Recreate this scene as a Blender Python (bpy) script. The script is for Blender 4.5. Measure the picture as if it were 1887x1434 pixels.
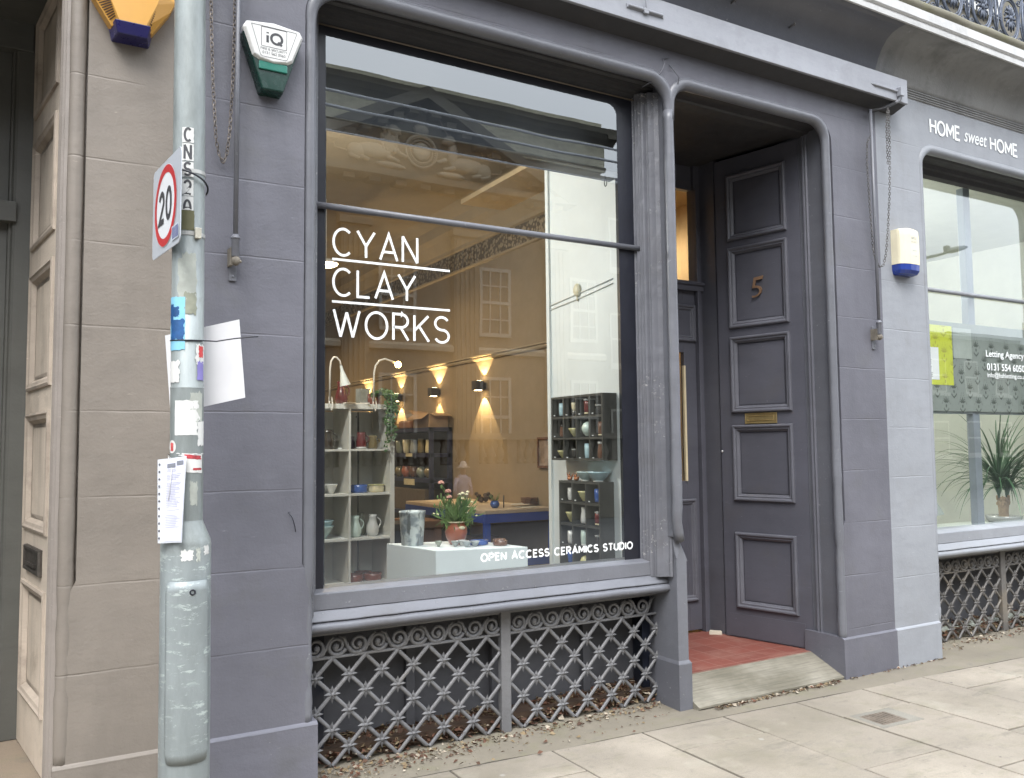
import bpy, bmesh, math, random
from mathutils import Vector, Matrix, noise
from math import sin, cos, pi, radians as R

for o in list(bpy.data.objects):
    bpy.data.objects.remove(o)
S = bpy.context.scene
COL = S.collection

# ---------------------------------------------------------------- camera
# street level: x runs along the shop fronts, y into the buildings, z up; shop wall face is y = 0
YAW, PITCH, ROLL = R(30.1312), R(3.8837), R(-0.5934)
fw = Vector((sin(YAW) * cos(PITCH), cos(YAW) * cos(PITCH), sin(PITCH)))
r0 = Vector((cos(YAW), -sin(YAW), 0)); u0 = r0.cross(fw)
rr = r0 * cos(ROLL) + u0 * sin(ROLL); uu = -r0 * sin(ROLL) + u0 * cos(ROLL)
cd = bpy.data.cameras.new("camera"); cam = bpy.data.objects.new("camera", cd); COL.objects.link(cam)
cam.matrix_world = Matrix(((rr.x, uu.x, -fw.x, 0), (rr.y, uu.y, -fw.y, -3.72), (rr.z, uu.z, -fw.z, 1.5), (0, 0, 0, 1)))
cd.lens = 29.903; cd.sensor_width = 36; cd.sensor_fit = 'HORIZONTAL'
cd.clip_start = 0.05; cd.clip_end = 2000
S.camera = cam

# ---------------------------------------------------------------- sky, sun, exposure
W = bpy.data.worlds.new("World"); S.world = W; W.use_nodes = True
nt = W.node_tree; nt.nodes.clear()
out = nt.nodes.new("ShaderNodeOutputWorld"); bg = nt.nodes.new("ShaderNodeBackground")
sky = nt.nodes.new("ShaderNodeTexSky"); sky.sky_type = 'NISHITA'; sky.sun_disc = False
sky.sun_elevation = R(52); sky.sun_rotation = R(205); sky.air_density = 1.5; sky.dust_density = 5; sky.ozone_density = 1
hs = nt.nodes.new("ShaderNodeHueSaturation"); hs.inputs['Saturation'].default_value = 0.28
mixc = nt.nodes.new("ShaderNodeMix"); mixc.data_type = 'RGBA'; mixc.inputs[0].default_value = 0.72
tcw = nt.nodes.new("ShaderNodeTexCoord"); nzw = nt.nodes.new("ShaderNodeTexNoise"); nzw.inputs['Scale'].default_value = 2.2; nzw.inputs['Detail'].default_value = 5
rmp = nt.nodes.new("ShaderNodeValToRGB"); rmp.color_ramp.elements[0].position = .3; rmp.color_ramp.elements[1].position = .75
rmp.color_ramp.elements[0].color = (8.0, 8.7, 9.8, 1); rmp.color_ramp.elements[1].color = (10.4, 11.0, 11.9, 1)
nt.links.new(tcw.outputs['Generated'], nzw.inputs['Vector']); nt.links.new(nzw.outputs['Fac'], rmp.inputs[0])
nt.links.new(sky.outputs[0], hs.inputs['Color']); nt.links.new(hs.outputs[0], mixc.inputs[6]); nt.links.new(rmp.outputs[0], mixc.inputs[7])
# overcast sky: the zenith is about three times as bright as the horizon
spz = nt.nodes.new("ShaderNodeSeparateXYZ"); nt.links.new(tcw.outputs['Generated'], spz.inputs[0])
mr = nt.nodes.new("ShaderNodeMapRange"); mr.inputs['From Min'].default_value = 0; mr.inputs['From Max'].default_value = 1; mr.inputs['To Min'].default_value = .52; mr.inputs['To Max'].default_value = 1.45; nt.links.new(spz.outputs[2], mr.inputs['Value'])
vm = nt.nodes.new("ShaderNodeVectorMath"); vm.operation = 'SCALE'; nt.links.new(mixc.outputs[2], vm.inputs[0]); nt.links.new(mr.outputs[0], vm.inputs['Scale'])
nt.links.new(vm.outputs[0], bg.inputs['Color']); bg.inputs['Strength'].default_value = 0.15
nt.links.new(bg.outputs[0], out.inputs['Surface'])
sd = bpy.data.lights.new("sun", 'SUN'); sd.energy = 0.9; sd.angle = R(25); sd.color = (1, .97, .93)
sun = bpy.data.objects.new("sun", sd); COL.objects.link(sun)
sdir = Vector((-.42, -.62, .95)).normalized()
sun.rotation_euler = sdir.to_track_quat('Z', 'Y').to_euler()
S.view_settings.view_transform = 'Standard'; S.view_settings.look = 'None'; S.view_settings.gamma = 1
S.view_settings.exposure = 1.35
S.render.engine = 'CYCLES'
cy = S.cycles
cy.use_denoising = True
try: cy.denoiser = 'OPENIMAGEDENOISE'
except Exception: pass
cy.max_bounces = 8; cy.diffuse_bounces = 4; cy.glossy_bounces = 4; cy.transparent_max_bounces = 12
cy.sample_clamp_indirect = 6; cy.caustics_reflective = False; cy.caustics_refractive = False

# ---------------------------------------------------------------- mesh helpers
def link(o):
    COL.objects.link(o); return o

def props(o, label=None, cat=None, group=None, kind=None):
    if label: o['label'] = label
    if cat: o['category'] = cat
    if group: o['group'] = group
    if kind: o['kind'] = kind
    return o

WLOC = {}
def thing(name, loc, label, cat, group=None):
    o = bpy.data.objects.new(name, None); o.location = loc; o.empty_display_size = .05; link(o)
    WLOC[o.name] = Vector(loc)
    return props(o, label, cat, group)

class MB:
    def __init__(s): s.v = []; s.f = []; s.s = []; s.m = []
    def add(s, vs, fs, smooth=False, mi=0):
        n = len(s.v); s.v += [tuple(p) for p in vs]
        for f in fs: s.f.append([i + n for i in f]); s.s.append(smooth); s.m.append(mi)
        return s
    def box(s, x0, x1, y0, y1, z0, z1, mi=0, M=None):
        vs = [(x, y, z) for x in (x0, x1) for y in (y0, y1) for z in (z0, z1)]
        if M is not None: vs = [M @ Vector(p) for p in vs]
        return s.add(vs, [(0, 1, 3, 2), (4, 6, 7, 5), (0, 4, 5, 1), (2, 3, 7, 6), (0, 2, 6, 4), (1, 5, 7, 3)], mi=mi)
    def poly(s, pts, off, mi=0):
        """extrude a planar outline by the vector off"""
        n = len(pts); off = Vector(off); a = [Vector(p) for p in pts]; b = [p + off for p in a]
        nrm = Vector((0, 0, 0))
        for i in range(n):
            p, q = a[i], a[(i + 1) % n]; nrm += p.cross(q)
        if nrm.dot(off) > 0: a, b = b, a
        fs = [list(range(n)), list(range(2 * n - 1, n - 1, -1))] + [(i, n + i, n + (i + 1) % n, (i + 1) % n) for i in range(n)]
        # first face must look away from off
        return s.add(a + b, fs, mi=mi)
    def prof_x(s, pr, x0, x1, smooth=False, mi=0):
        """profile of (y, z) points, open, swept along x"""
        n = len(pr); vs = [(x0, y, z) for y, z in pr] + [(x1, y, z) for y, z in pr]
        return s.add(vs, [(i, i + 1, n + i + 1, n + i) for i in range(n - 1)], smooth, mi)
    def prof_z(s, pr, z0, z1, smooth=False, mi=0):
        n = len(pr); vs = [(x, y, z0) for x, y in pr] + [(x, y, z1) for x, y in pr]
        return s.add(vs, [(i, i + 1, n + i + 1, n + i) for i in range(n - 1)], smooth, mi)
    def tube(s, pts, r, seg=8, closed=False, caps=True, mi=0, flat=None):
        pts = [Vector(p) for p in pts]; n = len(pts); vs = []; up = None
        for i, p in enumerate(pts):
            a = pts[(i - 1) % n] if (closed or i > 0) else p
            b = pts[(i + 1) % n] if (closed or i < n - 1) else p
            t = (b - a).normalized()
            if up is None:
                up = Vector((0, 0, 1)) if abs(t.z) < .9 else Vector((0, 1, 0))
            e1 = (up - t * up.dot(t)).normalized(); up = e1; e2 = t.cross(e1)
            ra = r[i] if isinstance(r, (list, tuple)) else r
            for k in range(seg):
                w = 2 * pi * k / seg
                q = e1 * cos(w) * ra + e2 * sin(w) * ra
                if flat: q = Vector((q.x * flat[0], q.y * flat[1], q.z * flat[2]))
                vs.append(p + q)
        fs = []
        for i in range(n if closed else n - 1):
            j = (i + 1) % n
            for k in range(seg): fs.append((i * seg + k, i * seg + (k + 1) % seg, j * seg + (k + 1) % seg, j * seg + k))
        if caps and not closed: fs += [list(range(seg))[::-1], [(n - 1) * seg + k for k in range(seg)]]
        return s.add(vs, fs, True, mi)
    def lathe(s, prof, c=(0, 0, 0), seg=20, mi=0, M=None, sx=1, sy=1):
        n = len(prof); vs = []
        for r, z in prof:
            for k in range(seg):
                w = 2 * pi * k / seg; p = Vector((r * cos(w) * sx, r * sin(w) * sy, z))
                if M is not None: p = M @ p
                vs.append(p + Vector(c))
        fs = [(i * seg + k, i * seg + (k + 1) % seg, (i + 1) * seg + (k + 1) % seg, (i + 1) * seg + k) for i in range(n - 1) for k in range(seg)]
        if prof[0][0] > 1e-4: fs.append(list(range(seg))[::-1])
        if prof[-1][0] > 1e-4 and prof[-1][1] >= prof[-2][1]: fs.append([(n - 1) * seg + k for k in range(seg)])
        return s.add(vs, fs, True, mi)
    def ell(s, c, r, seg=12, rings=8, mi=0, M=None):
        pr = [(max(sin(pi * i / rings), 1e-5), -cos(pi * i / rings)) for i in range(rings + 1)]
        vs = []
        for a, z in pr:
            for k in range(seg):
                w = 2 * pi * k / seg; p = Vector((a * cos(w) * r[0], a * sin(w) * r[1], z * r[2]))
                if M is not None: p = M @ p
                vs.append(p + Vector(c))
        fs = [(i * seg + k, i * seg + (k + 1) % seg, (i + 1) * seg + (k + 1) % seg, (i + 1) * seg + k) for i in range(rings) for k in range(seg)]
        return s.add(vs, fs, True, mi)
    def build(s, name, mat, parent=None, bevel=0, org=None, merge=False):
        off = WLOC[parent.name] if parent is not None and parent.name in WLOC else Vector((0, 0, 0))
        if org is not None: off = Vector(org)
        me = bpy.data.meshes.new(name)
        me.from_pydata([tuple(Vector(p) - off) for p in s.v], [], s.f)
        me.polygons.foreach_set('use_smooth', s.s); me.polygons.foreach_set('material_index', s.m)
        for m in (mat if isinstance(mat, (list, tuple)) else [mat]): me.materials.append(m)
        if merge:
            b = bmesh.new(); b.from_mesh(me); bmesh.ops.remove_doubles(b, verts=b.verts, dist=1e-5); b.to_mesh(me); b.free()
        me.update(); o = bpy.data.objects.new(name, me); link(o)
        if parent is not None:
            o.parent = parent; WLOC[o.name] = off
        else:
            o.location = off; WLOC[o.name] = off
        if bevel:
            md = o.modifiers.new("bevel", 'BEVEL'); md.width = bevel; md.segments = 2; md.limit_method = 'ANGLE'; md.angle_limit = R(40)
        return o

def rotz(a, c=(0, 0, 0)):
    c = Vector(c); return Matrix.Translation(c) @ Matrix.Rotation(a, 4, 'Z') @ Matrix.Translation(-c)

def arc(cx, cz, r, a0, a1, n=8, rz=None):
    rz = rz or r
    return [(cx + r * cos(R(a0 + (a1 - a0) * i / n)), cz + rz * sin(R(a0 + (a1 - a0) * i / n))) for i in range(n + 1)]

# ---------------------------------------------------------------- materials
def newmat(name):
    m = bpy.data.materials.new(name); m.use_nodes = True; t = m.node_tree; t.nodes.clear()
    o = t.nodes.new("ShaderNodeOutputMaterial"); b = t.nodes.new("ShaderNodeBsdfPrincipled"); t.links.new(b.outputs[0], o.inputs[0])
    return m, t, b, o
def N(t, kind, **kw):
    n = t.nodes.new(kind)
    for k, v in kw.items():
        if k.startswith('i_'): n.inputs[k[2:].replace('_', ' ')].default_value = v
        else: setattr(n, k, v)
    return n
def rgb(c): return (c[0], c[1], c[2], 1)
def mixrgb(t, fac, a, b):
    n = t.nodes.new("ShaderNodeMix"); n.data_type = 'RGBA'
    for sock, v in ((n.inputs[0], fac), (n.inputs[6], a), (n.inputs[7], b)):
        if hasattr(v, 'is_output') or hasattr(v, 'links'): t.links.new(v, sock)
        elif isinstance(v, (int, float)): sock.default_value = v
        else: sock.default_value = rgb(v)
    return n.outputs[2]
def math_(t, op, a, b=None, clamp=False):
    n = t.nodes.new("ShaderNodeMath"); n.operation = op; n.use_clamp = clamp
    for i, v in enumerate((a, b)):
        if v is None: continue
        if isinstance(v, (int, float)): n.inputs[i].default_value = v
        else: t.links.new(v, n.inputs[i])
    return n.outputs[0]
def noise_(t, vec, scale, detail=4, rough=.55, stretch=None):
    if stretch:
        mp = t.nodes.new("ShaderNodeMapping"); mp.inputs['Scale'].default_value = stretch; t.links.new(vec, mp.inputs[0]); vec = mp.outputs[0]
    n = t.nodes.new("ShaderNodeTexNoise"); n.inputs['Scale'].default_value = scale; n.inputs['Detail'].default_value = detail
    n.inputs['Roughness'].default_value = rough; t.links.new(vec, n.inputs['Vector']); return n.outputs['Fac']
def ramp_(t, fac, a, b, lo=0., hi=1.):
    n = t.nodes.new("ShaderNodeMapRange"); n.inputs['From Min'].default_value = a; n.inputs['From Max'].default_value = b
    n.inputs['To Min'].default_value = lo; n.inputs['To Max'].default_value = hi; n.clamp = True
    t.links.new(fac, n.inputs['Value']); return n.outputs[0]

def paint(name, col, rough=.5, var=.12, lump=.5, grain=.35, streak=.12, dirt=(.09, .08, .065), dirt_amt=.25, chips=None, chip_amt=.0,
          joints=None, spec=.5, boost=1.0, shift=0.0):
    """old brush paint: broad tone drift, vertical streaks, grime patches, chips; joints=(z0, pitch) puts masonry courses in"""
    m, t, b, o = newmat(name)
    geo = N(t, "ShaderNodeNewGeometry"); P = geo.outputs['Position']
    big = noise_(t, P, 1.3, 5, .6); mid = noise_(t, P, 9, 5, .6); fine = noise_(t, P, 85, 3, .6)
    st = noise_(t, P, 2.6, 5, .6, stretch=(2.2, 2.2, .5)); hz = noise_(t, P, 4.0, 7, .75, stretch=(.8, .8, 2.6)); scr = noise_(t, P, 24, 5, .8, stretch=(.35, .35, 2.2))
    d = noise_(t, P, 3.1, 7, .68)
    dark = tuple(c * (1 - var * 1.6) for c in col); lite = tuple(min(1, c * (1 + var)) for c in col)
    c0 = mixrgb(t, ramp_(t, big, .3, .7), dark, lite)
    c1 = mixrgb(t, math_(t, 'MULTIPLY', ramp_(t, st, .5, .72), streak * 2.2), c0, tuple(c * .62 for c in col))
    c1 = mixrgb(t, ramp_(t, hz, .50, .68, 0, .42), c1, tuple(c * .72 for c in col)); c1 = mixrgb(t, ramp_(t, hz, .30, .44, .34, 0), c1, tuple(min(1, c * 1.22) for c in col))
    c1 = mixrgb(t, math_(t, 'MULTIPLY', ramp_(t, scr, .64, .70), ramp_(t, mid, .42, .58, 0, .7)), c1, tuple(min(1, c * 1.7 + .02) for c in col))
    c2 = mixrgb(t, math_(t, 'MULTIPLY', ramp_(t, d, .54, .72), dirt_amt), c1, dirt)
    c2 = mixrgb(t, math_(t, 'MULTIPLY', ramp_(t, mid, .35, .75), var), c2, lite)
    h = math_(t, 'ADD', math_(t, 'MULTIPLY', mid, lump), math_(t, 'MULTIPLY', fine, grain * .25))
    h = math_(t, 'ADD', h, math_(t, 'MULTIPLY', big, lump * 1.5))
    if joints:
        sp = N(t, "ShaderNodeSeparateXYZ"); t.links.new(P, sp.inputs[0])
        z = math_(t, 'ADD', sp.outputs[2], math_(t, 'MULTIPLY', math_(t, 'SUBTRACT', noise_(t, P, 5, 3), .5), .012))
        fr = math_(t, 'FRACT', math_(t, 'DIVIDE', math_(t, 'SUBTRACT', z, joints[0] - 40 * joints[1]), joints[1]))
        dist = math_(t, 'MULTIPLY', math_(t, 'SUBTRACT', .5, math_(t, 'ABSOLUTE', math_(t, 'SUBTRACT', fr, .5))), joints[1])
        vis = ramp_(t, noise_(t, P, 3.1, 4), .38, .60, .10, 1)
        g = math_(t, 'MULTIPLY', ramp_(t, dist, .0, .0055, 1, 0), vis)
        g2 = math_(t, 'MULTIPLY', ramp_(t, dist, .0, .003, 1, 0), vis)
        h = math_(t, 'SUBTRACT', h, math_(t, 'MULTIPLY', g, .32))
        lipz = math_(t, 'MULTIPLY', ramp_(t, math_(t, 'ABSOLUTE', math_(t, 'SUBTRACT', fr, .0155)), .0, .011, 1, 0), vis)
        c2 = mixrgb(t, math_(t, 'MULTIPLY', g2, .20), c2, tuple(c * .5 for c in col))
        c2 = mixrgb(t, math_(t, 'MULTIPLY', lipz, .20), c2, tuple(min(1, c * 1.5) for c in col))
    if chips is not None:
        k = ramp_(t, noise_(t, P, 38, 6, .75), .69 - chip_amt * .1, .73 - chip_amt * .1)
        k = math_(t, 'MULTIPLY', k, ramp_(t, noise_(t, P, 3.7, 3), .5, .6))
        c2 = mixrgb(t, k, c2, chips); h = math_(t, 'SUBTRACT', h, math_(t, 'MULTIPLY', k, .35))
    t.links.new(c2, b.inputs['Base Color'])
    t.links.new(ramp_(t, mid, .2, .8, rough - .1, rough + .12), b.inputs['Roughness'])
    b.inputs['Specular IOR Level'].default_value = spec
    bp = N(t, "ShaderNodeBump", i_Strength=.55 * boost, i_Distance=.012); t.links.new(h, bp.inputs['Height']); t.links.new(bp.outputs[0], b.inputs['Normal'])
    return m

def plain(name, col, rough=.5, metal=0, var=.1, bump=.15, scale=30, spec=.5, coat=0, emit=None, es=1, trans=0):
    m, t, b, o = newmat(name)
    tc = N(t, "ShaderNodeTexCoord"); P = tc.outputs['Object']
    n = noise_(t, P, scale, 5, .6); n2 = noise_(t, P, scale * .18, 4, .6)
    c = mixrgb(t, ramp_(t, n2, .3, .7), tuple(x * (1 - var) for x in col), tuple(min(1, x * (1 + var)) for x in col))
    c = mixrgb(t, math_(t, 'MULTIPLY', ramp_(t, n, .4, .7), var), c, tuple(x * .6 for x in col))
    t.links.new(c, b.inputs['Base Color']); b.inputs['Metallic'].default_value = metal
    t.links.new(ramp_(t, n, .3, .7, max(.02, rough - .06), min(1, rough + .08)), b.inputs['Roughness'])
    b.inputs['Specular IOR Level'].default_value = spec; b.inputs['Coat Weight'].default_value = coat
    if emit: b.inputs['Emission Color'].default_value = rgb(emit); b.inputs['Emission Strength'].default_value = es
    if bump:
        bp = N(t, "ShaderNodeBump", i_Strength=bump, i_Distance=.004); t.links.new(n, bp.inputs['Height']); t.links.new(bp.outputs[0], b.inputs['Normal'])
    return m

def glass(name, tint=(.93, .96, .95), k=1.75, wave=.02):
    """one pane standing for both its faces: clear, with twice the Fresnel mirror of a single face"""
    m = bpy.data.materials.new(name); m.use_nodes = True; t = m.node_tree; t.nodes.clear()
    o = N(t, "ShaderNodeOutputMaterial"); tr = N(t, "ShaderNodeBsdfTransparent"); gl = N(t, "ShaderNodeBsdfGlossy"); mx = N(t, "ShaderNodeMixShader")
    tr.inputs[0].default_value = rgb(tint); gl.inputs['Roughness'].default_value = .0; gl.inputs[0].default_value = (.97, 1, 1, 1)
    fr = N(t, "ShaderNodeFresnel", i_IOR=1.52)
    geo = N(t, "ShaderNodeNewGeometry")
    # the same angle-dependent mirror from both sides of the thin pane
    t.links.new(math_(t, 'ADD', math_(t, 'MULTIPLY', geo.outputs['Backfacing'], 1 / 1.52 - 1.52), 1.52), fr.inputs['IOR'])
    f = math_(t, 'MULTIPLY', fr.outputs[0], k, True); n = noise_(t, geo.outputs['Position'], .9, 2)
    bp = N(t, "ShaderNodeBump", i_Strength=wave, i_Distance=.05); t.links.new(n, bp.inputs['Height']); t.links.new(bp.outputs[0], gl.inputs['Normal'])
    t.links.new(f, mx.inputs[0]); t.links.new(tr.outputs[0], mx.inputs[1]); t.links.new(gl.outputs[0], mx.inputs[2]); t.links.new(mx.outputs[0], o.inputs[0])
    return m

GREY = (.122, .122, .144)
M = {}
M['wall'] = paint("dark_grey_masonry_paint", GREY, .55, .12, .45, .7, .16, dirt=(.10, .10, .095), dirt_amt=.45, chips=(.3, .3, .32), chip_amt=.3, joints=(.310, .3375))
M['wall_plain'] = paint("dark_grey_wood_paint", (.118, .121, .138), .42, .12, .35, .4, .1, chips=(.32, .31, .31), chip_amt=.5)
M['jamb'] = paint("worn_grey_jamb_paint", (.128, .131, .148), .42, .14, .6, .5, .14, chips=(.42, .41, .40), chip_amt=1.1, boost=1.2)
M['soffit'] = paint("shade_darkened_soffit_paint", (.034, .033, .035), .6, .12, .35, .4, .12)  # near-black: shade of recesses and undersides put into the paint colour
M['door'] = paint("dark_grey_door_paint", (.088, .088, .107), .4, .1, .3, .4, .08, chips=(.25, .25, .26), chip_amt=.2)
M['doorm'] = paint("dark_grey_door_moulding_paint", (.115, .116, .136), .36, .12, .3, .4, .08, chips=(.28, .28, .28), chip_amt=.2)
M['sill'] = paint("grey_sill_paint", (.140, .144, .162), .34, .12, .5, .4, .1, chips=(.36, .35, .35), chip_amt=.5)
M['box'] = paint("pale_grey_box_paint", (.285, .295, .325), .5, .06, .1, .3, .1, dirt=(.15, .15, .16), dirt_amt=.4)
M['lite'] = paint("light_grey_masonry_paint", (.262, .275, .298), .55, .07, .4, .5, .12, dirt=(.2, .2, .2), dirt_amt=.4, joints=(.254, .3375))
M['lite_plain'] = paint("light_grey_wood_paint", (.25, .262, .285), .45, .07, .3, .4, .1, dirt=(.18, .18, .18), dirt_amt=.5)
M['cove_lite'] = paint("dirty_light_grey_cove_paint", (.25, .25, .245), .7, .1, .5, .9, .3, dirt=(.12, .12, .115), dirt_amt=.7)
M['corona'] = paint("white_cornice_paint", (.52, .52, .51), .6, .06, .3, .5, .25, dirt=(.25, .25, .24), dirt_amt=.5)
M['brown'] = paint("brown_masonry_paint", (.200, .174, .147), .6, .14, .5, .7, .16, dirt=(.16, .14, .12), dirt_amt=.5, chips=(.40, .37, .33), chip_amt=.2, joints=(.308, .3375))
M['cream'] = paint("weathered_cream_door_paint", (.60, .52, .43), .6, .1, .3, .9, .4, dirt=(.2, .16, .11), dirt_amt=.6, chips=(.2, .17, .14), chip_amt=.4)
M['cream_d'] = paint("grimy_cream_moulding_paint", (.44, .375, .31), .6, .16, .4, .8, .4, dirt=(.13, .1, .08), dirt_amt=.7)
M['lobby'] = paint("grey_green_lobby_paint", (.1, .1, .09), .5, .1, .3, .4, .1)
M['iron'] = paint("grey_painted_iron", (.155, .155, .16), .42, .2, .9, .9, .1, dirt=(.13, .115, .095), dirt_amt=.6, boost=1.1)
M['iron_d'] = paint("dirty_black_iron", (.1, .095, .09), .5, .3, .9, .9, .1, dirt=(.2, .17, .13), dirt_amt=.8)
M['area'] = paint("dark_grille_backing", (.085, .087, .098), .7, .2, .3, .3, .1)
M['brass'] = plain("brass", (.55, .42, .2), .38, .85, .15)
M['bronze'] = plain("worn_bronze", (.33, .2, .12), .5, .6, .2)
M['glass'] = glass("shop_window_glass", k=3.6)
M['glass_b'] = glass("agency_window_glass", k=2.4, tint=(.93, .95, .94))
M['white_vinyl'] = plain("white_vinyl", (.8, .82, .82), .5, 0, .02, 0)
M['black'] = plain("black_frame_paint", (.012, .013, .02), .35, 0, .2, .1)
M['navy'] = plain("dark_navy_panel", (.012, .015, .026), .4, 0, .25, .1, 6)
# ---------------------------------------------------------------- ground
def ground_mat():
    m, t, b, o = newmat("old_tarmac")
    geo = N(t, "ShaderNodeNewGeometry"); P = geo.outputs['Position']
    n = noise_(t, P, 60, 4); n2 = noise_(t, P, .6, 5)
    c = mixrgb(t, ramp_(t, n2, .3, .7), (.05, .05, .05), (.085, .083, .08)); c = mixrgb(t, ramp_(t, n, .45, .7), c, (.12, .12, .12))
    t.links.new(c, b.inputs['Base Color']); b.inputs['Roughness'].default_value = .85
    bp = N(t, "ShaderNodeBump", i_Strength=.4, i_Distance=.01); t.links.new(n, bp.inputs['Height']); t.links.new(bp.outputs[0], b.inputs['Normal'])
    return m
MT_TAR = ground_mat()
def stone_mat(name, base, moss=.3, spot=.5, gum=False):
    m, t, b, o = newmat(name)
    geo = N(t, "ShaderNodeNewGeometry"); P = geo.outputs['Position']
    rnd = geo.outputs['Random Per Island']
    big = noise_(t, P, 1.7, 6, .62); mid = noise_(t, P, 12, 6, .65); fine = noise_(t, P, 240, 3, .7); sm = noise_(t, P, 5, 6, .7, stretch=(1, 1.6, 1))
    c = mixrgb(t, rnd, tuple(x * .86 for x in base), tuple(min(1, x * 1.1) for x in base))
    c = mixrgb(t, ramp_(t, big, .35, .68), c, tuple(x * .74 for x in base))
    c = mixrgb(t, math_(t, 'MULTIPLY', ramp_(t, sm, .52, .72), moss), c, (.17, .165, .095))
    c = mixrgb(t, math_(t, 'MULTIPLY', ramp_(t, mid, .56, .75), .45), c, (.13, .125, .11))
    c = mixrgb(t, math_(t, 'MULTIPLY', ramp_(t, fine, .5, .72), spot), c, (.12, .115, .1))
    v = N(t, "ShaderNodeTexVoronoi", i_Scale=9.0); t.links.new(P, v.inputs['Vector'])
    c = mixrgb(t, math_(t, 'MULTIPLY', ramp_(t, v.outputs['Distance'], .05, .09, 1, 0), ramp_(t, mid, .5, .56)), c, (.07, .065, .06))
    if gum:
        c = mixrgb(t, ramp_(t, noise_(t, P, .9, 6, .7), .50, .66, 0, .55), c, (.18, .16, .12)); c = mixrgb(t, ramp_(t, noise_(t, P, 2.8, 7, .75, stretch=(.6, 2.2, 1)), .55, .68, 0, .55), c, (.13, .12, .095)); c = mixrgb(t, ramp_(t, noise_(t, P, 1.9, 5, .6), .60, .70, 0, .45), c, (.36, .34, .28))
        v2 = N(t, "ShaderNodeTexVoronoi", i_Scale=3.3); t.links.new(P, v2.inputs['Vector']); c = mixrgb(t, ramp_(t, v2.outputs['Distance'], .045, .065, .8, 0), c, (.30, .29, .26)); v3 = N(t, "ShaderNodeTexVoronoi", i_Scale=2.1); t.links.new(P, v3.inputs['Vector']); c = mixrgb(t, ramp_(t, v3.outputs['Distance'], .02, .03, .9, 0), c, (.05, .045, .04))
    t.links.new(c, b.inputs['Base Color']); b.inputs['Roughness'].default_value = .82; b.inputs['Specular IOR Level'].default_value = .3
    h = math_(t, 'ADD', math_(t, 'MULTIPLY', mid, .6), math_(t, 'MULTIPLY', fine, .35))
    bp = N(t, "ShaderNodeBump", i_Strength=.5, i_Distance=.008); t.links.new(h, bp.inputs['Height']); t.links.new(bp.outputs[0], b.inputs['Normal'])
    return m
MT_SLAB = stone_mat("worn_paving_slab", (.305, .268, .218), .4, .6, gum=True)
MT_MORTAR = stone_mat("cement_edge", (.215, .19, .148), .6, .5)
MT_JOINT = plain("dark_joint_earth", (.085, .075, .06), .95, 0, .4, .4, 90)
MT_SAND = stone_mat("opposite_sandstone", (.19, .175, .145), .5, .2)

# one big sheet with the street camber: pavement, carriageway falling to the far side, far pavement
g = MB()
xs = [-600, -60, -20, 0, 20, 40, 80, 600]
ys = [(600, -.03), (0.6, -.03), (-4.1, -.03), (-4.13, -.13), (-9, -.2), (-16, -.72), (-16.2, -.72), (-20, -.7), (-600, -.7)]
vs = [(x, y, z) for y, z in ys for x in xs]; nx = len(xs)
g.add(vs, [(j * nx + i, j * nx + i + 1, (j + 1) * nx + i + 1, (j + 1) * nx + i) for j in range(len(ys) - 1) for i in range(nx - 1)])
props(g.build("ground", MT_TAR), kind='structure')
# near pavement: slabs in rows running back from the wall, joints staggered
def slab_pavement():
    pv = MB(); rnd = random.Random(4)
    known = {0: [-.262, -.92], 1: [-.80], 2: [-.262, -1.05], 3: [-.86], 4: [-.28, -1.14], 5: [-.84], 6: [-.25, -1.1], -1: [-.7], -2: [-.3, -1.0]}
    for k in range(-9, 14):
        x0 = 1.777 + .545 * k; x1 = x0 + .545
        cuts = [.05] + [c for c in known.get(k, [-.28 if k % 2 else -.8])]
        while cuts[-1] > -3.9: cuts.append(cuts[-1] - rnd.choice([.62, .66, .58]))
        for a, b_ in zip(cuts[:-1], cuts[1:]):
            dz = rnd.uniform(-.0022, .0022); gp = .0052
            tl = [rnd.uniform(-.0012, .0012) for _ in range(4)]
            t0 = []
            for (x, y), q in zip(((x0 + gp, b_ + gp), (x1 - gp, b_ + gp), (x1 - gp, a - gp), (x0 + gp, a - gp)), tl):
                t0.append((x, min(y - .052 * x, .04), dz + q))
            lo = [(p[0], p[1], -.02) for p in t0]
            pv.add(t0 + lo, [(0, 1, 2, 3)] + [(i, 4 + i, 4 + (i + 1) % 4, (i + 1) % 4) for i in range(4)])
    return pv
base_e = MB(); base_e.box(-8, 12, -4.05, .6, -.05, -.006)
props(base_e.build("pavement_bed", MT_JOINT), kind='structure')
props(slab_pavement().build("pavement", MT_SLAB, bevel=.0035), kind='structure')
kb = MB()
for i in range(24): kb.box(-9 + i * .92, -9 + i * .92 + .912, -4.25, -4.06, -.13, .002)
props(kb.build("kerb", MT_SLAB, bevel=.012), kind='structure')
# cement strip between slabs and shop front
cm = MB(); nx, ny = 120, 12; vs = []
for j in range(ny + 1):
    for i in range(nx + 1):
        x = -3 + 13 * i / nx; f = j / ny
        ye = -.065 - .052 * (x - 2.33) + .02 * noise.noise(Vector((x * 2.3, 3, 0))); y = ye + (.62 - ye) * f
        z = .004 + .012 * f + .006 * noise.noise(Vector((x * 3, y * 3, 0))) + (.02 * max(0, f - .25) if 1.1 < x < 3.3 else 0)
        if j == 0: z = -.004
        vs.append((x, y, z))
cm.add(vs, [(j * (nx + 1) + i, j * (nx + 1) + i + 1, (j + 1) * (nx + 1) + i + 1, (j + 1) * (nx + 1) + i) for j in range(ny) for i in range(nx)], True)
props(cm.build("cement_margin", MT_MORTAR), kind='structure')

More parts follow.
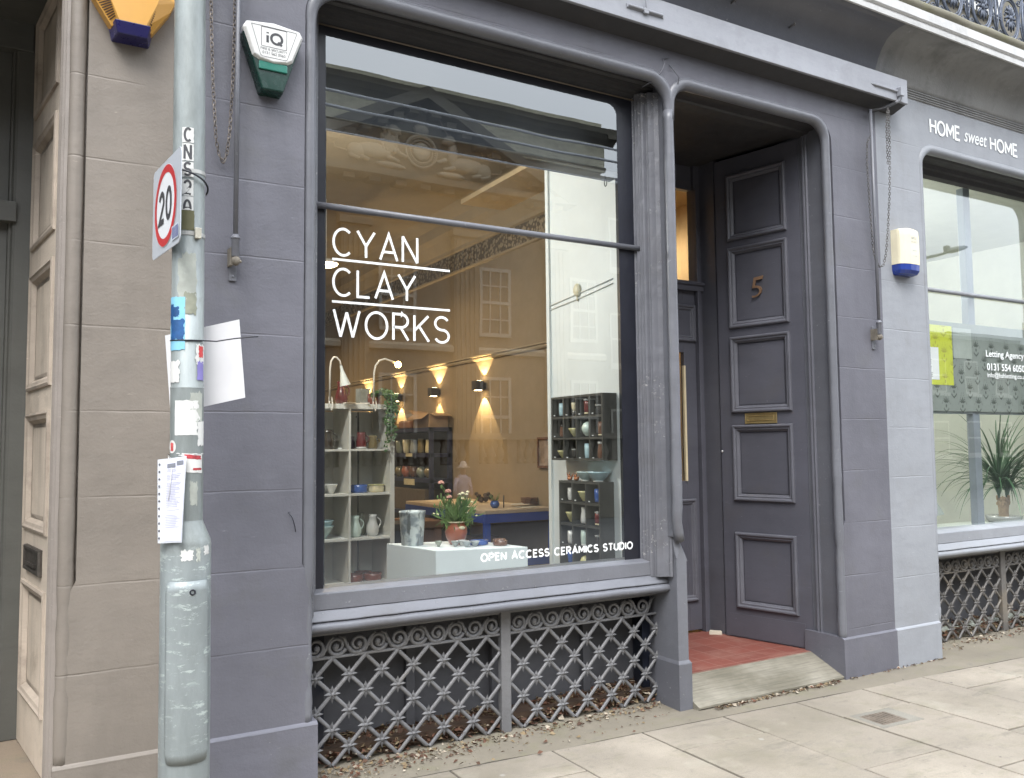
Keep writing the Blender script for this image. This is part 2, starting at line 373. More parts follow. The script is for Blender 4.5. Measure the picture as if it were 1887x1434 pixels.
# stopcock cover let into the pavement
cvt = thing("stopcock_cover", (4.12, -.62, 0), "small rusty iron stopcock cover set in the paving slabs near the doorway", "access cover")
c1 = MB(); Mc = rotz(R(-3), (4.12, -.62, 0))
c1.box(4.02, 4.22, -.70, -.54, -.01, .004, M=Mc)
for i in range(7):
    c1.box(4.035 + i * .026, 4.045 + i * .026, -.69, -.55, .004, .0065, M=Mc)
c1.build("lid", plain("rusty_iron", (.17, .14, .11), .8, .2, .4, .5, 50), cvt)
c2 = MB(); c2.box(3.985, 4.30, -.735, -.70, -.01, .0035, M=Mc); c2.box(3.985, 4.30, -.54, -.505, -.01, .0035, M=Mc); c2.box(3.985, 4.02, -.70, -.54, -.01, .0035, M=Mc); c2.box(4.22, 4.30, -.70, -.54, -.01, .0035, M=Mc)
c2.build("cement_surround", stone_mat("rough_cement", (.24, .225, .19), .2, .9), cvt)

# ---------------------------------------------------------------- shop building (dark grey, number 5)
def wall_outline(segs):  # list of (x, z)
    return [(x, z) for x, z in segs]
def wall(mb, pts, y0, y1): mb.poly([(x, y0, z) for x, z in pts], (0, y1 - y0, 0))
def roll_path(x0, x1, ztop, r, z0l, z0r, y):
    p = [(x0, z0l), (x0, ztop - r)] + arc(x0 + r, ztop - r, r, 180, 90, 8)[1:] + arc(x1 - r, ztop - r, r, 90, 0, 8) + [(x1, z0r)]
    q = [];
    for a, b_ in zip(p[:-1], p[1:]):
        L = math.hypot(b_[0] - a[0], b_[1] - a[1]); n = max(1, int(L / .05))
        for i in range(n): q.append((a[0] + (b_[0] - a[0]) * i / n, y, a[1] + (b_[1] - a[1]) * i / n))
    q.append((p[-1][0], y, p[-1][1])); return q
def rough_roll(mb, path, r, amp=.0022, rt=None):
    rs = []; rb = r
    zl = min(path[0][2], path[-1][2])
    for p in path:
        r = rb if rt is None else rb + (rt - rb) * max(0, min(1, (p[2] - 3.46) / .15))
        rs.append((r + amp * noise.noise(Vector(p) * 4) + (amp * 1.5 * noise.noise(Vector(p) * 31) if p[2] < 1.3 else 0)) - (.011 * max(0, noise.noise(Vector((p[0] * 5, 2, p[2] * 14))) + .1) + .006 * max(0, noise.noise(Vector((p[0] * 5, 9, p[2] * 47)))) if p[2] < .95 else 0))
    mb.tube(path, rs, 14)

SH = thing("shop_building", (2.9, 0, 0), "dark grey painted stone shop building with big display window and open doorway numbered 5", "building")
w = MB()
ar = arc(1.238, 3.495, .15, 180, 90, 8)
P1 = [(.60, 0), (1.118, 0), (1.118, .93), (1.088, 1.0), (1.088, 3.495)] + ar[1:] + arc(3.105, 3.495, .15, 90, 8, 8)
P1 += [(3.262, 3.50)]
P1 += arc(3.415, 3.495, .15, 172, 90, 8) + arc(4.49, 3.495, .15, 90, 0, 8) + [(4.64, 1.0), (4.602, .93), (4.602, 0), (5.1, 0), (5.1, 4.045), (.60, 4.045)]
wall(w, P1, 0, .06)
w.box(.62, 1.09, .06, 1.2, 0, 4.04); w.box(4.7, 5.09, .06, 1.2, 0, 4.04); w.box(1.09, 4.7, .06, .32, 3.68, 4.04)
w.build("wall", M['wall'], SH, merge=True)
w = MB()
w.box(1.05, 1.136, .036, .36, 0, 3.62); w.build("reveal", M['wall_plain'], SH, bevel=.004)
w = MB(); w.box(4.612, 4.75, .03, 1.1, 0, 3.7); w.build("reveal", M['wall_plain'], SH, bevel=.004)
# chipped arris stones under the beads
def chipped(x, sgn, z1, z0=.31, amp=.012, nm="arris", mat='wall', parent=SH):
    mb = MB(); n = 60; pr = []
    for i in range(n + 1):
        z = z0 + (z1 - z0) * i / n
        q = amp * max(0, noise.noise(Vector((x * 9, z * 13, 1)))) * 1.6 + amp * .5 * max(0, noise.noise(Vector((x, z * 41, 7))))
        pr.append((z, q))
    vs = []
    for z, q in pr:
        vs += [(x - sgn * .05, -.0025, z), (x - sgn * (.004 + q * .9), -.0025 + q * .12, z), (x + sgn * .0025 - sgn * q * .3, .004 + q, z), (x + sgn * .0025, .06, z)]
    fs = [(4 * i + k, 4 * i + k + 1, 4 * i + k + 5, 4 * i + k + 4) for i in range(n) for k in range(3)]
    mb.add(vs, fs, True); return mb.build(nm, M[mat], parent)
# plinths, a hand's breadth proud with a weathered top edge
def plinth(mb, x0, x1, zt, yf=-.014, yb=.30):
    mb.prof_x([(yb, zt + .012), (0.0, zt + .010), (yf - .001, zt), (yf, zt - .008), (yf - .004, 0)], x0, x1)
    for x in (x0, x1): mb.add([(x, yb, 0), (x, yb, zt + .012), (x, 0, zt + .010), (x, yf - .001, zt), (x, yf, zt - .008), (x, yf - .004, 0)], [(0, 1, 2, 3, 4, 5)])
pl = MB(); plinth(pl, .60, 1.158, .308); pl.build("plinth", M['wall'], SH, bevel=.004)
pl = MB(); plinth(pl, 4.572, 5.1, .252); pl.build("plinth", M['wall'], SH, bevel=.004)
# roll mouldings round the two openings, meeting over the post
rm = MB(); rough_roll(rm, roll_path(1.117, 3.250, 3.643, .15, .30, 3.38, .022), .0265, rt=.038); rm.build("window_roll_moulding", M['sill'], SH)
rm = MB(); rough_roll(rm, roll_path(3.258, 4.603, 3.643, .14, 3.40, .24, .022), .0285, rt=.037); rm.build("doorway_roll_moulding", M['sill'], SH)
# post between window and door
po = MB()
po.box(3.264, 3.340, .055, .30, 0, .85)
po.add([(3.264, .055, .85), (3.340, .055, .85), (3.340, .30, .85), (3.264, .30, .85), (3.290, .052, .93), (3.290, .08, .99), (3.290, .30, .99), (3.250, .30, .99), (3.250, .08, .99)],
       [(0, 1, 4), (1, 5, 4), (1, 2, 6, 5), (2, 3, 7, 6), (3, 0, 8, 7), (0, 4, 8), (4, 5, 6, 7, 8)])
po.build("door_post", M['sill'], SH, bevel=.004)
po = MB(); po.box(3.256, 3.352, .044, .31, 0, .262); po.add([(3.256, .044, .262), (3.352, .044, .262), (3.352, .31, .262), (3.256, .31, .262), (3.264, .055, .28), (3.340, .055, .28), (3.340, .31, .28), (3.264, .31, .28)], [(0, 1, 5, 4), (1, 2, 6, 5), (2, 3, 7, 6), (3, 0, 4, 7)])
po.build("post_base", M['wall_plain'], SH, bevel=.003)
po = MB(); rough_roll(po, [(3.250 + .034 * max(0, 1 - (z - .955) / .12), .023 + .027 * max(0, 1 - (z - .955) / .2), z) for z in [.955 + .05 * i for i in range(51)]], .031)
po.box(3.236, 3.286, .055, .31, .98, 3.66)
po.build("colonette", M['sill'], SH)
# stepped timber jamb inside the window opening, right and left
jr = [(3.120, .34), (3.118, .197), (3.128, .194), (3.132, .187), (3.126, .181), (3.136, .178), (3.143, .170), (3.135, .163), (3.146, .160), (3.153, .152), (3.145, .146), (3.156, .142), (3.178, .142), (3.187, .131), (3.177, .122), (3.190, .117), (3.214, .110), (3.243, .090), (3.238, .082), (3.250, .074), (3.260, .080), (3.258, .088), (3.266, .086)]
jm = MB(); zz = [.75 + .04 * i for i in range(72)]
vs = []
for z in zz:
    for x, y in jr:
        q = .0016 * noise.noise(Vector((x * 20, y * 20, z * 9))) + .0012 * noise.noise(Vector((x * 60, y * 60, z * 33)))
        vs.append((x + q, y + q, min(z, 3.6)))
nj = len(jr); jm.add(vs, [(i * nj + k, i * nj + k + 1, (i + 1) * nj + k + 1, (i + 1) * nj + k) for i in range(len(zz) - 1) for k in range(nj - 1)])
rn = random.Random(8)
for i in range(34):
    z = rn.uniform(.9, 3.5); jm.ell((3.215 + rn.uniform(-.006, .012), .125 + rn.uniform(-.015, .02), z), (.004, .004, .003), 6, 4)
jm.build("window_jamb", M['jamb'], SH)
jl = [(1.215, .34), (1.212, .20), (1.202, .19), (1.20, .17), (1.19, .16), (1.185, .14), (1.175, .13), (1.17, .10), (1.14, .09)]
jm = MB(); jm.prof_z(jl, .74, 3.6); jm.build("window_jamb", M['jamb'], SH)
# head of the window: soffit boards stepping down to the pane
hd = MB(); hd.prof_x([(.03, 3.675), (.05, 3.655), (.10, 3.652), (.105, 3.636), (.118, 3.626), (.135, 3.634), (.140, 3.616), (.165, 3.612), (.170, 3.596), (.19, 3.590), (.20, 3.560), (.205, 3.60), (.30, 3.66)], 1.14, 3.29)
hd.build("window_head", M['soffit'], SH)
hd = MB(); hd.tube([(1.20, .192, 3.556), (3.13, .192, 3.556)], .005, 6); hd.build("head_bead", plain("dull_putty", (.16, .13, .10), .6), SH)
# display window
def lerp3(a, b_, t): return tuple(x + (y - x) * t for x, y in zip(a, b_))
win = MB(); x0_, x1_, zt_, zb_ = 1.2103, 3.143, 3.535, 0.8512
win.add([(x0_, .199, zb_), (x1_, .199, zb_), (x1_, .199, zt_), (x0_, .199, zt_)], [(0, 1, 2, 3)])
PANE = win.build("window_pane", M['glass'], SH)
fr = MB(); yk = .1978; xl_, xr_, zc_ = 1.2466, 3.0058, 3.440
fr.add([(x, yk, z) for x, z in [(x0_, zb_), (xl_, zb_), (xl_, 3.55), (x0_, 3.55)]], [(0, 1, 2, 3)])
fr.add([(x, yk, z) for x, z in [(xr_, zb_), (x1_, zb_), (x1_, 3.55), (xr_, 3.55)]], [(0, 1, 2, 3)])
fr.add([(x, yk, z) for x, z in [(xl_, 3.55), (xl_, 3.507)] + arc(xr_ - .065, zc_, .065, 90, 0, 6) + [(xr_, 3.55)]], [list(range(10))])
fr.build("pane_edging", M['black'], SH)
bar = MB(); bz_ = 2.6584; bar.tube([(1.17, .182, bz_), (2.2, .182, bz_), (3.15, .182, bz_)], .0165, 12)
bar.build("glazing_bar", M['sill'], SH)
# bottom rail and rounded sill
def sill_parts(x0, x1, parent, mat, xr0, xr1):
    b = MB(); b.prof_x([(.30, .850), (.203, .852), (.158, .838), (.150, .832), (.148, .762), (.155, .755)], xr0, xr1); b.build("window_rail", M[mat], parent)
    s_ = MB(); pr = [(.30, .757), (.147, .757), (.146, .748), (.138, .744), (.137, .732), (.130, .728), (.129, .716), (.124, .712)] + [(.142 + .0305 * cos(R(a)), .6835 + .0245 * sin(R(a))) for a in (80, 110, 140, 170, 200, 230, 260)] + [(.15, .652), (.20, .648), (.30, .648)]
    n = 50; vs = []
    for i in range(n + 1):
        x = x0 + (x1 - x0) * i / n
        for y, z in pr: vs.append((x, y + .003 * noise.noise(Vector((x * 5, y * 3, z * 3))), z + .002 * noise.noise(Vector((x * 7, 4, z)))))
    k = len(pr); s_.add(vs, [(i * k + j, (i + 1) * k + j, (i + 1) * k + j + 1, i * k + j + 1) for i in range(n) for j in range(k - 1)], True)
    s_.add([(x1, y, z) for y, z in pr], [list(range(k))]); s_.add([(x0, y, z) for y, z in pr], [list(range(k))[::-1]])
    s_.build("sill", M[mat], parent)
sill_parts(1.142, 3.262, SH, 'sill', 1.142, 3.175)

# -------- cast iron grille below the sill
def petal(mb, c, d, L, w_):
    c = Vector(c); d = Vector(d).normalized(); s_ = d.cross(Vector((0, 1, 0)))
    a = c + d * .006; m = c + d * (L * .45); e = c + d * L
    vs = [a + s_ * w_ * .55 + Vector((0, .002, 0)), a - s_ * w_ * .55 + Vector((0, .002, 0)), m + s_ * w_ + Vector((0, .003, 0)), m - s_ * w_ + Vector((0, .003, 0)), e + Vector((0, -.002, 0)), m + Vector((0, -.011, 0)), a + Vector((0, -.010, 0))]
    mb.add(vs, [(0, 2, 5, 6), (2, 4, 5), (1, 6, 5, 3), (3, 5, 4), (0, 1, 3, 4, 2)])
def grille_panel(parent, x0, x1, y, ax0, mat, zb=.02, zr=.513):
    mb = MB(); p = .1655; r = .0104
    def seg(a, b_):
        mb.tube([a, lerp3(a, b_, .5), b_], r, 8, caps=False, flat=(1, .8, 1))
    k0 = int((x0 - ax0) / p) - 6; k1 = int((x1 - ax0) / p) + 6
    H = zr - zb
    for sg in (1, -1):
        for k in range(k0, k1 + 1):
            xa = ax0 + k * p; xb = xa + sg * H   # line from (xa, zr) down to (xb, zb)
            ta, tb = 0., 1.
            for lim, s2 in ((x0, -1), (x1, 1)):
                fa = (xa - lim) * s2; fb = (xb - lim) * s2
                if fa > 0 and fb > 0: ta, tb = 1, 0; break
                if fa > 0: ta = max(ta, fa / (fa - fb))
                elif fb > 0: tb = min(tb, fa / (fa - fb))
            if tb - ta > .02:
                seg((xa + (xb - xa) * ta, y + (.004 if sg > 0 else -.003), zr - H * ta), (xa + (xb - xa) * tb, y + (.004 if sg > 0 else -.003), zr - H * tb))
    # stars on the crossings
    for j in range(1, 7):
        z = zr - p / 2 * j
        if z < zb + .01: break
        off = p / 2 if j % 2 else 0
        for k in range(k0, k1 + 1):
            x = ax0 + k * p + off
            if x < x0 + .004 or x > x1 - .004: continue
            for d in ((0, 0, 1), (0, 0, -1), (1, 0, 0), (-1, 0, 0)):
                if x0 < x + d[0] * .034 < x1: petal(mb, (x, y - .005, z), d, .042, .0098)
            mb.ell((x, y - .009, z), (.010, .008, .010), 8, 5)
    return mb.build("lattice", M[mat], parent)
def scrolls(parent, x0, x1, y, first, pitch, mat, zc=.568):
    mb = MB(); x = first; i = 0
    while x < x1 - .02:
        s_ = 1 if i % 2 == 0 else -1; pts = []; rs = []
        for k in range(34):
            a = R(200 + 17.5 * k) ; rad = .040 * (1 - k / 34) ** .75 + .006
            pts.append((x + rad * cos(a) * s_, y - .002 * (k % 2) * 0 - .004 * k / 34, zc + rad * sin(a) * .98)); rs.append(.0108 - .005 * k / 34)
        pts = [(max(x0 + .004, min(x1 - .004, q[0])), q[1], q[2]) for q in pts]
        mb.tube(pts, rs, 7)
        mb.ell((x + .006 * s_, y - .008, zc - .002), (.015, .009, .016), 8, 5)
        if x + pitch < x1:
            # S connector: rises from under this scroll to the top of the next
            c = [(x + .02, y, zc - .042), (x + .038, y, zc - .034), (x + pitch * .5, y, zc), (x + pitch - .036, y, zc + .030), (x + pitch - .015, y, zc + .044)] if s_ > 0 else \
                [(x + .01, y, zc + .044), (x + .036, y, zc + .032), (x + pitch * .5, y, zc - .006), (x + pitch - .034, y, zc - .034), (x + pitch - .012, y, zc - .044)]
            mb.tube(c, [.006, .009, .0105, .009, .006], 6)
            mb.ell((x + pitch * .5, y - .004, zc - .004), (.009, .007, .016), 7, 4)
        x += pitch; i += 1
    return mb.build("scroll_frieze", M[mat], parent)
def grille(name, label, x0, xm0, xm1, x1, axl, axr, fl, frr, mat, ztop=.648, x_end=None):
    G = thing(name, ((x0 + x1) / 2, .25, 0), label, "window grille")
    f = MB(); f.box(x0, xm0, .243, .262, .511, .524); f.box(xm1, x1, .243, .262, .511, .524)
    f.box(x0, x1, .246, .262, .622, ztop); f.box(x0 - .004, x0 + .006, .246, .264, 0.0, ztop)
    f.box(x1 - .006, x1 + .02, .240, .266, 0.0, ztop); f.build("frame", M[mat], G, bevel=.003)
    m_ = MB(); m_.box(xm0, xm1, .232, .270, 0, ztop); m_.build("mullion", M[mat], G, bevel=.004)
    grille_panel(G, x0, xm0, .25, axl, mat); grille_panel(G, xm1, x1, .25, axr, mat)
    scrolls(G, x0, xm0, .25, fl, .1045, mat); scrolls(G, xm1, x1, .25, frr, .1045, mat)
    return G
grille("iron_grille", "grey cast iron lattice grille with stars and a scroll band under the big shop window", 1.16, 2.213, 2.272, 3.272, 1.307, 2.352, 1.225, 2.325, 'iron')
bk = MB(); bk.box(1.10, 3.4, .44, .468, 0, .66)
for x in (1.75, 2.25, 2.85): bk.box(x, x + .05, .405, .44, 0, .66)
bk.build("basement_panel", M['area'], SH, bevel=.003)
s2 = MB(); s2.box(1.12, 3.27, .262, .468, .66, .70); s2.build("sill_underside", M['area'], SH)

# -------- frieze, cove and cornice above
def entabl(x0, x1, parent, cove, label=None):
    c = MB(); c.prof_x([(0, 4.045), (-.003, 4.046), (-.012, 4.07), (-.022, 4.10), (-.045, 4.165), (-.078, 4.222), (-.12, 4.27), (-.165, 4.297), (-.215, 4.308), (-.262, 4.311), (-.262, 4.318), (-.270, 4.320)], x0, x1, True)
    n = c.build("cove", M[cove], parent)
    return n
entabl(.60, 5.1, SH, 'wall_plain')
gr = MB()
for i, z in enumerate((3.975, 3.992, 4.010, 4.028)): gr.prof_x([(-.0, z), (-.007, z + .002), (-.009, z + .007), (-.005, z + .012), (.0, z + .014)], .60, 5.1, True)
gr.build("reeded_band", M['wall_plain'], SH)
for (x, z) in ((3.053, 4.018), (3.702, 4.19), (4.214, 4.165)):
    hk = MB(); yb = -.0 if z < 4.05 else -.05
    hk.tube([(x, yb, z), (x, yb - .05, z + .005)], .007, 7); hk.tube([(x, yb - .045, z - .012), (x, yb - .045, z + .018)], .004, 6)
    props(hk.build("awning_hook", M['iron_d'], None, org=(x, yb, z)), {3.053: "leftmost rusty awning hook above the pale fascia box", 3.702: "middle rusty awning hook under the cove above the fascia box", 4.214: "rightmost rusty awning hook under the cove above the fascia box"}[x], "hook", "rusty hooks above the fascia box")

# lintel wires hanging by the post
for pts, lb in (([(3.24, -.004, 3.763), (3.19, -.012, 3.745), (3.185, -.03, 3.70), (3.165, -.02, 3.65), (3.12, .02, 3.60), (3.09, .06, 3.58)], "loose grey cable dangling over the window moulding left of the doorway"),
                ([(3.245, -.004, 3.72), (3.262, -.02, 3.69), (3.292, -.03, 3.65), (3.30, -.012, 3.61)], "short loose grey cable hanging over the meeting of the two mouldings")):
    t_ = MB(); t_.tube(pts, .003, 6); props(t_.build("cable", M['doorm'], None, org=pts[0]), lb, "cable")

# pale fascia box that once held the awning
BX = thing("fascia_box", (2.9, -.06, 3.85), "long pale grey awning box running across the front over the window and doorway", "awning box")
bp_ = [(.0, 3.812), (-.110, 3.849), (-.112, 3.844), (-.125, 3.848), (-.125, 4.016), (.0, 4.034)]
b = MB(); b.prof_x(bp_, .66, 5.29)
b.add([(5.29, y, z) for y, z in bp_], [(0, 1, 2, 3, 4, 5)]); b.add([(.66, y, z) for y, z in bp_], [(5, 4, 3, 2, 1, 0)])
b.build("box_body", [M['box']], BX, bevel=.002)
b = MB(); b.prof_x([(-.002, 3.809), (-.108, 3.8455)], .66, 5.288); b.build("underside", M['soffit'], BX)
def hinge(x0, x1, z):
    yf = -.125; h = MB(); h.box(x0, x1, yf - .006, yf, z - .012, z + .012); h.tube([(x0 + .01, yf - .009, z), (x1 - .01, yf - .009, z)], .009, 8)
    for x in (x0 + .012, x1 - .012): h.ell((x, yf - .009, z - .002), (.006, .004, .006), 7, 4)
    xm = (x0 + x1) / 2; h.box(xm - .016, xm + .016, yf - .017, yf - .001, z - .02, z + .014); h.tube([(xm, yf - .015, z + .01), (xm - .005, yf - .020, z + .075)], .005, 6)
    h.build("hinge", M['box'], BX, bevel=.002)
hinge(2.84, 3.10, 3.922)
h = MB(); y = -.125; h.prof_x([(y, 3.925), (y - .013, 3.92), (y - .013, 3.907), (y, 3.901)], 4.94, 5.17)
h.add([(4.94, y, 3.925), (4.94, y - .013, 3.92), (4.94, y - .013, 3.907), (4.94, y, 3.901), (4.90, y - .001, 3.914)], [(0, 4, 1), (1, 4, 2), (2, 4, 3)])
h.box(5.17, 5.21, y - .035, y, 3.875, 3.935); h.tube([(5.19, y - .02, 3.88), (5.19, y - .004, 3.85), (5.16, -.10, 3.835)], .013, 8)
h.build("strap_hinge", M['box'], BX, bevel=.002)
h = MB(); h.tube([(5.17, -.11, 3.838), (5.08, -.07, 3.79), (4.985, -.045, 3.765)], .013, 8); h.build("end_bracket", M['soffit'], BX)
# ---------------------------------------------------------------- doorway of number 5
fl = MB()
m, t, b, o = newmat("red_quarry_tiles")
geo = N(t, "ShaderNodeNewGeometry"); P = geo.outputs['Position']
br = N(t, "ShaderNodeTexBrick", i_Scale=1.0); br.offset = 0; br.inputs['Brick Width'].default_value = .152; br.inputs['Row Height'].default_value = .152
br.inputs['Mortar Size'].default_value = .003; br.inputs['Color1'].default_value = (.20, .062, .045, 1); br.inputs['Color2'].default_value = (.165, .052, .038, 1); br.inputs['Mortar'].default_value = (.27, .14, .11, 1)
t.links.new(P, br.inputs['Vector'])
cc = mixrgb(t, ramp_(t, noise_(t, P, 4, 6, .7), .48, .75), br.outputs['Color'], (.26, .13, .10)); cc = mixrgb(t, math_(t, 'MULTIPLY', ramp_(t, noise_(t, P, 30, 5, .7), .55, .75), .5), cc, (.14, .05, .04))
t.links.new(cc, b.inputs['Base Color']); b.inputs['Roughness'].default_value = .55
bp = N(t, "ShaderNodeBump", i_Strength=.3, i_Distance=.004); t.links.new(noise_(t, P, 25, 4), bp.inputs['Height']); t.links.new(bp.outputs[0], b.inputs['Normal'])
MT_TILE = m
fl.box(3.35, 4.75, .252, 1.1, .02, .13); fl.build("tiled_threshold", MT_TILE, SH)
lb = MB()
lb.box(4.46, 4.72, .93, 1.12, .12, 3.7); lb.box(3.27, 3.320, .31, 1.1, 0, 3.7)
lb.prof_z([(4.620, .03), (4.608, .07), (4.632, .078), (4.628, .122), (4.618, .128), (4.612, .136), (4.618, .146), (4.636, .150), (4.634, .176), (4.606, .182), (4.598, .190), (4.606, .200), (4.612, .203), (4.602, .210), (4.599, .220), (4.606, .228), (4.632, .232), (4.632, .262), (4.66, .27)], .13, 3.68)
lb.build("door_jamb", M['doorm'], SH, bevel=.003)
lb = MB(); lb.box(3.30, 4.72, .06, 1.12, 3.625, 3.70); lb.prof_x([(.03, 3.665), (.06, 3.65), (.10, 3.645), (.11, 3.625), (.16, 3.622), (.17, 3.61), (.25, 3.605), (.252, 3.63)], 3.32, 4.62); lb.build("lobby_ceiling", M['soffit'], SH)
# open door leaf, hinged at the right jamb and folded back
ux, uy = -.2383, .9712  # along the leaf, hinge to free edge
def LP(s_, z, d=0): return (4.604 + ux * s_ - uy * d * 1.0, .256 + uy * s_ + ux * d * 1.0, z)  # d > 0 comes out of the visible face
def leaf_box(mb, s0, s1, z0, z1, d0, d1, mi=0):
    vs = [LP(a, z, d) for a in (s0, s1) for d in (d0, d1) for z in (z0, z1)]
    mb.add(vs, [(0, 1, 3, 2), (4, 6, 7, 5), (0, 4, 5, 1), (2, 3, 7, 6), (0, 2, 6, 4), (1, 5, 7, 3)], mi=mi)
def frame_mould(mb, LPf, s0, s1, z0, z1, prof):
    """mitred moulding round a rectangle; prof = [(inset, depth)]"""
    n = len(prof); vs = []
    for q, d in prof: vs += [LPf(s0 + q, z0 + q, d), LPf(s1 - q, z0 + q, d), LPf(s1 - q, z1 - q, d), LPf(s0 + q, z1 - q, d)]
    mb.add(vs, [(4 * i + k, 4 * i + (k + 1) % 4, 4 * (i + 1) + (k + 1) % 4, 4 * (i + 1) + k) for i in range(n - 1) for k in range(4)])
PANELS = [(2.992, 3.462), (2.348, 2.922), (1.736, 2.268), (1.107, 1.630), (.352, .866)]
mp = [(-.004, 0), (-.002, .014), (.004, .021), (.013, .021), (.019, .013), (.024, .010), (.031, .011), (.036, .004), (.044, -.002), (.047, -.010), (.056, -.010)]
lf = MB()
s0, s1 = .104, .555
leaf_box(lf, .0, s0, .135, 3.60, -.045, 0); leaf_box(lf, s1, .663, .135, 3.60, -.045, 0)
zs = [.135] + [z for p in PANELS[::-1] for z in p] + [3.60]
for i in range(0, len(zs), 2): leaf_box(lf, s0, s1, zs[i], zs[i + 1], -.045, 0)
DL = lf.build("door_leaf", M['door'], SH)
for z0, z1 in PANELS:
    p = MB(); leaf_box(p, s0, s1, z0, z1, -.03, -.010); p.build("panel", M['door'], DL)
    p = MB(); frame_mould(p, LP, s0 - .006, s1 + .006, z0 - .006, z1 + .006, mp); p.build("panel_moulding", M['doorm'], DL)
p = MB(); leaf_box(p, .055, .632, .14, .298, 0, .0025); p.build("kick_plate", M['door'], DL, bevel=.001)
p = MB(); leaf_box(p, .213, .462, 1.645, 1.722, 0, .006); frame_mould(p, LP, .213, .462, 1.645, 1.722, [(0, .006), (.002, .009), (.007, .009), (.010, .006)])
frame_mould(p, LP, .233, .442, 1.665, 1.702, [(0, .006), (.003, .010), (.006, .006)]); p.build("letterbox", M['brass'], DL)
p = MB(); p.ell(LP(.655, 1.45, .006), (.010, .010, .010), 10, 6); p.build("latch", plain("steel", (.5, .5, .5), .3, .9), DL)
# the 5: a flat flared figure
five = [(0, 0), (.02, -.004), (.06, .012), (.09, .045), (.10, .085), (.085, .12), (.055, .135), (.03, .135), (.04, .20), (.105, .205), (.115, .245), (.02, .235), (-.0, .11), (.045, .112), (.068, .095), (.072, .065), (.06, .035), (.03, .018), (.0, .022), (-.006, .01)]
def poly_on(LPf, pts, d0, d1, name, mat, parent):
    mb = MB(); n = len(pts)
    vs = [LPf(s_, z, d1) for s_, z in pts] + [LPf(s_, z, d0) for s_, z in pts]
    mb.add(vs, [list(range(n))] + [(i, n + i, n + (i + 1) % n, (i + 1) % n) for i in range(n)]); return mb.build(name, mat, parent)
five = [(.285 + (.115 - x) * .78, 2.545 + z * .60) for x, z in five]
poly_on(LP, five, 0, .006, "door_number", M['bronze'], DL)
# inner wall of the lobby: glazed fanlight, door frame and half glazed inner door
bw = MB()
yb = 1.08
bw.box(3.355, 4.62, yb + .03, yb + .08, 3.44, 3.66); bw.box(4.402, 4.62, yb, yb + .08, .13, 3.66); bw.box(3.355, 4.60, yb - .02, yb + .08, 2.655, 2.728)
bw.box(3.355, 3.44, yb, yb + .08, .13, 3.66); bw.prof_x([(yb, 2.73), (yb - .035, 2.715), (yb - .035, 2.70), (yb - .02, 2.69)], 3.355, 4.6)
bw.box(4.402, 4.43, yb - .018, yb, .13, 3.44)
bw.build("inner_door_frame", M['door'], SH, bevel=.003)
fg = MB(); fg.add([(3.44, yb + .04, 2.73), (4.402, yb + .04, 2.73), (4.402, yb + .04, 3.44), (3.44, yb + .04, 3.44)], [(0, 1, 2, 3)]); fg.build("fanlight_pane", M['glass'], SH)
idr = MB()
idr.box(4.285, 4.402, yb + .02, yb + .06, .145, 2.655); idr.box(3.44, 3.56, yb + .02, yb + .06, .145, 2.655)
idr.box(3.56, 4.285, yb + .02, yb + .06, 2.19, 2.655); idr.box(3.56, 4.285, yb + .02, yb + .06, .145, 1.235)
INN = idr.build("inner_door", M['door'], SH, bevel=.003)
def XZ(y): return lambda s_, z, d: (s_, y - d, z)
q = MB(); frame_mould(q, XZ(yb + .02), 3.56, 4.395, 2.275, 2.548, mp); q.build("door_moulding", M['doorm'], INN); q = MB(); frame_mould(q, XZ(yb + .02), 3.56, 4.36, .36, 1.10, mp); q.build("door_moulding", M['doorm'], INN)
q = MB(); q.add([(3.56, yb + .035, 1.235), (4.285, yb + .035, 1.235), (4.285, yb + .035, 2.1), (4.26, yb + .035, 2.16), (4.18, yb + .035, 2.19), (3.56, yb + .035, 2.19)], [(0, 1, 2, 3, 4, 5)]); q.build("door_pane", M['glass'], INN)
q = MB(); q.box(4.272, 4.289, yb + .01, yb + .03, 1.235, 2.09); q.build("glazing_bead", plain("cream_bead", (.62, .52, .34), .6), INN)
# hall behind the inner door (lit warm)
hl = MB(); hl.box(4.02, 5.2, 2.9, 2.94, 0, 3.7); hl.box(5.16, 5.2, 1.2, 2.9, 0, 3.7); hl.box(4.02, 4.06, 1.2, 2.9, 0, 3.7); hl.box(3.36, 5.2, 1.19, 2.94, 3.66, 3.7); hl.box(4.02, 5.2, 1.17, 2.94, .06, .1); hl.box(3.30, 4.06, 1.18, 1.20, .1, 3.66)
props(hl.build("hall", plain("warm_hall_plaster", (.50, .38, .23), .8, 0, .08, .05)), kind='structure')
hlp = thing("pendant_lamp", (4.7, 2.2, 3.3), "warm pendant lamp in the hall behind the inner door of number 5", "ceiling lamp")
q = MB(); q.lathe([(.0, .05), (.06, .045), (.13, -.02), (.125, -.025), (.0, .0)], (4.7, 2.2, 3.3), 22); q.tube([(4.7, 2.2, 3.34), (4.7, 2.2, 3.66)], .003, 5); q.build("lamp_shade", plain("hall_shade", (.6, .55, .45), .5), hlp)
lh = bpy.data.lights.new("lamp_light", 'POINT'); lh.energy = 9; lh.color = (1, .80, .55); lh.shadow_soft_size = .06; oh = bpy.data.objects.new("lamp_light", lh); link(oh); oh.parent = hlp; oh.location = (0, 0, -.08)
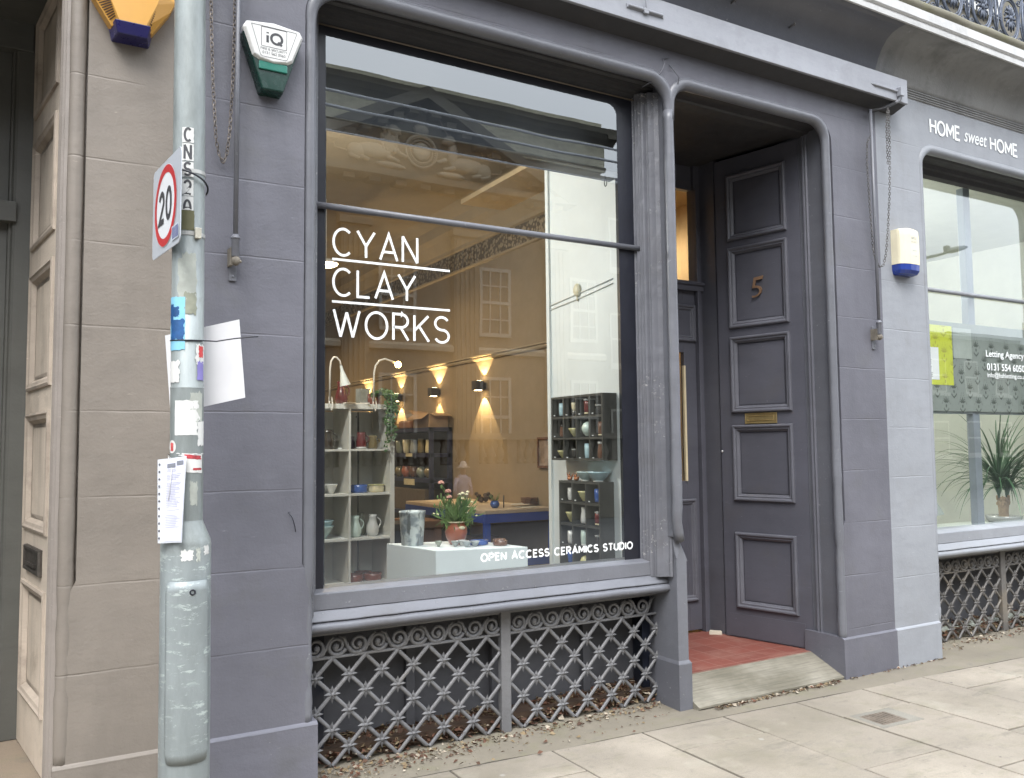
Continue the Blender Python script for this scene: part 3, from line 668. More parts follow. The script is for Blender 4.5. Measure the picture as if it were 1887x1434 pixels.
# dark timber ramp and the white wedge
rp = thing("threshold_ramp", (3.96, .13, 0), "green grey weathered wooden ramp leading up to the red tiles in the doorway", "ramp")
m, t, b, o = newmat("weathered_ramp_board")
geo = N(t, "ShaderNodeNewGeometry"); P = geo.outputs['Position']
gr_ = noise_(t, P, 8, 6, .65, stretch=(.5, 9, 9)); bg_ = noise_(t, P, 2.6, 5, .6)
cc = mixrgb(t, ramp_(t, bg_, .35, .62), (.135, .122, .09), (.24, .222, .178)); cc = mixrgb(t, math_(t, 'MULTIPLY', ramp_(t, gr_, .45, .7), .6), cc, (.075, .07, .052))
t.links.new(cc, b.inputs['Base Color']); b.inputs['Roughness'].default_value = .65
bp = N(t, "ShaderNodeBump", i_Strength=.5, i_Distance=.004); t.links.new(gr_, bp.inputs['Height']); t.links.new(bp.outputs[0], b.inputs['Normal'])
MT_RAMP = m
def RPt(x, v, d): return (x, .258 - .262 * v, .131 - .108 * v + d)
for x0_, x1_, v0, v1 in ((3.354, 4.586, 0, .80), (3.354, 4.586, .805, .90), (3.354, 4.582, .905, 1.0)):
    q = MB(); n = 14; top = [RPt(x0_ + (x1_ - x0_) * i / n, v0, 0) for i in range(n + 1)]; bot = [RPt(x0_ + (x1_ - x0_) * i / n, v1, .0015 * noise.noise(Vector((i * .7, v1 * 5, 0)))) for i in range(n + 1)]
    q.add(top + bot, [(i, n + 1 + i, n + 2 + i, i + 1) for i in range(n)])
    q.add(bot + [(p[0], p[1], p[2] - .011) for p in bot], [(i, n + 1 + i, n + 2 + i, i + 1) for i in range(n)])
    q.build("board", MT_RAMP, rp)
q = MB(); q.add([(4.586, .258, .0), (4.586, .258, .131), (4.586, -.004, .023), (4.586, -.004, 0)], [(0, 1, 2, 3)]); q.build("side_cheek", MT_RAMP, rp); q = MB(); q.add([(3.354, .258, .0), (3.354, .258, .131), (3.354, -.004, .023), (3.354, -.004, 0)], [(3, 2, 1, 0)])
q.build("side_cheek", MT_RAMP, rp)
q = MB(); q.poly([(4.36, .985, .131), (4.43, .93, .131), (4.45, .96, .131), (4.40, 1.02, .131)], (0, 0, .022)); props(q.build("door_wedge", plain("pale_wood", (.55, .5, .4), .7), None, org=(4.4, .97, .131)), "small pale wedge lying on the red tiles at the free edge of the open door", "door wedge")

# ---------------------------------------------------------------- letting agency (light grey, right)
AG = thing("letting_agency_building", (7.5, 0, 0), "light grey painted shop building at the right with HOME sweet HOME lettering over its window", "building")
w = MB()
wall(w, [(5.1, 0), (5.588, 0), (5.588, .93), (5.612, 1.0), (5.612, 3.495)] + arc(5.762, 3.495, .15, 180, 90, 8)[1:] + arc(7.69, 3.495, .15, 90, 0, 8) + [(7.84, 0), (11.5, 0), (11.5, 4.045), (5.1, 4.045)], 0, .06)
w.box(5.1, 5.58, .06, .36, 0, 4.04); w.box(5.58, 7.9, .06, .32, 3.68, 4.04)
w.build("wall", M['lite'], AG, merge=True)
w = MB(); w.box(5.57, 5.65, .032, .36, 0, 3.62); w.build("reveal", M['lite_plain'], AG, bevel=.004)
pl = MB(); plinth(pl, 5.1, 5.572, .252); pl.build("plinth", M['lite'], AG, bevel=.004)
rm = MB(); rough_roll(rm, roll_path(5.588, 7.86, 3.643, .15, .24, .0, .022), .0265, rt=.036); rm.build("window_roll_moulding", M['lite_plain'], AG)
jm = MB(); jm.prof_z([(5.735, .30), (5.735, .27), (5.70, .26), (5.70, .2), (5.67, .19), (5.665, .1), (5.63, .085)], .74, 3.6); jm.build("window_jamb", M['lite_plain'], AG)
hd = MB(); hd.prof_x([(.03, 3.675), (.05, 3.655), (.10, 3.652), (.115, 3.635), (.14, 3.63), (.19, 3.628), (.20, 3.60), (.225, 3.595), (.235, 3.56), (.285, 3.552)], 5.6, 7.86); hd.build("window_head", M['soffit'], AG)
sill_parts(5.556, 7.86, AG, 'lite_plain', 5.6, 7.86)
q = MB(); q.add([(5.73, .28, .84), (7.8, .28, .84), (7.8, .28, 3.553), (5.73, .28, 3.553)], [(0, 1, 2, 3)]); q.build("window_pane", M['glass_b'], AG)
q = MB(); q.tube([(5.7, .262, 2.672), (7.8, .262, 2.672)], .0165, 12); q.build("glazing_bar", M['lite_plain'], AG)
q = MB(); q.box(6.585, 6.67, .300, .36, .80, 3.56); q.box(5.74, 7.8, .290, .36, .76, .845); q.box(6.578, 6.585, .298, .35, .845, 1.73); q.build("inner_window_frame", plain("blue_grey_frame", (.20, .23, .26), .45), AG, bevel=.003)
q = MB(); q.box(5.735, 6.583, .30, .345, 1.722, 1.742); q.box(6.672, 7.8, .30, .345, 1.722, 1.742); q.build("transom", plain("blue_grey_frame_2", (.20, .23, .24), .45), AG)
entabl(5.1, 11.5, AG, 'cove_lite')
gr = MB()
for i, z in enumerate((3.975, 3.992, 4.010, 4.028)): gr.prof_x([(-.0, z), (-.007, z + .002), (-.009, z + .007), (-.005, z + .012), (.0, z + .014)], 5.1, 11.5, True)
gr.build("reeded_band", M['cove_lite'], AG)
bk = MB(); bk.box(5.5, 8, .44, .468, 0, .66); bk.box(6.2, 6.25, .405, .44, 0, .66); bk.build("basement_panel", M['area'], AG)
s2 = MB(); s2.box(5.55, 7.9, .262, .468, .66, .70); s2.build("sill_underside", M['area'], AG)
grille("iron_grille", "dirty black cast iron lattice grille under the letting agency window at the right", 5.59, 6.745, 6.81, 7.9, 5.68, 6.87, 5.65, 6.87, 'iron_d')
# cornice top, gutter and mossy balcony edge, one run over all three shops
BC = thing("balcony", (5, -.1, 4.3), "stone balcony with mossy edge and ornate iron railing above the shop cornice", "balcony")
q = MB(); q.prof_x([(-.20, 4.3215), (-.272, 4.3215), (-.277, 4.305), (-.290, 4.306), (-.292, 4.332), (-.286, 4.336), (-.284, 4.352), (-.292, 4.356), (-.300, 4.366), (-.300, 4.428), (-.27, 4.436), (-.2, 4.44)], -3, 11.5)
q.build("corona", M['corona'], BC)
m = stone_mat("mossy_balcony_stone", (.25, .235, .18), 1.0, .5)
q = MB(); n = 160; pr = [(-.18, 4.436), (-.262, 4.438), (-.276, 4.444), (-.294, 4.458), (-.300, 4.488), (-.292, 4.499), (-.2, 4.502), (.3, 4.505)]; k = len(pr); vs = []
for i in range(n + 1):
    x = -3 + 14.5 * i / n
    for y, z in pr: vs.append((x, y + .008 * noise.noise(Vector((x * 6, y * 9, z * 5))), z + .005 * noise.noise(Vector((x * 8, y * 9, 5)))))
q.add(vs, [(i * k + j, i * k + j + 1, (i + 1) * k + j + 1, (i + 1) * k + j) for i in range(n) for j in range(k - 1)], True); q.build("mossy_slab", m, BC)
IR = plain("blue_grey_railing_iron", (.09, .105, .14), .5, .3, .3, .4, 40)
def medallion(mb, cx, cz, y, a=.118, bz=.165):
    for s_, rr_ in ((1, .011), (.86, .006)):
        mb.tube([(cx + a * s_ * cos(w), y, cz + bz * s_ * sin(w)) for w in [2 * pi * i / 28 for i in range(28)]], rr_, 6, closed=True)
    for i in range(12):
        w = 2 * pi * i / 12; L = .80
        p0 = (cx, y, cz); p1 = (cx + a * L * .5 * cos(w), y - .012, cz + bz * L * .5 * sin(w)); p2 = (cx + a * L * .82 * cos(w + .12), y - .004, cz + bz * L * .82 * sin(w + .12))
        mb.tube([p0, p1, p2], [.004, .013, .003], 5)
        mb.ell((cx + a * .52 * cos(w + .26), y, cz + bz * .52 * sin(w + .26)), (.011, .006, .014), 6, 4)
    mb.ell((cx, y - .01, cz), (.02, .014, .024), 8, 6)
def spiral(mb, cx, cz, y, r, s_, z_):
    mb.tube([(cx + s_ * (r * (1 - i / 26)) * cos(i * .42), y, cz + z_ * (r * (1 - i / 26)) * sin(i * .42)) for i in range(24)], .005, 5)
rl = MB()
for i in range(-1, 34):
    cx = 6.43 - .36 * 12 + .36 * i
    if cx < -2.5 or cx > 11: continue
    medallion(rl, cx, 4.70, -.22)
    bx = cx + .18
    rl.tube([(bx, -.22, 4.50), (bx, -.22, 4.93)], .010, 6)
    for sg in (1, -1):
        rl.tube([(bx, -.22, 4.53), (bx + sg * .02, -.22, 4.62), (bx + sg * .045, -.22, 4.72), (bx + sg * .02, -.22, 4.85), (bx, -.22, 4.92)], .006, 5)
        spiral(rl, bx + sg * .045, 4.555, -.22, .03, sg, 1); spiral(rl, bx + sg * .05, 4.68, -.22, .028, -sg, 1); spiral(rl, bx + sg * .045, 4.86, -.22, .03, sg, -1)
        rl.tube([(bx + sg * .012, -.22, 4.51), (bx + sg * .06, -.22, 4.535), (bx + sg * .1, -.22, 4.55)], .006, 5)
for z in (4.512, 4.905, 4.955): rl.tube([(-2.8, -.22, z), (11.3, -.22, z)], .010 if z < 4.93 else .016, 6)
rl.build("railing", IR, BC)
up = MB(); up.box(-3, 11.5, .30, .34, 4.44, 9.6)
up.build("upper_wall", MT_SAND, BC)
for i, x in enumerate((.6, 3.6, 6.6, 9.6)):
    q = MB(); q.box(x - .6, x + .6, .262, .30, 5.1, 7.6); q.box(x - .52, x + .52, .262 - .01, .27, 5.18, 7.5, 1)
    q.box(x - .52, x + .52, .235, .262, 6.3, 6.36); q.box(x - .02, x + .02, .235, .262, 5.2, 7.5)
    q.build("upper_window", [plain("white_sash", (.6, .6, .58), .5), M['black']], BC)

# ---------------------------------------------------------------- brown shop building, left
BR = thing("brown_shop_building", (-1, 0, 0), "brown painted stone shop building at the left edge with a dark recessed entrance", "building")
w = MB()
wall(w, [(.60, 0), (.172, 0), (.172, .93), (.206, 1.0), (.206, 3.55)] + arc(.05, 3.55, .156, 0, 90, 6)[1:] + [(-1.25, 3.706), (-1.25, 0), (-3.2, 0), (-3.2, 4.045), (.60, 4.045)], 0, .06)
w.box(.25, .60, .06, .36, 0, 4.04); w.box(-1.25, .25, .06, .3, 3.74, 4.04)
w.build("wall", M['brown'], BR, merge=True)
w = MB(); w.box(.155, .24, .028, .36, 0, 3.7); w.prof_z([(.165, .03), (.128, .05), (.131, .07), (.118, .08), (.121, .13), (.112, .14), (.115, .19), (.128, .20), (.130, .30)], .0, 3.7); w.build("reveal", paint("brown_wood_paint", (.25, .22, .195), .5, .12, .5, .6, .2, chips=(.4, .37, .33), chip_amt=.4), BR, bevel=.003)
pl = MB(); plinth(pl, .140, .60, .305); pl.build("plinth", M['brown'], BR, bevel=.004)
q = MB(); pth = [(.172, .026, z) for z in [.30 + .05 * i for i in range(67)]]; rough_roll(q, pth, .031, .002); q.build("roll_moulding", M['brown'], BR)
entabl(-3.2, .60, BR, 'brown')
vx, vy = -.1438, .9896
def BP(s_, z, d=0): return (.146 + vx * s_ - vy * d, .262 + vy * s_ + vx * d, z)
def bleaf_box(mb, s0, s1, z0, z1, d0, d1):
    vs = [BP(a, z, d) for a in (s0, s1) for d in (d0, d1) for z in (z0, z1)]
    mb.add(vs, [(0, 1, 3, 2), (4, 6, 7, 5), (0, 4, 5, 1), (2, 3, 7, 6), (0, 2, 6, 4), (1, 5, 7, 3)])
BPAN = [(3.14, 3.62), (2.48, 3.0), (1.795, 2.345), (1.145, 1.674), (.378, .892)]
s0, s1 = .205, .75
mb = MB(); bleaf_box(mb, 0, s0, .135, 3.66, -.045, 0); bleaf_box(mb, s1, .84, .135, 3.66, -.045, 0)
zs = [.135] + [z for p in BPAN[::-1] for z in p] + [3.66]
for i in range(0, len(zs), 2): bleaf_box(mb, s0, s1, zs[i], zs[i + 1], -.045, 0)
BL = mb.build("door_leaf", M['cream'], BR)
mp2 = [(-.002, 0), (0, .010), (.012, .014), (.02, .008), (.034, .004), (.05, -.016), (.07, -.016)]
for z0, z1 in BPAN:
    p = MB(); bleaf_box(p, s0, s1, z0, z1, -.035, -.016); p.build("panel", M['cream'], BL)
    p = MB(); frame_mould(p, BP, s0 - .006, s1 + .006, z0 - .006, z1 + .006, mp2); p.build("panel_moulding", M['cream_d'], BL)
p = MB(); bleaf_box(p, .29, .665, .955, 1.07, 0, .010); frame_mould(p, BP, .29, .665, .955, 1.07, [(0, .010), (.004, .018), (.016, .018), (.022, .008)]); bleaf_box(p, .38, .6, .985, 1.0, .010, .02); p.build("letterbox", plain("dark_pitted_metal", (.10, .09, .08), .45, .7, .4, .5, 60), BL)
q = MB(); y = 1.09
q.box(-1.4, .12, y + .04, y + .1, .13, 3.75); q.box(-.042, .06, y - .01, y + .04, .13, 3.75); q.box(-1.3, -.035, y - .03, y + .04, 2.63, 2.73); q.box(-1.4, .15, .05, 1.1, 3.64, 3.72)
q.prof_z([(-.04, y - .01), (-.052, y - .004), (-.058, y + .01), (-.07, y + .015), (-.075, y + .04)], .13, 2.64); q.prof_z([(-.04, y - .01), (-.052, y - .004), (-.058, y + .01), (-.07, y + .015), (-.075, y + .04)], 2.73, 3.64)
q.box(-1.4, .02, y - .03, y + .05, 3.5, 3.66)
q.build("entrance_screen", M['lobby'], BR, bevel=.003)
q = MB(); q.box(-1.4, .13, .02, 1.15, 0, .128)
q.build("entrance_step", stone_mat("stained_doorstep", (.30, .24, .18), .4, .6), BR, bevel=.006)
# body of the buildings behind the fronts (blocks daylight, closes the rooms)
q = MB(); q.box(-3.2, -3.16, .0, 10, 0, 9.6); q.box(11.46, 11.5, .0, 10, 0, 9.6); q.box(-3.2, 11.5, 9.96, 10, 0, 9.6); q.box(-3.2, 11.5, .34, 10, 4.10, 4.2); q.box(-3.2, 11.5, .34, 10, 9.5, 9.6)
q.box(-3.2, 1.0, 1.24, 1.28, 0, 4.1); q.box(.96, 1.0, .32, 9.96, 0, 4.1); q.box(5.3, 5.34, .32, 9.96, 0, 4.1)
q.build("rear_walls", MT_SAND, BR)
# ---------------------------------------------------------------- ceramics studio interior
MT_ROOM = plain("warm_cream_plaster", (.25, .185, .112), .85, 0, .05, .05, 12)
MT_CEIL = plain("cream_ceiling", (.30, .235, .15), .9, 0, .04, .03)
MT_FLOOR = plain("dark_brown_floor", (.075, .05, .035), .5, 0, .3, .1, 8)
q = MB(); q.box(3.95, 4.0, 1.37, 9.5, .08, 3.9); props(q.build("room_side_wall", MT_ROOM), kind='structure')
q = MB(); q.box(1.0, 4.0, 9.5, 9.55, .08, 3.9); q.box(1.0, 1.02, .34, 9.5, .08, 3.9); q.box(3.27, 3.95, 1.36, 1.375, .08, 3.9); props(q.build("room_wall", MT_ROOM), kind='structure')
q = MB(); q.box(1.0, 4.0, .60, 9.55, 3.86, 3.90); props(q.build("room_ceiling", MT_CEIL), kind='structure')
q = MB(); q.box(1.0, 4.0, .30, 9.55, .02, .08); props(q.build("room_floor", MT_FLOOR), kind='structure')
# plaster cornice: fretted band high on the side wall, picture rail lower down
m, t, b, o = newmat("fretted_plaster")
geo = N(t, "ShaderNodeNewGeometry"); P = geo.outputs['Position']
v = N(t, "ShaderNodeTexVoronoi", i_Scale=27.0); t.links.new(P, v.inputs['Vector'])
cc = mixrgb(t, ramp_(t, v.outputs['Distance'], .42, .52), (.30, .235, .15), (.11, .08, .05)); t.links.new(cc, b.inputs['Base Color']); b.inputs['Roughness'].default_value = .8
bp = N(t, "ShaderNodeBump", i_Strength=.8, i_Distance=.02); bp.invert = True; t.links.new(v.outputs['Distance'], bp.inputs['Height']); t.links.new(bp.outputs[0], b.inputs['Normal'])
def prof_y(mb, pr, y0, y1, smooth=False):
    n = len(pr); mb.add([(x, y0, z) for x, z in pr] + [(x, y1, z) for x, z in pr], [(i, i + 1, n + i + 1, n + i) for i in range(n - 1)], smooth)
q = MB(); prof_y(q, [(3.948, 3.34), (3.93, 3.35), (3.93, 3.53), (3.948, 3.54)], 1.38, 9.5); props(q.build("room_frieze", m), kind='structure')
q = MB(); prof_y(q, [(3.95, 3.32), (3.92, 3.325), (3.915, 3.34), (3.93, 3.35)], 1.38, 9.5); prof_y(q, [(3.93, 3.53), (3.90, 3.54), (3.89, 3.57), (3.80, 3.66), (3.74, 3.70), (3.70, 3.78), (3.62, 3.84), (3.58, 3.86)], 1.38, 9.5)
prof_y(q, [(3.95, 2.352), (3.925, 2.356), (3.915, 2.37), (3.925, 2.385), (3.905, 2.392), (3.905, 2.405), (3.95, 2.41)], 1.38, 9.5)
q.prof_x([(9.5, 2.352), (9.475, 2.356), (9.465, 2.37), (9.475, 2.385), (9.455, 2.405), (9.5, 2.41)], 1.0, 3.95); q.prof_x([(9.5, 3.32), (9.44, 3.34), (9.44, 3.54), (9.3, 3.7), (9.2, 3.86)], 1.0, 3.95)
props(q.build("room_mouldings", MT_CEIL), kind='structure')
# window reveal inside: white pillar wall, black side linings, black blind box
MT_WHITE = plain("white_display_paint", (.70, .74, .74), .6, 0, .03, .03)
q = MB(); q.box(3.263, 3.30, .56, 1.36, .08, 3.86); q.box(3.246, 3.263, 1.335, 1.372, .08, 3.86); props(q.build("pillar_wall", MT_WHITE), kind='structure')
q = MB(); q.poly([(3.212, .315, .08), (3.263, .56, .08), (3.30, .56, .08), (3.30, .315, .08)], (0, 0, 3.6)); q.box(1.10, 1.262, .33, .75, .08, 3.6); q.box(1.10, 1.292, .325, .36, .08, 3.6); props(q.build("dark_window_lining", M['navy']), kind='structure')
q = MB(); q.box(1.20, 3.262, .38, .40, 3.180, 3.62); q.box(1.20, 3.262, .40, .62, 3.60, 3.9); q.box(1.10, 3.3, .60, .62, 3.2, 3.9); q.box(1.2, 3.262, .40, .62, 3.2, 3.215); props(q.build("blind_box", M['navy']), kind='structure')
q = MB(); q.tube([(1.262, .378, 3.176), (3.25, .378, 3.176)], .006, 6); props(q.build("blind_rail", plain("dark_rail", (.1, .09, .08), .4)), kind='structure')
hk = MB(); hk.tube([(3.06, .39, 3.18), (3.06, .39, 3.12)], .002, 5); hk.tube([(3.06 + .0 * 1, .39 + .012 * cos(w), 3.10 + .022 * sin(w)) for w in [2 * pi * i / 12 for i in range(12)]], .003, 5, closed=True)
props(hk.build("blind_pull", M['black'], None, org=(3.06, .39, 3.18)), "black ring pull hanging from the blind box at top right of the window", "blind pull")
# junction box and cables on the white wall
q = MB(); q.ell((3.25, .99, 2.555), (.02, .036, .045), 12, 8); q.tube([(3.25, .99, 2.51), (3.255, .99, 2.48)], .006, 6)
props(q.build("junction_box", plain("cream_plastic", (.62, .58, .42), .4), None, org=(3.25, .99, 2.55)), "round cream junction box on the white wall inside the window", "junction box")
for i, (pts, lb) in enumerate((([(3.258, 1.34, 2.50), (3.258, 1.0, 2.53), (3.258, .60, 2.565)], "upper white cable clipped across the white wall"), ([(3.258, 1.34, 2.47), (3.258, 1.0, 2.495), (3.258, .60, 2.535)], "lower white cable clipped across the white wall"))):
    q = MB(); q.tube(pts, .005, 6); props(q.build("cable", plain("white_cable%d" % i, (.62, .64, .62), .4), None, org=pts[0]), lb, "cable")

# ---- ceramics toolkit
GL = {}
def glaze(key, col, rough=.22, var=.15, scale=14):
    if key not in GL: GL[key] = plain("glaze_" + key, col, rough, 0, var, .06, scale, .6, .3)
    return GL[key]
glaze('redbrown', (.16, .042, .028)); glaze('tenmoku', (.035, .025, .018)); glaze('oxblood', (.13, .02, .022)); glaze('olive', (.17, .13, .06)); glaze('white', (.62, .62, .60)); glaze('cream', (.62, .55, .36))
glaze('celadon', (.42, .56, .56)); glaze('paleblue', (.42, .60, .66)); glaze('blue', (.03, .09, .32)); glaze('yellow', (.55, .52, .26)); glaze('terracotta', (.35, .10, .05), .35); glaze('greygreen', (.25, .27, .22)); glaze('mint', (.55, .66, .6))
glaze('dark', (.03, .028, .028)); glaze('brown', (.14, .065, .04)); glaze('purple', (.12, .08, .12)); glaze('marble', (.36, .39, .40), .45, .5, 10); glaze('grey', (.3, .31, .3))
PROF = {
 'beaker': [(.0, 0), (.36, 0), (.40, .03), (.44, .3), (.45, .6), (.43, 1), (.39, .99), (.40, .5), (.0, .1)],
 'cup': [(.0, 0), (.25, 0), (.30, .04), (.40, .3), (.44, .7), (.46, 1), (.42, .99), (.38, .4), (.0, .12)],
 'bowl': [(.0, 0), (.18, 0), (.19, .1), (.22, .16), (.36, .5), (.46, .85), (.50, 1), (.47, .98), (.34, .5), (.0, .22)],
 'moon': [(.0, 0), (.22, 0), (.23, .06), (.38, .2), (.48, .45), (.48, .6), (.38, .85), (.2, .96), (.16, 1), (.13, .98), (.0, .9)],
 'jug': [(.0, 0), (.30, 0), (.38, .06), (.45, .22), (.44, .38), (.34, .58), (.27, .72), (.26, .85), (.31, 1), (.28, .99), (.22, .8), (.0, .5)],
 'mug': [(.0, 0), (.36, 0), (.42, .05), (.45, .2), (.42, .5), (.36, .7), (.36, .85), (.38, 1), (.34, .99), (.32, .7), (.0, .2)],
 'dish': [(.0, 0), (.44, 0), (.49, .15), (.49, .5), (.46, .65), (.50, 1), (.46, .98), (.42, .4), (.0, .3)],
 'pot': [(.0, 0), (.26, 0), (.30, .04), (.44, .3), (.49, .52), (.46, .72), (.36, .88), (.40, .97), (.38, 1), (.33, .98), (.34, .85), (.0, .3)],
 'bucket': [(.0, 0), (.40, 0), (.41, .02), (.44, .4), (.475, .8), (.49, .93), (.50, .94), (.50, 1), (.465, 1), (.44, .8), (.0, .75)],
}
def pot(name, label, cat, x, y, z, w_, h, prof, mats, handle=None, foot=None, rim=None, group=None, tilt=0, spout=False, hs=1):
    """thrown pot: body (with rim and foot bands of glaze) and a pulled handle"""
    m0 = GL[mats] if isinstance(mats, str) else mats
    pr = PROF[prof]; n = len(pr)
    if handle is None and rim is None and foot is None:
        mb = MB(); mb.lathe([(a * w_, c * h) for a, c in pr], (x, y, z), 22)
        if spout: pass
        return props(mb.build(name, m0, None, org=(x, y, z)), label, cat, group)
    T = thing(name, (x, y, z), label, cat, group)
    mb = MB(); mb.lathe([(a * w_, c * h) for a, c in pr], (x, y, z), 22)
    if spout:
        mb.ell((x - .27 * w_, y, z + h * .965), (.07 * w_, .05 * w_, .035 * h), 8, 6)
    mb.build("body", m0, T)
    if foot:
        mb = MB(); k = [p for p in pr if p[1] <= .16][:4]; rmax = max(p[0] for p in k)
        mb.lathe([(rmax * w_ * .92, 0), (rmax * w_ + .002, .002), (rmax * w_ + .0025, h * .11), (rmax * w_ * .98, h * .13)], (x, y, z), 22); mb.build("foot", GL[foot], T)
    if rim:
        top = max(pr, key=lambda p: p[1]); mb = MB(); mb.lathe([(top[0] * w_ - .001, h * .86), (top[0] * w_ + .002, h * .88), (top[0] * w_ + .0025, h * .995), (top[0] * w_ - .004, h * 1.005), (top[0] * w_ - .008, h * .95)], (x, y, z), 22); mb.build("rim", GL[rim], T)
    if handle is not None:
        a = R(handle); L = w_ * .30 * hs; r1 = w_ * .33; z1 = z + h * .84; z0 = z + h * .28
        pts = []
        for i in range(9):
            u = i / 8; rad = r1 + L * sin(pi * u) + (.06 * w_ if u > .9 else 0); zz_ = z1 + (z0 - z1) * u + .05 * h * sin(pi * u)
            pts.append((x + rad * cos(a), y + rad * sin(a), zz_))
        mb = MB(); mb.tube(pts, [.007, .006, .0055, .005, .005, .005, .005, .006, .007], 7); mb.build("handle", m0, T)
    return T

# ---- white grid shelving
KX = [1.542, 1.878, 2.224, 2.574]; KZ = [.10, .452, .798, 1.142, 1.487, 1.826]
MT_KAL = plain("white_shelf_board", (.66, .65, .60), .5, 0, .03, .02)
K = thing("shelving_unit", (2.06, 2.8, .08), "tall white open grid shelving unit full of pots behind the left side of the window", "shelving unit")
q = MB(); q.box(1.524, 1.56, 2.62, 3.01, .08, 1.845); q.build("side_panel", MT_KAL, K, bevel=.001); q = MB(); q.box(2.556, 2.593, 2.62, 3.01, .08, 1.845); q.build("side_panel", MT_KAL, K, bevel=.001)
q = MB(); q.box(1.56, 2.556, 2.62, 3.01, 1.807, 1.845); q.build("top_board", MT_KAL, K, bevel=.001); q = MB(); q.box(1.56, 2.556, 2.62, 3.01, .08, .118); q.build("bottom_board", MT_KAL, K, bevel=.001)
for z in KZ[1:5]: q = MB(); q.box(1.56, 2.556, 2.621, 3.0, z - .008, z + .008); q.build("shelf", MT_KAL, K)
for x in KX[1:3]: q = MB(); q.box(x - .008, x + .008, 2.6205, 3.005, .118, 1.807); q.build("divider", MT_KAL, K)
q = MB(); q.box(1.56, 2.424, 3.01, 3.02, .118, 1.80); q.box(2.44, 2.556, 3.01, 3.02, .118, 1.80); q.build("back_panel", MT_KAL, K)
q = MB(); q.box(2.40, 2.46, 3.021, 3.03, .118, 1.80); q.build("gap_shade_strip", M['black'], K)  # black strip stands in for the shade inside the back panel gap
for z in (.8, 1.62): q = MB(); q.ell((2.415, 3.008, z + .14), (.007, .004, .007), 8, 5); q.build("cable_hole", M['black'], K)
z = 1.846
pot("jug", "tall plum brown jug with handle standing on top of the white shelving unit", "jug", 2.208, 2.78, z, .115, .185, 'jug', 'oxblood', handle=0, spout=True, hs=.8)
z1, z2, z3, z4 = 1.496, 1.151, .807, .461
pot("jug", "black brown tankard jug with pale emblem in the top left compartment of the shelving", "jug", 2.075, 2.72, z1, .125, .15, 'mug', 'tenmoku', handle=0)
pot("mug", "purple grey mug half hidden behind the red tankard in the shelving", "mug", 2.30, 2.82, z1, .08, .10, 'mug', 'purple', handle=180)
pot("tankard", "dark red tankard with white foot between two mugs in the shelving", "mug", 2.355, 2.73, z1, .095, .13, 'mug', 'oxblood', handle=0, foot='white', hs=1.2)
pot("mug", "olive brown mug at the right of the dark red tankard", "mug", 2.457, 2.74, z1, .088, .105, 'mug', 'olive', handle=0)
pot("bowl", "left white bowl on the second shelf, half hidden by the window edge", "bowl", 2.035, 2.76, z2, .09, .07, 'bowl', 'white')
pot("bowl", "right white bowl on the second shelf beside its twin near the window edge", "bowl", 2.115, 2.74, z2, .10, .075, 'bowl', 'white')
pot("dish", "straight sided dark blue dish on the second shelf", "dish", 2.34, 2.74, z2, .14, .062, 'dish', 'blue')
pot("dish", "cream dish with brown splashes beside the dark blue dish on the second shelf", "dish", 2.482, 2.74, z2, .135, .062, 'dish', 'cream', rim='yellow')
pot("bowl", "wide pale blue bowl on the third shelf, lower of two nested", "bowl", 2.05, 2.76, z3, .185, .10, 'bowl', 'celadon')
pot("bowl", "pale blue bowl nested tilted on top of the wide one on the third shelf", "bowl", 2.055, 2.765, z3 + .045, .175, .095, 'bowl', 'paleblue')
pot("jug", "pale celadon jug, left of the three jugs on the third shelf", "jug", 2.305, 2.73, z3, .115, .165, 'jug', 'mint', handle=0, spout=True)
pot("jug", "grey green jug standing at the back between two white jugs", "jug", 2.40, 2.86, z3, .10, .175, 'jug', 'greygreen')
pot("jug", "off white jug with big handle, right of the three jugs on the third shelf", "jug", 2.45, 2.73, z3, .112, .17, 'jug', 'white', handle=0, spout=True)
pot("lidded_pot", "round glossy red brown pot in the lowest left compartment", "pot", 2.00, 2.73, z4, .12, .13, 'pot', 'terracotta', rim='cream')
pot("dish", "dark red brown round dish at the left on the lowest visible shelf", "dish", 2.305, 2.75, z4, .15, .055, 'dish', 'redbrown')
pot("dish", "dark red brown dish at the back between two others on the lowest visible shelf", "dish", 2.42, 2.86, z4, .15, .055, 'dish', 'redbrown')
pot("dish", "dark red brown round dish at the right on the lowest visible shelf", "dish", 2.455, 2.74, z4, .15, .055, 'dish', 'redbrown')
def tag(x, y, z, lb, a=0, s_=.016, group="white price tags standing before the pots"):
    mb = MB(); Mx = rotz(a, (x, y, z)); mb.box(x - s_, x + s_, y - .003, y + .003, z, z + s_ * .6, M=Mx)
    props(mb.build("price_tag", M['white_vinyl'], None, org=(x, y, z)), lb, "price tag", group)
tag(2.15, 2.64, z1, "white price card at the shelf edge below the black brown tankard jug")
tag(2.17, 2.64, z3, "white price card at the shelf edge beside the pale blue nested bowls")
tag(2.18, 2.64, z4, "white price card on the lowest shelf near the red brown pot")
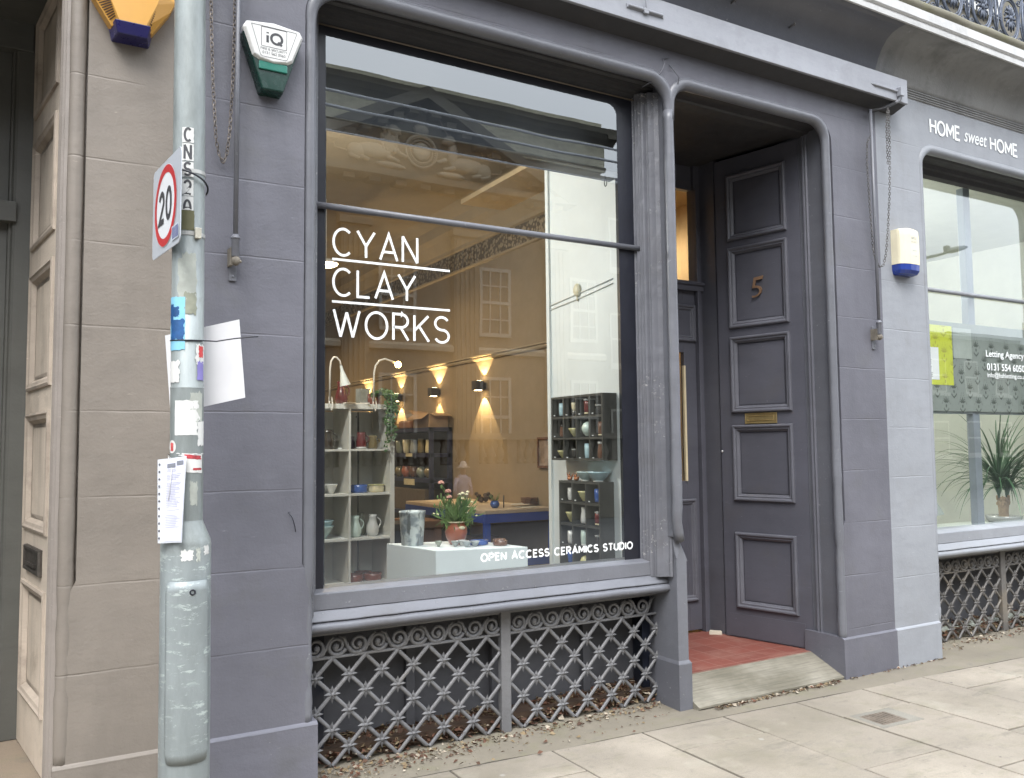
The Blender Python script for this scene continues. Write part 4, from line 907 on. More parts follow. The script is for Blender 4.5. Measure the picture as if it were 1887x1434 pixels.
# arched clip lamps
MT_LAMP = plain("white_lamp_metal", (.62, .57, .5), .4)
def arch_lamp(x, y, z0, pts, label, lit):
    T = thing("clip_lamp", (x, y, z0), label, "lamp")
    q = MB(); q.tube(pts, .0075, 8); q.build("stem", MT_LAMP, T)
    q = MB(); q.tube([(x - .002, y, z0 + .03), (x - .004, y, z0 - .045), (x + .012, y, z0 - .075), (x + .026, y, z0 - .045), (x + .024, y + .03, z0 + .03)], .006, 6); q.build("clamp", MT_LAMP, T)
    e = pts[-1]
    if lit:
        q = MB(); q.ell(e, (.024, .024, .026), 12, 8); q.build("bulb", plain("lit_bulb", (1, .8, .4), .5, emit=(1, .66, .25), es=26), T)
    else:
        q = MB(); d = (Vector(e) - Vector(pts[-2])).normalized(); 
        q.tube([Vector(e) - d * .02, Vector(e) + d * .02, Vector(e) + d * .07, Vector(e) + d * .135], [.010, .013, .026, .042], 14, caps=False); q.build("lamp_shade", plain("white_shade", (.66, .68, .64), .4), T)
arch_lamp(2.022, 2.50, 1.86, [(2.022, 2.5, 1.86), (2.024, 2.5, 2.1), (2.032, 2.5, 2.16), (2.052, 2.5, 2.19), (2.075, 2.5, 2.19), (2.10, 2.5, 2.165), (2.113, 2.5, 2.11)], "white arched clip lamp bending over the plum brown jug, unlit", False)
arch_lamp(2.372, 2.50, 1.86, [(2.372, 2.5, 1.86), (2.375, 2.5, 2.08), (2.388, 2.5, 2.14), (2.42, 2.5, 2.18), (2.465, 2.5, 2.195), (2.52, 2.5, 2.18), (2.575, 2.5, 2.155)], "white arched clip lamp reaching to the right with a glowing round bulb", True)
q = MB(); q.tube([(2.18, 2.66, 1.85), (2.24, 2.68, 1.857), (2.30, 2.66, 1.85), (2.35, 2.67, 1.853), (2.375, 2.6, 1.85)], .006, 6); props(q.build("cable", MT_LAMP, None, org=(2.2, 2.66, 1.85)), "white lamp cable lying along the top of the shelving", "cable")
q = MB(); q.box(2.335, 2.43, 2.74, 2.80, 1.846, 1.975, M=rotz(.3, (2.38, 2.77, 0))); props(q.build("patterned_box", glaze('boxg', (.28, .29, .26), .7, .5, 40), None, org=(2.38, 2.77, 1.846)), "grey patterned box standing behind the lit clip lamp's stem", "box")
# ivy in a red pot
IV = thing("potted_ivy", (2.49, 2.77, 1.846), "trailing ivy in a dark red pot spilling down the right end of the shelving", "potted plant")
q = MB(); q.lathe([(.0, 0), (.05, 0), (.058, .02), (.06, .085), (.055, .085), (.0, .07)], (2.47, 2.77, 1.846), 18); q.build("pot", GL['redbrown'], IV)
def leaf_quad(mb, c, d, n, L, w_):
    c = Vector(c); d = Vector(d).normalized(); n = Vector(n); s_ = d.cross(n).normalized()
    n = s_.cross(d)
    vs = [c, c + d * L * .35 + s_ * w_ + n * .1 * L, c + d * L * .5 + n * .02 * L, c + d * L * .35 - s_ * w_ + n * .1 * L, c + d * L]
    mb.add(vs, [(0, 1, 2), (0, 2, 3), (1, 4, 2), (2, 4, 3)], True)
MT_IVY = plain("ivy_leaf", (.06, .12, .04), .45, 0, .45, .1, 8)
rn = random.Random(3); q = MB()
for k in range(9):
    p = Vector((2.47 + rn.uniform(-.03, .05), 2.74 + rn.uniform(-.05, .03), 1.93)); d = Vector((rn.uniform(.02, .10), rn.uniform(-.14, -.10), 0)); L = rn.uniform(.25, .58) if k < 6 else .15
    pts = [p]; tx = 2.505 + .075 * rn.random()
    for i in range(22):
        u = i / 21; drop = L * max(0, u - .22) / .78
        y = 2.72 - .13 * min(1, u / .25) ; x = p.x + (tx - p.x) * min(1, u / .3) + .012 * sin(i * .9 + k)
        pts.append(Vector((x, y, 1.94 + .02 * sin(min(1, u / .22) * pi) - drop)))
    q.tube(pts, .0015, 4)
    for i, pp in enumerate(pts[1:]):
        for _ in range(3 if i < 9 else 2):
            leaf_quad(q, pp + Vector((rn.uniform(-.012, .012), rn.uniform(-.02, .0), rn.uniform(-.012, .012))), (rn.uniform(-1, 1), rn.uniform(-.8, .1), rn.uniform(-1, .2)), (rn.uniform(-.5, .5), -1, .3), rn.uniform(.020, .036), rn.uniform(.008, .014))
q.build("trailing_leaves", MT_IVY, IV)

# ---- white display plinth turned slightly from the window
A = Vector((2.016, .613, 0)); ex = Vector((.9652, -.2616, 0)); ey = Vector((.2616 * -.72, .982, 0))
q = MB(); c_ = [A, A + ex * .53, A + ex * .53 + ey * .50, A + ey * .50]
q.poly([(p.x, p.y, .08) for p in c_], (0, 0, .85)); DP = q.build("display_plinth", MT_WHITE, None, bevel=.003, org=(2.3, .8, .08)); props(DP, "plain white box plinth right behind the glass carrying the flower pot", "display plinth")
z = .931
def onp(a, c): p = A + ex * a + ey * c; return p.x, p.y
x, y = onp(.075, .36)
m, t, b, o = newmat("marbled_glaze"); tc = N(t, "ShaderNodeTexCoord"); n1 = noise_(t, tc.outputs['Object'], 14, 3, .5); n2 = noise_(t, tc.outputs['Object'], 30, 3, .5, stretch=(1, 1, .3))
cc = mixrgb(t, ramp_(t, n1, .44, .56), (.55, .58, .56), (.22, .25, .27)); cc = mixrgb(t, ramp_(t, n2, .58, .66), cc, (.12, .13, .13)); t.links.new(cc, b.inputs['Base Color']); b.inputs['Roughness'].default_value = .35
pot("vase", "tall grey and white marbled bucket shaped vase at the left on the white plinth", "vase", x, y, z, .158, .198, 'bucket', m)
x, y = onp(.30, .30)
FV = thing("flower_vase", (x, y, z), "glossy terracotta vase with pink carnations and cream flowers on the white plinth", "flower vase")
q = MB(); q.lathe([(a * .135, c * .135) for a, c in PROF['pot']], (x, y, z), 26); q.build("vase_body", GL['terracotta'], FV)
q = MB(); q.tube([(x + .054 * cos(w), y + .054 * sin(w), z + .131) for w in [2 * pi * i / 24 for i in range(24)]], .0045, 6, closed=True); q.ell((x + .01, y - .058, z + .098), (.022, .008, .012), 10, 6); q.build("cream_rim", GL['cream'], FV)
MT_STEM = plain("flower_stem_green", (.13, .22, .06), .5, 0, .3, .1); MT_PINK = plain("pink_petal", (.72, .36, .28), .7, 0, .2, .1, 20); MT_CRM = plain("cream_petal", (.72, .66, .40), .7, 0, .2, .1, 20)
rn = random.Random(12); st = MB(); base = Vector((x, y, z + .11)); heads = []
def flower(mb, c, r, n=16):
    for i in range(n):
        d = Vector((rn.gauss(0, 1), rn.gauss(0, 1), abs(rn.gauss(.3, .8)))).normalized()
        mb.ell(Vector(c) + d * r * .55, (r * .42, r * .42, r * .26), 6, 4)
pk = MB(); crm = MB()
def stem_to(e, r=.0022):
    e = Vector(e); b0 = base + Vector((rn.uniform(-.025, .025), rn.uniform(-.025, .025), 0)); mid = (b0 + e) / 2 + Vector(((e.x - b0.x) * -.12, 0, .02))
    pts = [b0, (b0 * .6 + mid * .4) + Vector((0, 0, .01)), mid, (mid + e) / 2 + Vector(((e.x - b0.x) * .03, 0, .01)), e]; st.tube(pts, r, 5)
    for i in range(6):
        p = b0.lerp(e, rn.uniform(.15, .85)); leaf_quad(st, p, (rn.uniform(-.7, .7), rn.uniform(-.5, .5), 1), (0, -1, 0), rn.uniform(.03, .06), .004)
for dx, dz in ((-.105, .36), (-.062, .31), (-.055, .275)):
    e = (x + dx, y - .02, z + dz); stem_to(e); flower(pk, e, .022, 26); st.ell((e[0], e[1], e[2] - .02), (.008, .008, .014), 6, 5)
for i in range(13):
    e = (x + rn.uniform(.005, .095), y + rn.uniform(-.05, .05), z + rn.uniform(.235, .30)); stem_to(e, .0016); flower(crm, e, .013, 10)
for e in ((-.155, .185), (.125, .16), (.115, .20), (.07, .215), (.06, .18), (-.13, .18)):
    c = (x + e[0], y - .02, z + e[1]); stem_to(c, .0016); flower(crm, c, .010, 9)
for i in range(9):  # buds
    e = Vector((x + rn.uniform(-.15, -.03), y + rn.uniform(-.04, .04), z + rn.uniform(.22, .31))); stem_to(e, .0018); st.ell(e, (.006, .006, .014), 6, 5)
for i in range(110):
    w_ = rn.uniform(0, 2 * pi); e = base + Vector((cos(w_) * rn.uniform(.02, .16), sin(w_) * rn.uniform(.02, .10), rn.uniform(.02, .17))); leaf_quad(st, base.lerp(e, rn.uniform(.2, .8)), (e - base), (rn.uniform(-.5, .5), -1, .2), rn.uniform(.04, .09), rn.uniform(.003, .009))
for i in range(50):
    w_ = rn.uniform(0, 2 * pi); e = base + Vector((cos(w_) * rn.uniform(.06, .14), sin(w_) * .06, rn.uniform(-.03, .09))); stem_to(e, .0012)
st.build("stems_and_leaves", MT_STEM, FV); pk.build("carnations", MT_PINK, FV); crm.build("cream_flowers", MT_CRM, FV)
for a, c, w_, lb, mk in ((.135, .20, .045, "tiny green grey cup right in front of the marbled vase", 'greygreen'), (.215, .17, .05, "tiny grey bowl leftmost of the cluster before the flower vase", 'grey'), (.25, .12, .055, "tiny speckled bowl, nearest of the cluster before the flower vase", 'marble'), (.275, .20, .055, "tiny white bowl at the back of the cluster before the flower vase", 'white'), (.305, .13, .055, "tiny marbled bowl, rightmost of the cluster before the flower vase", 'marble')):
    X, Y = onp(a, c); pot("tea_bowl", lb, "bowl", X, Y, z, w_, .032, 'bowl', mk, group="tiny bowls clustered on the white plinth")
X, Y = onp(.385, .22); pot("dish", "shallow bright blue dish with raised rim on the white plinth", "dish", X, Y, z, .115, .026, 'dish', 'blue')
X, Y = onp(.455, .13); pot("dish", "brown glazed dish with a price sticker at the front right corner of the white plinth", "dish", X, Y, z, .085, .028, 'dish', 'brown')
X, Y = onp(.495, .20); pot("dish", "brown glazed dish behind its twin at the right end of the white plinth", "dish", X, Y, z, .08, .03, 'dish', 'brown')

# ---- black cube wall shelves with pots
MT_CUBE = plain("charcoal_shelf_board", (.052, .052, .048), .45, 0, .25, .1, 9)
def cube_shelf(name, label, xf, xb, y0, y1, z0, z1, nc, nr):
    """open side faces -x; y0 is the end nearest the window"""
    T = thing(name, (xb, (y0 + y1) / 2, z0), label, "wall shelf"); th = .014
    q = MB(); q.box(xf, xb, y0, y0 + th, z0, z1); q.build("end_panel", MT_CUBE, T, bevel=.001); q = MB(); q.box(xf, xb, y1 - th, y1, z0, z1); q.build("end_panel", MT_CUBE, T, bevel=.001)
    q = MB(); q.box(xf, xb, y0 + th, y1 - th, z1 - th, z1); q.build("top_board", MT_CUBE, T); q = MB(); q.box(xf, xb, y0 + th, y1 - th, z0, z0 + th); q.build("bottom_board", MT_CUBE, T)
    for i in range(1, nr): zz_ = z0 + (z1 - z0) * i / nr; q = MB(); q.box(xf + .001, xb, y0 + th, y1 - th, zz_ - th / 2, zz_ + th / 2); q.build("shelf", MT_CUBE, T)
    for i in range(1, nc): yy = y0 + (y1 - y0) * i / nc; q = MB(); q.box(xf + .0015, xb, yy - th / 2, yy + th / 2, z0 + th, z1 - th); q.build("divider", MT_CUBE, T)
    q = MB(); q.box(xb - .006, xb, y0 + th, y1 - th, z0 + th, z1 - th); q.build("back_board", MT_CUBE, T)
def cell(y0, y1, z0, z1, nc, nr, c, r): # c 0 = farthest from the window, r 0 = top
    pc = (y1 - y0) / nc; pz = (z1 - z0) / nr; return y1 - pc * (c + .5), z1 - pz * (r + 1) + .0145
cube_shelf("cube_shelf", "upper black cube shelf of four by three compartments on the white wall", 3.15, 3.261, .585, 1.178, 1.407, 1.832, 4, 3)
U = (.585, 1.178, 1.407, 1.832, 4, 3)
up_items = [
 (0, 0, 'beaker', 'paleblue', .062, .085, {}, "pale blue beaker"), (1, 0, 'cup', 'cream', .06, .055, {'z': .028}, "cream cup on a dark stand"), (2, 0, 'beaker', 'oxblood', .062, .10, {'foot': 'cream', 'rim': 'grey'}, "dark red jar with cream foot"), (3, 0, 'bowl', 'dark', .085, .055, {'rim': 'grey'}, "dark bowl with pale rim"),
 (0, 1, 'mug', 'brown', .058, .08, {'rim': 'dark'}, "dim brown mug"), (1, 1, 'bowl', 'yellow', .10, .055, {}, "flared pale yellow bowl"), (2, 1, 'moon', 'mint', .095, .095, {}, "round pale green moon jar"), (3, 1, 'beaker', 'brown', .062, .09, {'foot': 'cream'}, "brown jar with white drip"),
 (0, 2, 'bowl', 'yellow', .085, .05, {}, "small pale yellow bowl"), (1, 2, 'cup', 'dark', .062, .06, {'rim': 'grey'}, "dark cup with pale grey rim"), (2, 2, 'beaker', 'paleblue', .065, .095, {}, "tall pale blue beaker"), (3, 2, 'mug', 'brown', .075, .105, {'rim': 'white'}, "glossy brown vase with white lip")]
colw = ["far", "second", "third", "near"]; roww = ["top", "middle", "bottom"]
for c, r, pf, mk, w_, h, kw, nm in up_items:
    y, zz_ = cell(*U, c, r); dz = kw.get('z', 0); k2 = {k: v for k, v in kw.items() if k != 'z'}
    if dz: q = MB(); q.lathe([(.0, 0), (.03, 0), (.022, .014), (.028, dz), (0, dz)], (3.195, y - .005, zz_), 14); props(q.build("stand", GL['dark'], None, org=(3.195, y, zz_)), "little dark turned stand under the cream cup in the upper black cube shelf", "stand")
    pot(pf if pf != 'moon' else "moon_jar", nm + ", %s row, %s column, upper black cube shelf" % (roww[r], colw[c]), "pot", 3.195, y - .006, zz_ + dz, w_, h, pf, mk, **k2)
    if (c, r) not in ((1, 1), (2, 1)): tag(3.158, y + .045, zz_, "price tag by the %s, %s row of upper cube shelf" % (nm, roww[r]), 1.2, .011)
cube_shelf("cube_shelf", "lower black cube shelf of three by four compartments on the white wall", 3.150, 3.261, .63, 1.095, .70, 1.272, 3, 4)
L_ = (.63, 1.095, .70, 1.272, 3, 4)
lo_items = [(0, 0, 'beaker', 'white', .06, .08, {}, "white faceted beaker"), (1, 0, 'bowl', 'yellow', .095, .065, {}, "pale yellow bowl"), (2, 0, 'beaker', 'blue', .068, .085, {}, "bright blue beaker"),
 (0, 1, 'bowl', 'yellow', .085, .065, {}, "small pale yellow footed bowl"), (1, 1, 'mug', 'white', .07, .105, {}, "tall white vase"), (2, 1, 'beaker', 'oxblood', .068, .085, {'foot': 'cream', 'rim': 'grey'}, "dark red jar with pink foot"),
 (0, 2, 'beaker', 'white', .07, .085, {}, "plain white beaker"), (1, 2, 'beaker', 'mint', .072, .10, {'foot': 'white'}, "pale mint vase"), (2, 2, 'cup', 'dark', .065, .08, {'rim': 'grey'}, "black cup with pale rim"),
 (0, 3, 'cup', 'blue', .075, .09, {}, "deep blue cup"), (1, 3, 'moon', 'yellow', .078, .08, {}, "round yellow green pot"), (2, 3, 'dish', 'white', .08, .02, {}, "small white dish")]
roww4 = ["top", "second", "third", "bottom"]; col3 = ["far", "middle", "near"]
for c, r, pf, mk, w_, h, kw, nm in lo_items:
    y, zz_ = cell(*L_, c, r)
    pot(pf, nm + ", %s row, %s column, lower black cube shelf" % (roww4[r], col3[c]), "pot", 3.195, y - .008, zz_, w_, h, pf, mk, **kw)
    if r in (0, 2): tag(3.158, y + .05, zz_, "price tag by the %s, %s row of lower cube shelf" % (nm, roww4[r]), 1.2, .011)
pot("bowl", "left pale blue footed bowl on top of the lower black cube shelf", "bowl", 3.21, .86, 1.272, .135, .062, 'bowl', 'celadon', foot='white')
pot("bowl", "right larger pale blue footed bowl on top of the lower black cube shelf", "bowl", 3.195, .70, 1.272, .16, .065, 'bowl', 'paleblue', foot='white')
MT_OR = glaze('orange', (.42, .14, .04))
for y, lb in ((1.035, "left small orange spiky figurine on top of the lower black cube shelf"), (.955, "right small orange figurine beside the pale blue footed bowls")):
    q = MB(); q.ell((3.2, y, 1.285), (.018, .022, .014), 10, 6); q.ell((3.2, y + .014, 1.302), (.010, .012, .011), 8, 6)
    for s_ in (-.008, .008): q.tube([(3.2 + s_, y + .016, 1.308), (3.2 + s_ * 1.3, y + .02, 1.326)], [.004, .001], 5)
    q.tube([(3.2, y - .018, 1.288), (3.2, y - .032, 1.305), (3.2, y - .03, 1.318)], [.006, .005, .001], 5)
    props(q.build("figurine", MT_OR, None, org=(3.2, y, 1.272)), lb, "figurine", "orange figurines on the lower black cube shelf")
# framed print far right
T = thing("framed_print", (3.945, 2.5, 1.45), "brown framed print on the tan side wall just left of the white pillar", "picture frame")
q = MB(); q.box(3.925, 3.95, 2.40, 2.62, 1.315, 1.335); q.box(3.925, 3.95, 2.40, 2.62, 1.56, 1.58); q.box(3.925, 3.95, 2.40, 2.415, 1.335, 1.56); q.box(3.925, 3.95, 2.605, 2.62, 1.335, 1.56); q.build("frame", GL['brown'], T)
q = MB(); q.box(3.938, 3.948, 2.415, 2.605, 1.335, 1.56); q.build("print", plain("faded_print", (.30, .22, .17), .6, 0, .5, .0, 25), T)
# up-down wall lights
def spot(name, loc, d, e, size, parent, col=(1, .72, .36)):
    l = bpy.data.lights.new(name, 'SPOT'); l.energy = e; l.spot_size = R(size); l.spot_blend = .12; l.shadow_soft_size = .006; l.color = col
    o = bpy.data.objects.new(name, l); link(o); o.location = Vector(loc) - WLOC[parent.name]; o.rotation_euler = Vector(d).to_track_quat('-Z', 'Y').to_euler(); o.parent = parent
MT_WL = plain("brown_black_lamp_metal", (.03, .022, .018), .4)
lab = ["wall light nearest the window, black box throwing fans of light up and down", "middle black wall light throwing fans of light up and down on the tan wall", "black wall light just above the right end of the storage rack on the tan wall", "farthest black wall light on the tan side wall, behind the ivy"]
for i, y in enumerate((3.62, 4.655, 5.715, 6.8)):
    T = thing("wall_light", (3.95, y, 2.1), lab[i], "wall light", "up and down wall lights on the tan side wall")
    q = MB(); q.box(3.83, 3.92, y - .05, y + .05, 2.055, 2.145); q.box(3.92, 3.95, y - .03, y + .03, 2.07, 2.13); q.build("lamp_body", MT_WL, T, bevel=.003)
    q = MB(); q.box(3.85, 3.905, y - .03, y + .03, 2.1455, 2.147); q.box(3.85, 3.905, y - .03, y + .03, 2.053, 2.0545); q.build("lens", plain("lit_lens%d" % i, (1, .8, .5), .5, emit=(1, .72, .36), es=18), T)
    spot("up_light", (3.875, y, 2.155), (.20, 0, 1), (8, 10, 7, 9)[i], (88, 95, 84, 90)[i], T); spot("down_light", (3.875, y, 2.045), (.20, 0, -1), (13, 9, 11, 8)[i], (74, 66, 70, 72)[i], T)
# ceiling lamps
def ceiling_lamp(x, y, z, r, label, e, lc=(1, .76, .46)):
    T = thing("pendant_lamp", (x, y, z), label, "ceiling lamp", "round pendant lamps in the studio")
    q = MB(); q.lathe([(.0, .035), (r * .5, .032), (r, .0), (r, -.015), (r * .97, -.012), (.0, .0)], (x, y, z), 28); q.tube([(x, y, z + .03), (x, y, 3.86)], .003, 5); q.build("lamp_shade", MT_LAMP, T)
    q = MB(); q.ell((x, y, z - .012), (r * .95, r * .95, .035), 28, 8); q.build("diffuser", plain("lit_diffuser", (1, .9, .7), .5, emit=(1, .78, .45), es=9), T)
    if e > 60: l = bpy.data.lights.new("lamp_light", 'POINT'); l.shadow_soft_size = .08
    else: l = bpy.data.lights.new("lamp_light", 'AREA'); l.shape = 'DISK'; l.size = r * 1.8
    l.energy = e; l.color = lc; o = bpy.data.objects.new("lamp_light", l); link(o); o.location = (0, 0, -.12); o.parent = T
ceiling_lamp(2.47, 4.0, 3.25, .115, "round glowing pendant lamp high up at the left edge of the window", 16)
ceiling_lamp(2.3, 7.2, 3.25, .115, "unseen pendant lamp added at the back to light the studio", 20)  # out of view, added to light the rear of the room
ceiling_lamp(1.42, 1.5, 3.30, .115, "round pendant lamp near the front left of the studio", 66, (.97, .98, .96))  # out of view, added to brighten the pillar wall and shelving
# storage rack, dark blue metal
MT_RK = plain("dark_blue_rack_metal", (.018, .022, .055), .45); MT_BL = plain("bright_blue_rack_metal", (.01, .045, .28), .4)
RK = thing("storage_rack", (3.6, 5.0, .08), "dark blue metal storage rack with crates against the tan side wall", "storage rack")
for x_, y_ in ((3.705, 4.345), (3.915, 4.345), (3.705, 6.6), (3.915, 6.6)): q = MB(); q.box(x_ - .02, x_ + .02, y_ - .02, y_ + .02, .08, 1.71); q.build("post", MT_RK, RK)
for zz_ in (.80, 1.155, 1.42, 1.69): q = MB(); q.box(3.685, 3.935, 4.325, 6.62, zz_ - .02, zz_ + .02); q.build("shelf", MT_RK, RK)
q = MB(); q.box(3.936, 3.944, 4.33, 6.6, .10, 1.68); q.build("back_panel", plain("dark_brown_board", (.07, .05, .035), .7, 0, .3, .1, 8), RK)
rn = random.Random(5)
names = ["left", "second", "third", "fourth", "right"]
for i in range(5):
    y_ = 5.42 - .205 * i
    pot("vase", "%s unglazed pot of the five on the upper shelf of the dark blue rack" % names[i], "pot", 3.80, y_, 1.441, .10, .13 + .03 * rn.random(), rn.choice(['mug', 'jug', 'cup']), ['greygreen', 'cream', 'grey', 'olive', 'cream'][i], group="pots on the dark blue rack")
    pot("pot", "%s round brown pot of the five on the middle shelf of the dark blue rack" % names[i], "pot", 3.80, y_, 1.176, .12, .12, rn.choice(['pot', 'moon']), ['olive', 'terracotta', 'brown', 'greygreen', 'olive'][i], group="pots on the dark blue rack")
q = MB(); q.box(3.676, 3.682, 4.72, 5.0, 1.10, 1.165); props(q.build("shelf_label", GL['cream'], None, org=(3.68, 4.86, 1.13)), "blank cream card fixed to the middle shelf of the dark blue rack", "card")
q = MB(); q.box(3.676, 3.682, 4.78, 4.95, 1.405, 1.44); props(q.build("shelf_label", GL['cream'], None, org=(3.68, 4.86, 1.42)), "small cream card fixed to the upper shelf of the dark blue rack", "card")
q = MB(); q.box(3.70, 3.92, 4.5, 5.5, .821, 1.06); props(q.build("crate", plain("brown_crate", (.10, .07, .045), .7), None, bevel=.006, org=(3.8, 5.0, .82)), "long brown crate on the lowest shelf of the dark blue rack", "crate")
MT_KRAFT = plain("kraft_cardboard", (.30, .19, .10), .8, 0, .15, .1)
T = thing("cardboard_box", (3.8, 4.58, 1.712), "open brown cardboard box with flaps on top of the dark blue rack", "cardboard box")
q = MB(); q.box(3.70, 3.92, 4.38, 4.80, 1.712, 1.86); q.build("carton", MT_KRAFT, T, bevel=.003)
for pts in ([(3.70, 4.38, 1.86), (3.70, 4.80, 1.86), (3.62, 4.82, 1.80), (3.61, 4.38, 1.80)], [(3.70, 4.80, 1.86), (3.92, 4.80, 1.86), (3.92, 4.95, 1.90), (3.70, 4.93, 1.91)], [(3.70, 4.38, 1.86), (3.92, 4.38, 1.86), (3.91, 4.28, 1.83), (3.72, 4.29, 1.83)]): q = MB(); q.add(pts, [(0, 1, 2, 3)]); q.build("flap", MT_KRAFT, T)
q = MB(); q.box(3.70, 3.90, 4.90, 5.22, 1.712, 1.80); props(q.build("box", plain("brown_tin", (.25, .12, .07), .4), None, bevel=.02, org=(3.8, 5.05, 1.712)), "low rounded brown box left of the open cardboard box on the rack", "box")
T = thing("basket", (3.75, 5.42, 1.713), "small golden handled basket at the left end of the rack top", "basket")
q = MB(); q.lathe([(.0, 0), (.06, 0), (.075, .06), (.07, .06), (.0, .02)], (3.75, 5.42, 1.713), 16); q.build("bowl", plain("wicker", (.4, .24, .08), .7, 0, .4, .6, 60), T)
q = MB(); q.tube([(3.75 + .03 * cos(w), 5.42 + .065 * cos(w), 1.77 + .12 * sin(w)) for w in [pi * i / 12 for i in range(13)]], .012, 7); q.build("handle", plain("wicker_2", (.4, .24, .08), .7, 0, .4, .6, 60), T)
# blue framed work table
T = thing("work_table", (3.6, 3.1, .08), "work table with bright blue metal frame and pale wooden top", "table")
q = MB(); q.box(3.275, 3.945, 2.38, 4.0, .955, .985); q.build("tabletop", plain("pale_worktop", (.42, .33, .24), .6), T, bevel=.003)
q = MB(); q.box(3.275, 3.945, 2.375, 2.415, .885, .954); q.box(3.27, 3.305, 2.415, 4.0, .885, .954); q.box(3.275, 3.945, 2.375, 2.415, .52, .58); q.build("rail", MT_BL, T)
for x_, y_ in ((3.30, 2.396), (3.925, 2.396), (3.30, 3.98), (3.925, 3.98)): q = MB(); q.box(x_ - .025, x_ + .025, y_ - .02, y_ + .02, .08, .885); q.build("leg", MT_BL, T)
T = thing("succulent_pot", (3.50, 2.62, .985), "small round blue pot with thin shoots on the work table", "potted plant")
q = MB(); q.lathe([(a * .085, c * .06) for a, c in PROF['pot']], (3.50, 2.62, .986), 18); q.build("pot", GL['blue'], T)
q = MB(); rn = random.Random(2)
for i in range(14): a_ = rn.uniform(0, 6.28); q.tube([(3.50, 2.62, 1.03), (3.50 + .05 * cos(a_), 2.62 + .02 * sin(a_), 1.03 + rn.uniform(.04, .09))], [.003, .001], 4)
q.build("shoots", MT_STEM, T)
q = MB(); q.tube([(3.575, 2.60, .986), (3.575, 2.60, 1.09)], .005, 6); props(q.build("tool", M['black'], None, org=(3.575, 2.6, .986)), "thin black upright tool beside the blue pot on the work table", "tool")
for i, (x0_, y0_, s_, lb) in enumerate(((3.66, 2.42, .14, "loose crumpled white papers on the work table, front sheet"), (3.70, 2.60, .15, "loose crumpled white papers on the work table, back sheet"))):
    q = MB(); n = 8; vs = []
    for a_ in range(n + 1):
        for c_ in range(n + 1): xx = x0_ + s_ * a_ / n * 1.2; yy = y0_ + s_ * c_ / n; vs.append((xx, yy, .988 + .012 * i + .012 * abs(noise.noise(Vector((xx * 14, yy * 14, i))))))
    q.add(vs, [(a_ * (n + 1) + c_, (a_ + 1) * (n + 1) + c_, (a_ + 1) * (n + 1) + c_ + 1, a_ * (n + 1) + c_ + 1) for a_ in range(n) for c_ in range(n)], True)
    props(q.build("paper", plain("paper%d" % i, (.55, .52, .46), .8), None, org=(x0_, y0_, .987)), lb, "papers")
q = MB()
for i in range(4): q.box(3.84, 3.93, 2.62 + .005 * i, 2.76, 1.0 + .015 * i, 1.010 + .015 * i, M=rotz(.1 * i, (3.9, 2.7, 0)))
props(q.build("board_stack", plain("dark_boards", (.10, .04, .025), .6), None, org=(3.9, 2.7, .99)), "stack of thin dark red boards on the work table by the pillar", "boards")
q = MB(); rn = random.Random(9)
for i in range(26): q.ell((3.74 + rn.uniform(-.07, .07), 3.3 + rn.uniform(-.07, .07), 1.005 + rn.uniform(0, .07)), (.022, .022, .018), 6, 4)
props(q.build("dried_seed_heads", plain("dark_seed", (.05, .03, .02), .8), None, org=(3.74, 3.3, .987)), "dark heap of dried seed heads on the work table behind the flowers", "dried plants")
# wooden workbench and low things
T = thing("workbench", (3.0, 3.5, .08), "low brown wooden workbench behind the flower vase", "workbench"); MT_WD = plain("brown_wood", (.20, .095, .045), .5, 0, .3, .2, 20)
q = MB(); q.box(2.98, 3.26, 3.12, 3.62, .80, .86); q.build("bench_top", MT_WD, T, bevel=.003); q = MB(); q.box(2.99, 3.25, 3.14, 3.17, .66, .795); q.build("drawer_front", MT_WD, T, bevel=.003)
for x_, y_ in ((3.02, 3.16), (3.21, 3.16), (3.02, 3.58), (3.21, 3.58)): q = MB(); q.box(x_ - .03, x_ + .03, y_ - .03, y_ + .03, .08, .80); q.build("leg", MT_WD, T)
T = thing("wooden_stool", (3.66, 3.2, .08), "brown wooden stool tucked under the blue framed work table", "stool")
q = MB(); q.box(3.55, 3.78, 3.05, 3.28, .66, .70); q.build("seat", MT_WD, T, bevel=.003)
for x_, y_ in ((3.57, 3.07), (3.76, 3.07), (3.57, 3.26), (3.76, 3.26)): q = MB(); q.box(x_ - .017, x_ + .017, y_ - .017, y_ + .017, .08, .66); q.build("leg", MT_WD, T)
q = MB(); q.box(2.66, 2.95, 3.0, 3.35, .08, .86); props(q.build("cupboard", plain("black_cupboard", (.015, .015, .02), .5), None, bevel=.006, org=(2.8, 3.2, .08)), "low black cupboard just right of the white shelving, behind the marbled vase", "cupboard")
T = thing("round_stool", (3.0, 1.62, .08), "round wooden stool top showing low beside the white plinth's right end", "stool")
q = MB(); q.lathe([(.0, 0), (.15, 0), (.155, .01), (.155, .03), (.14, .035), (.0, .03)], (3.0, 1.62, .66), 26); q.build("seat", glaze('stoolwood', (.27, .12, .07), .4), T)
for i in range(3): a_ = 2.1 * i + .3; q = MB(); q.tube([(3.0 + .06 * cos(a_), 1.62 + .06 * sin(a_), .66), (3.0 + .15 * cos(a_), 1.62 + .15 * sin(a_), .08)], .013, 8); q.build("leg", M['black'], T)

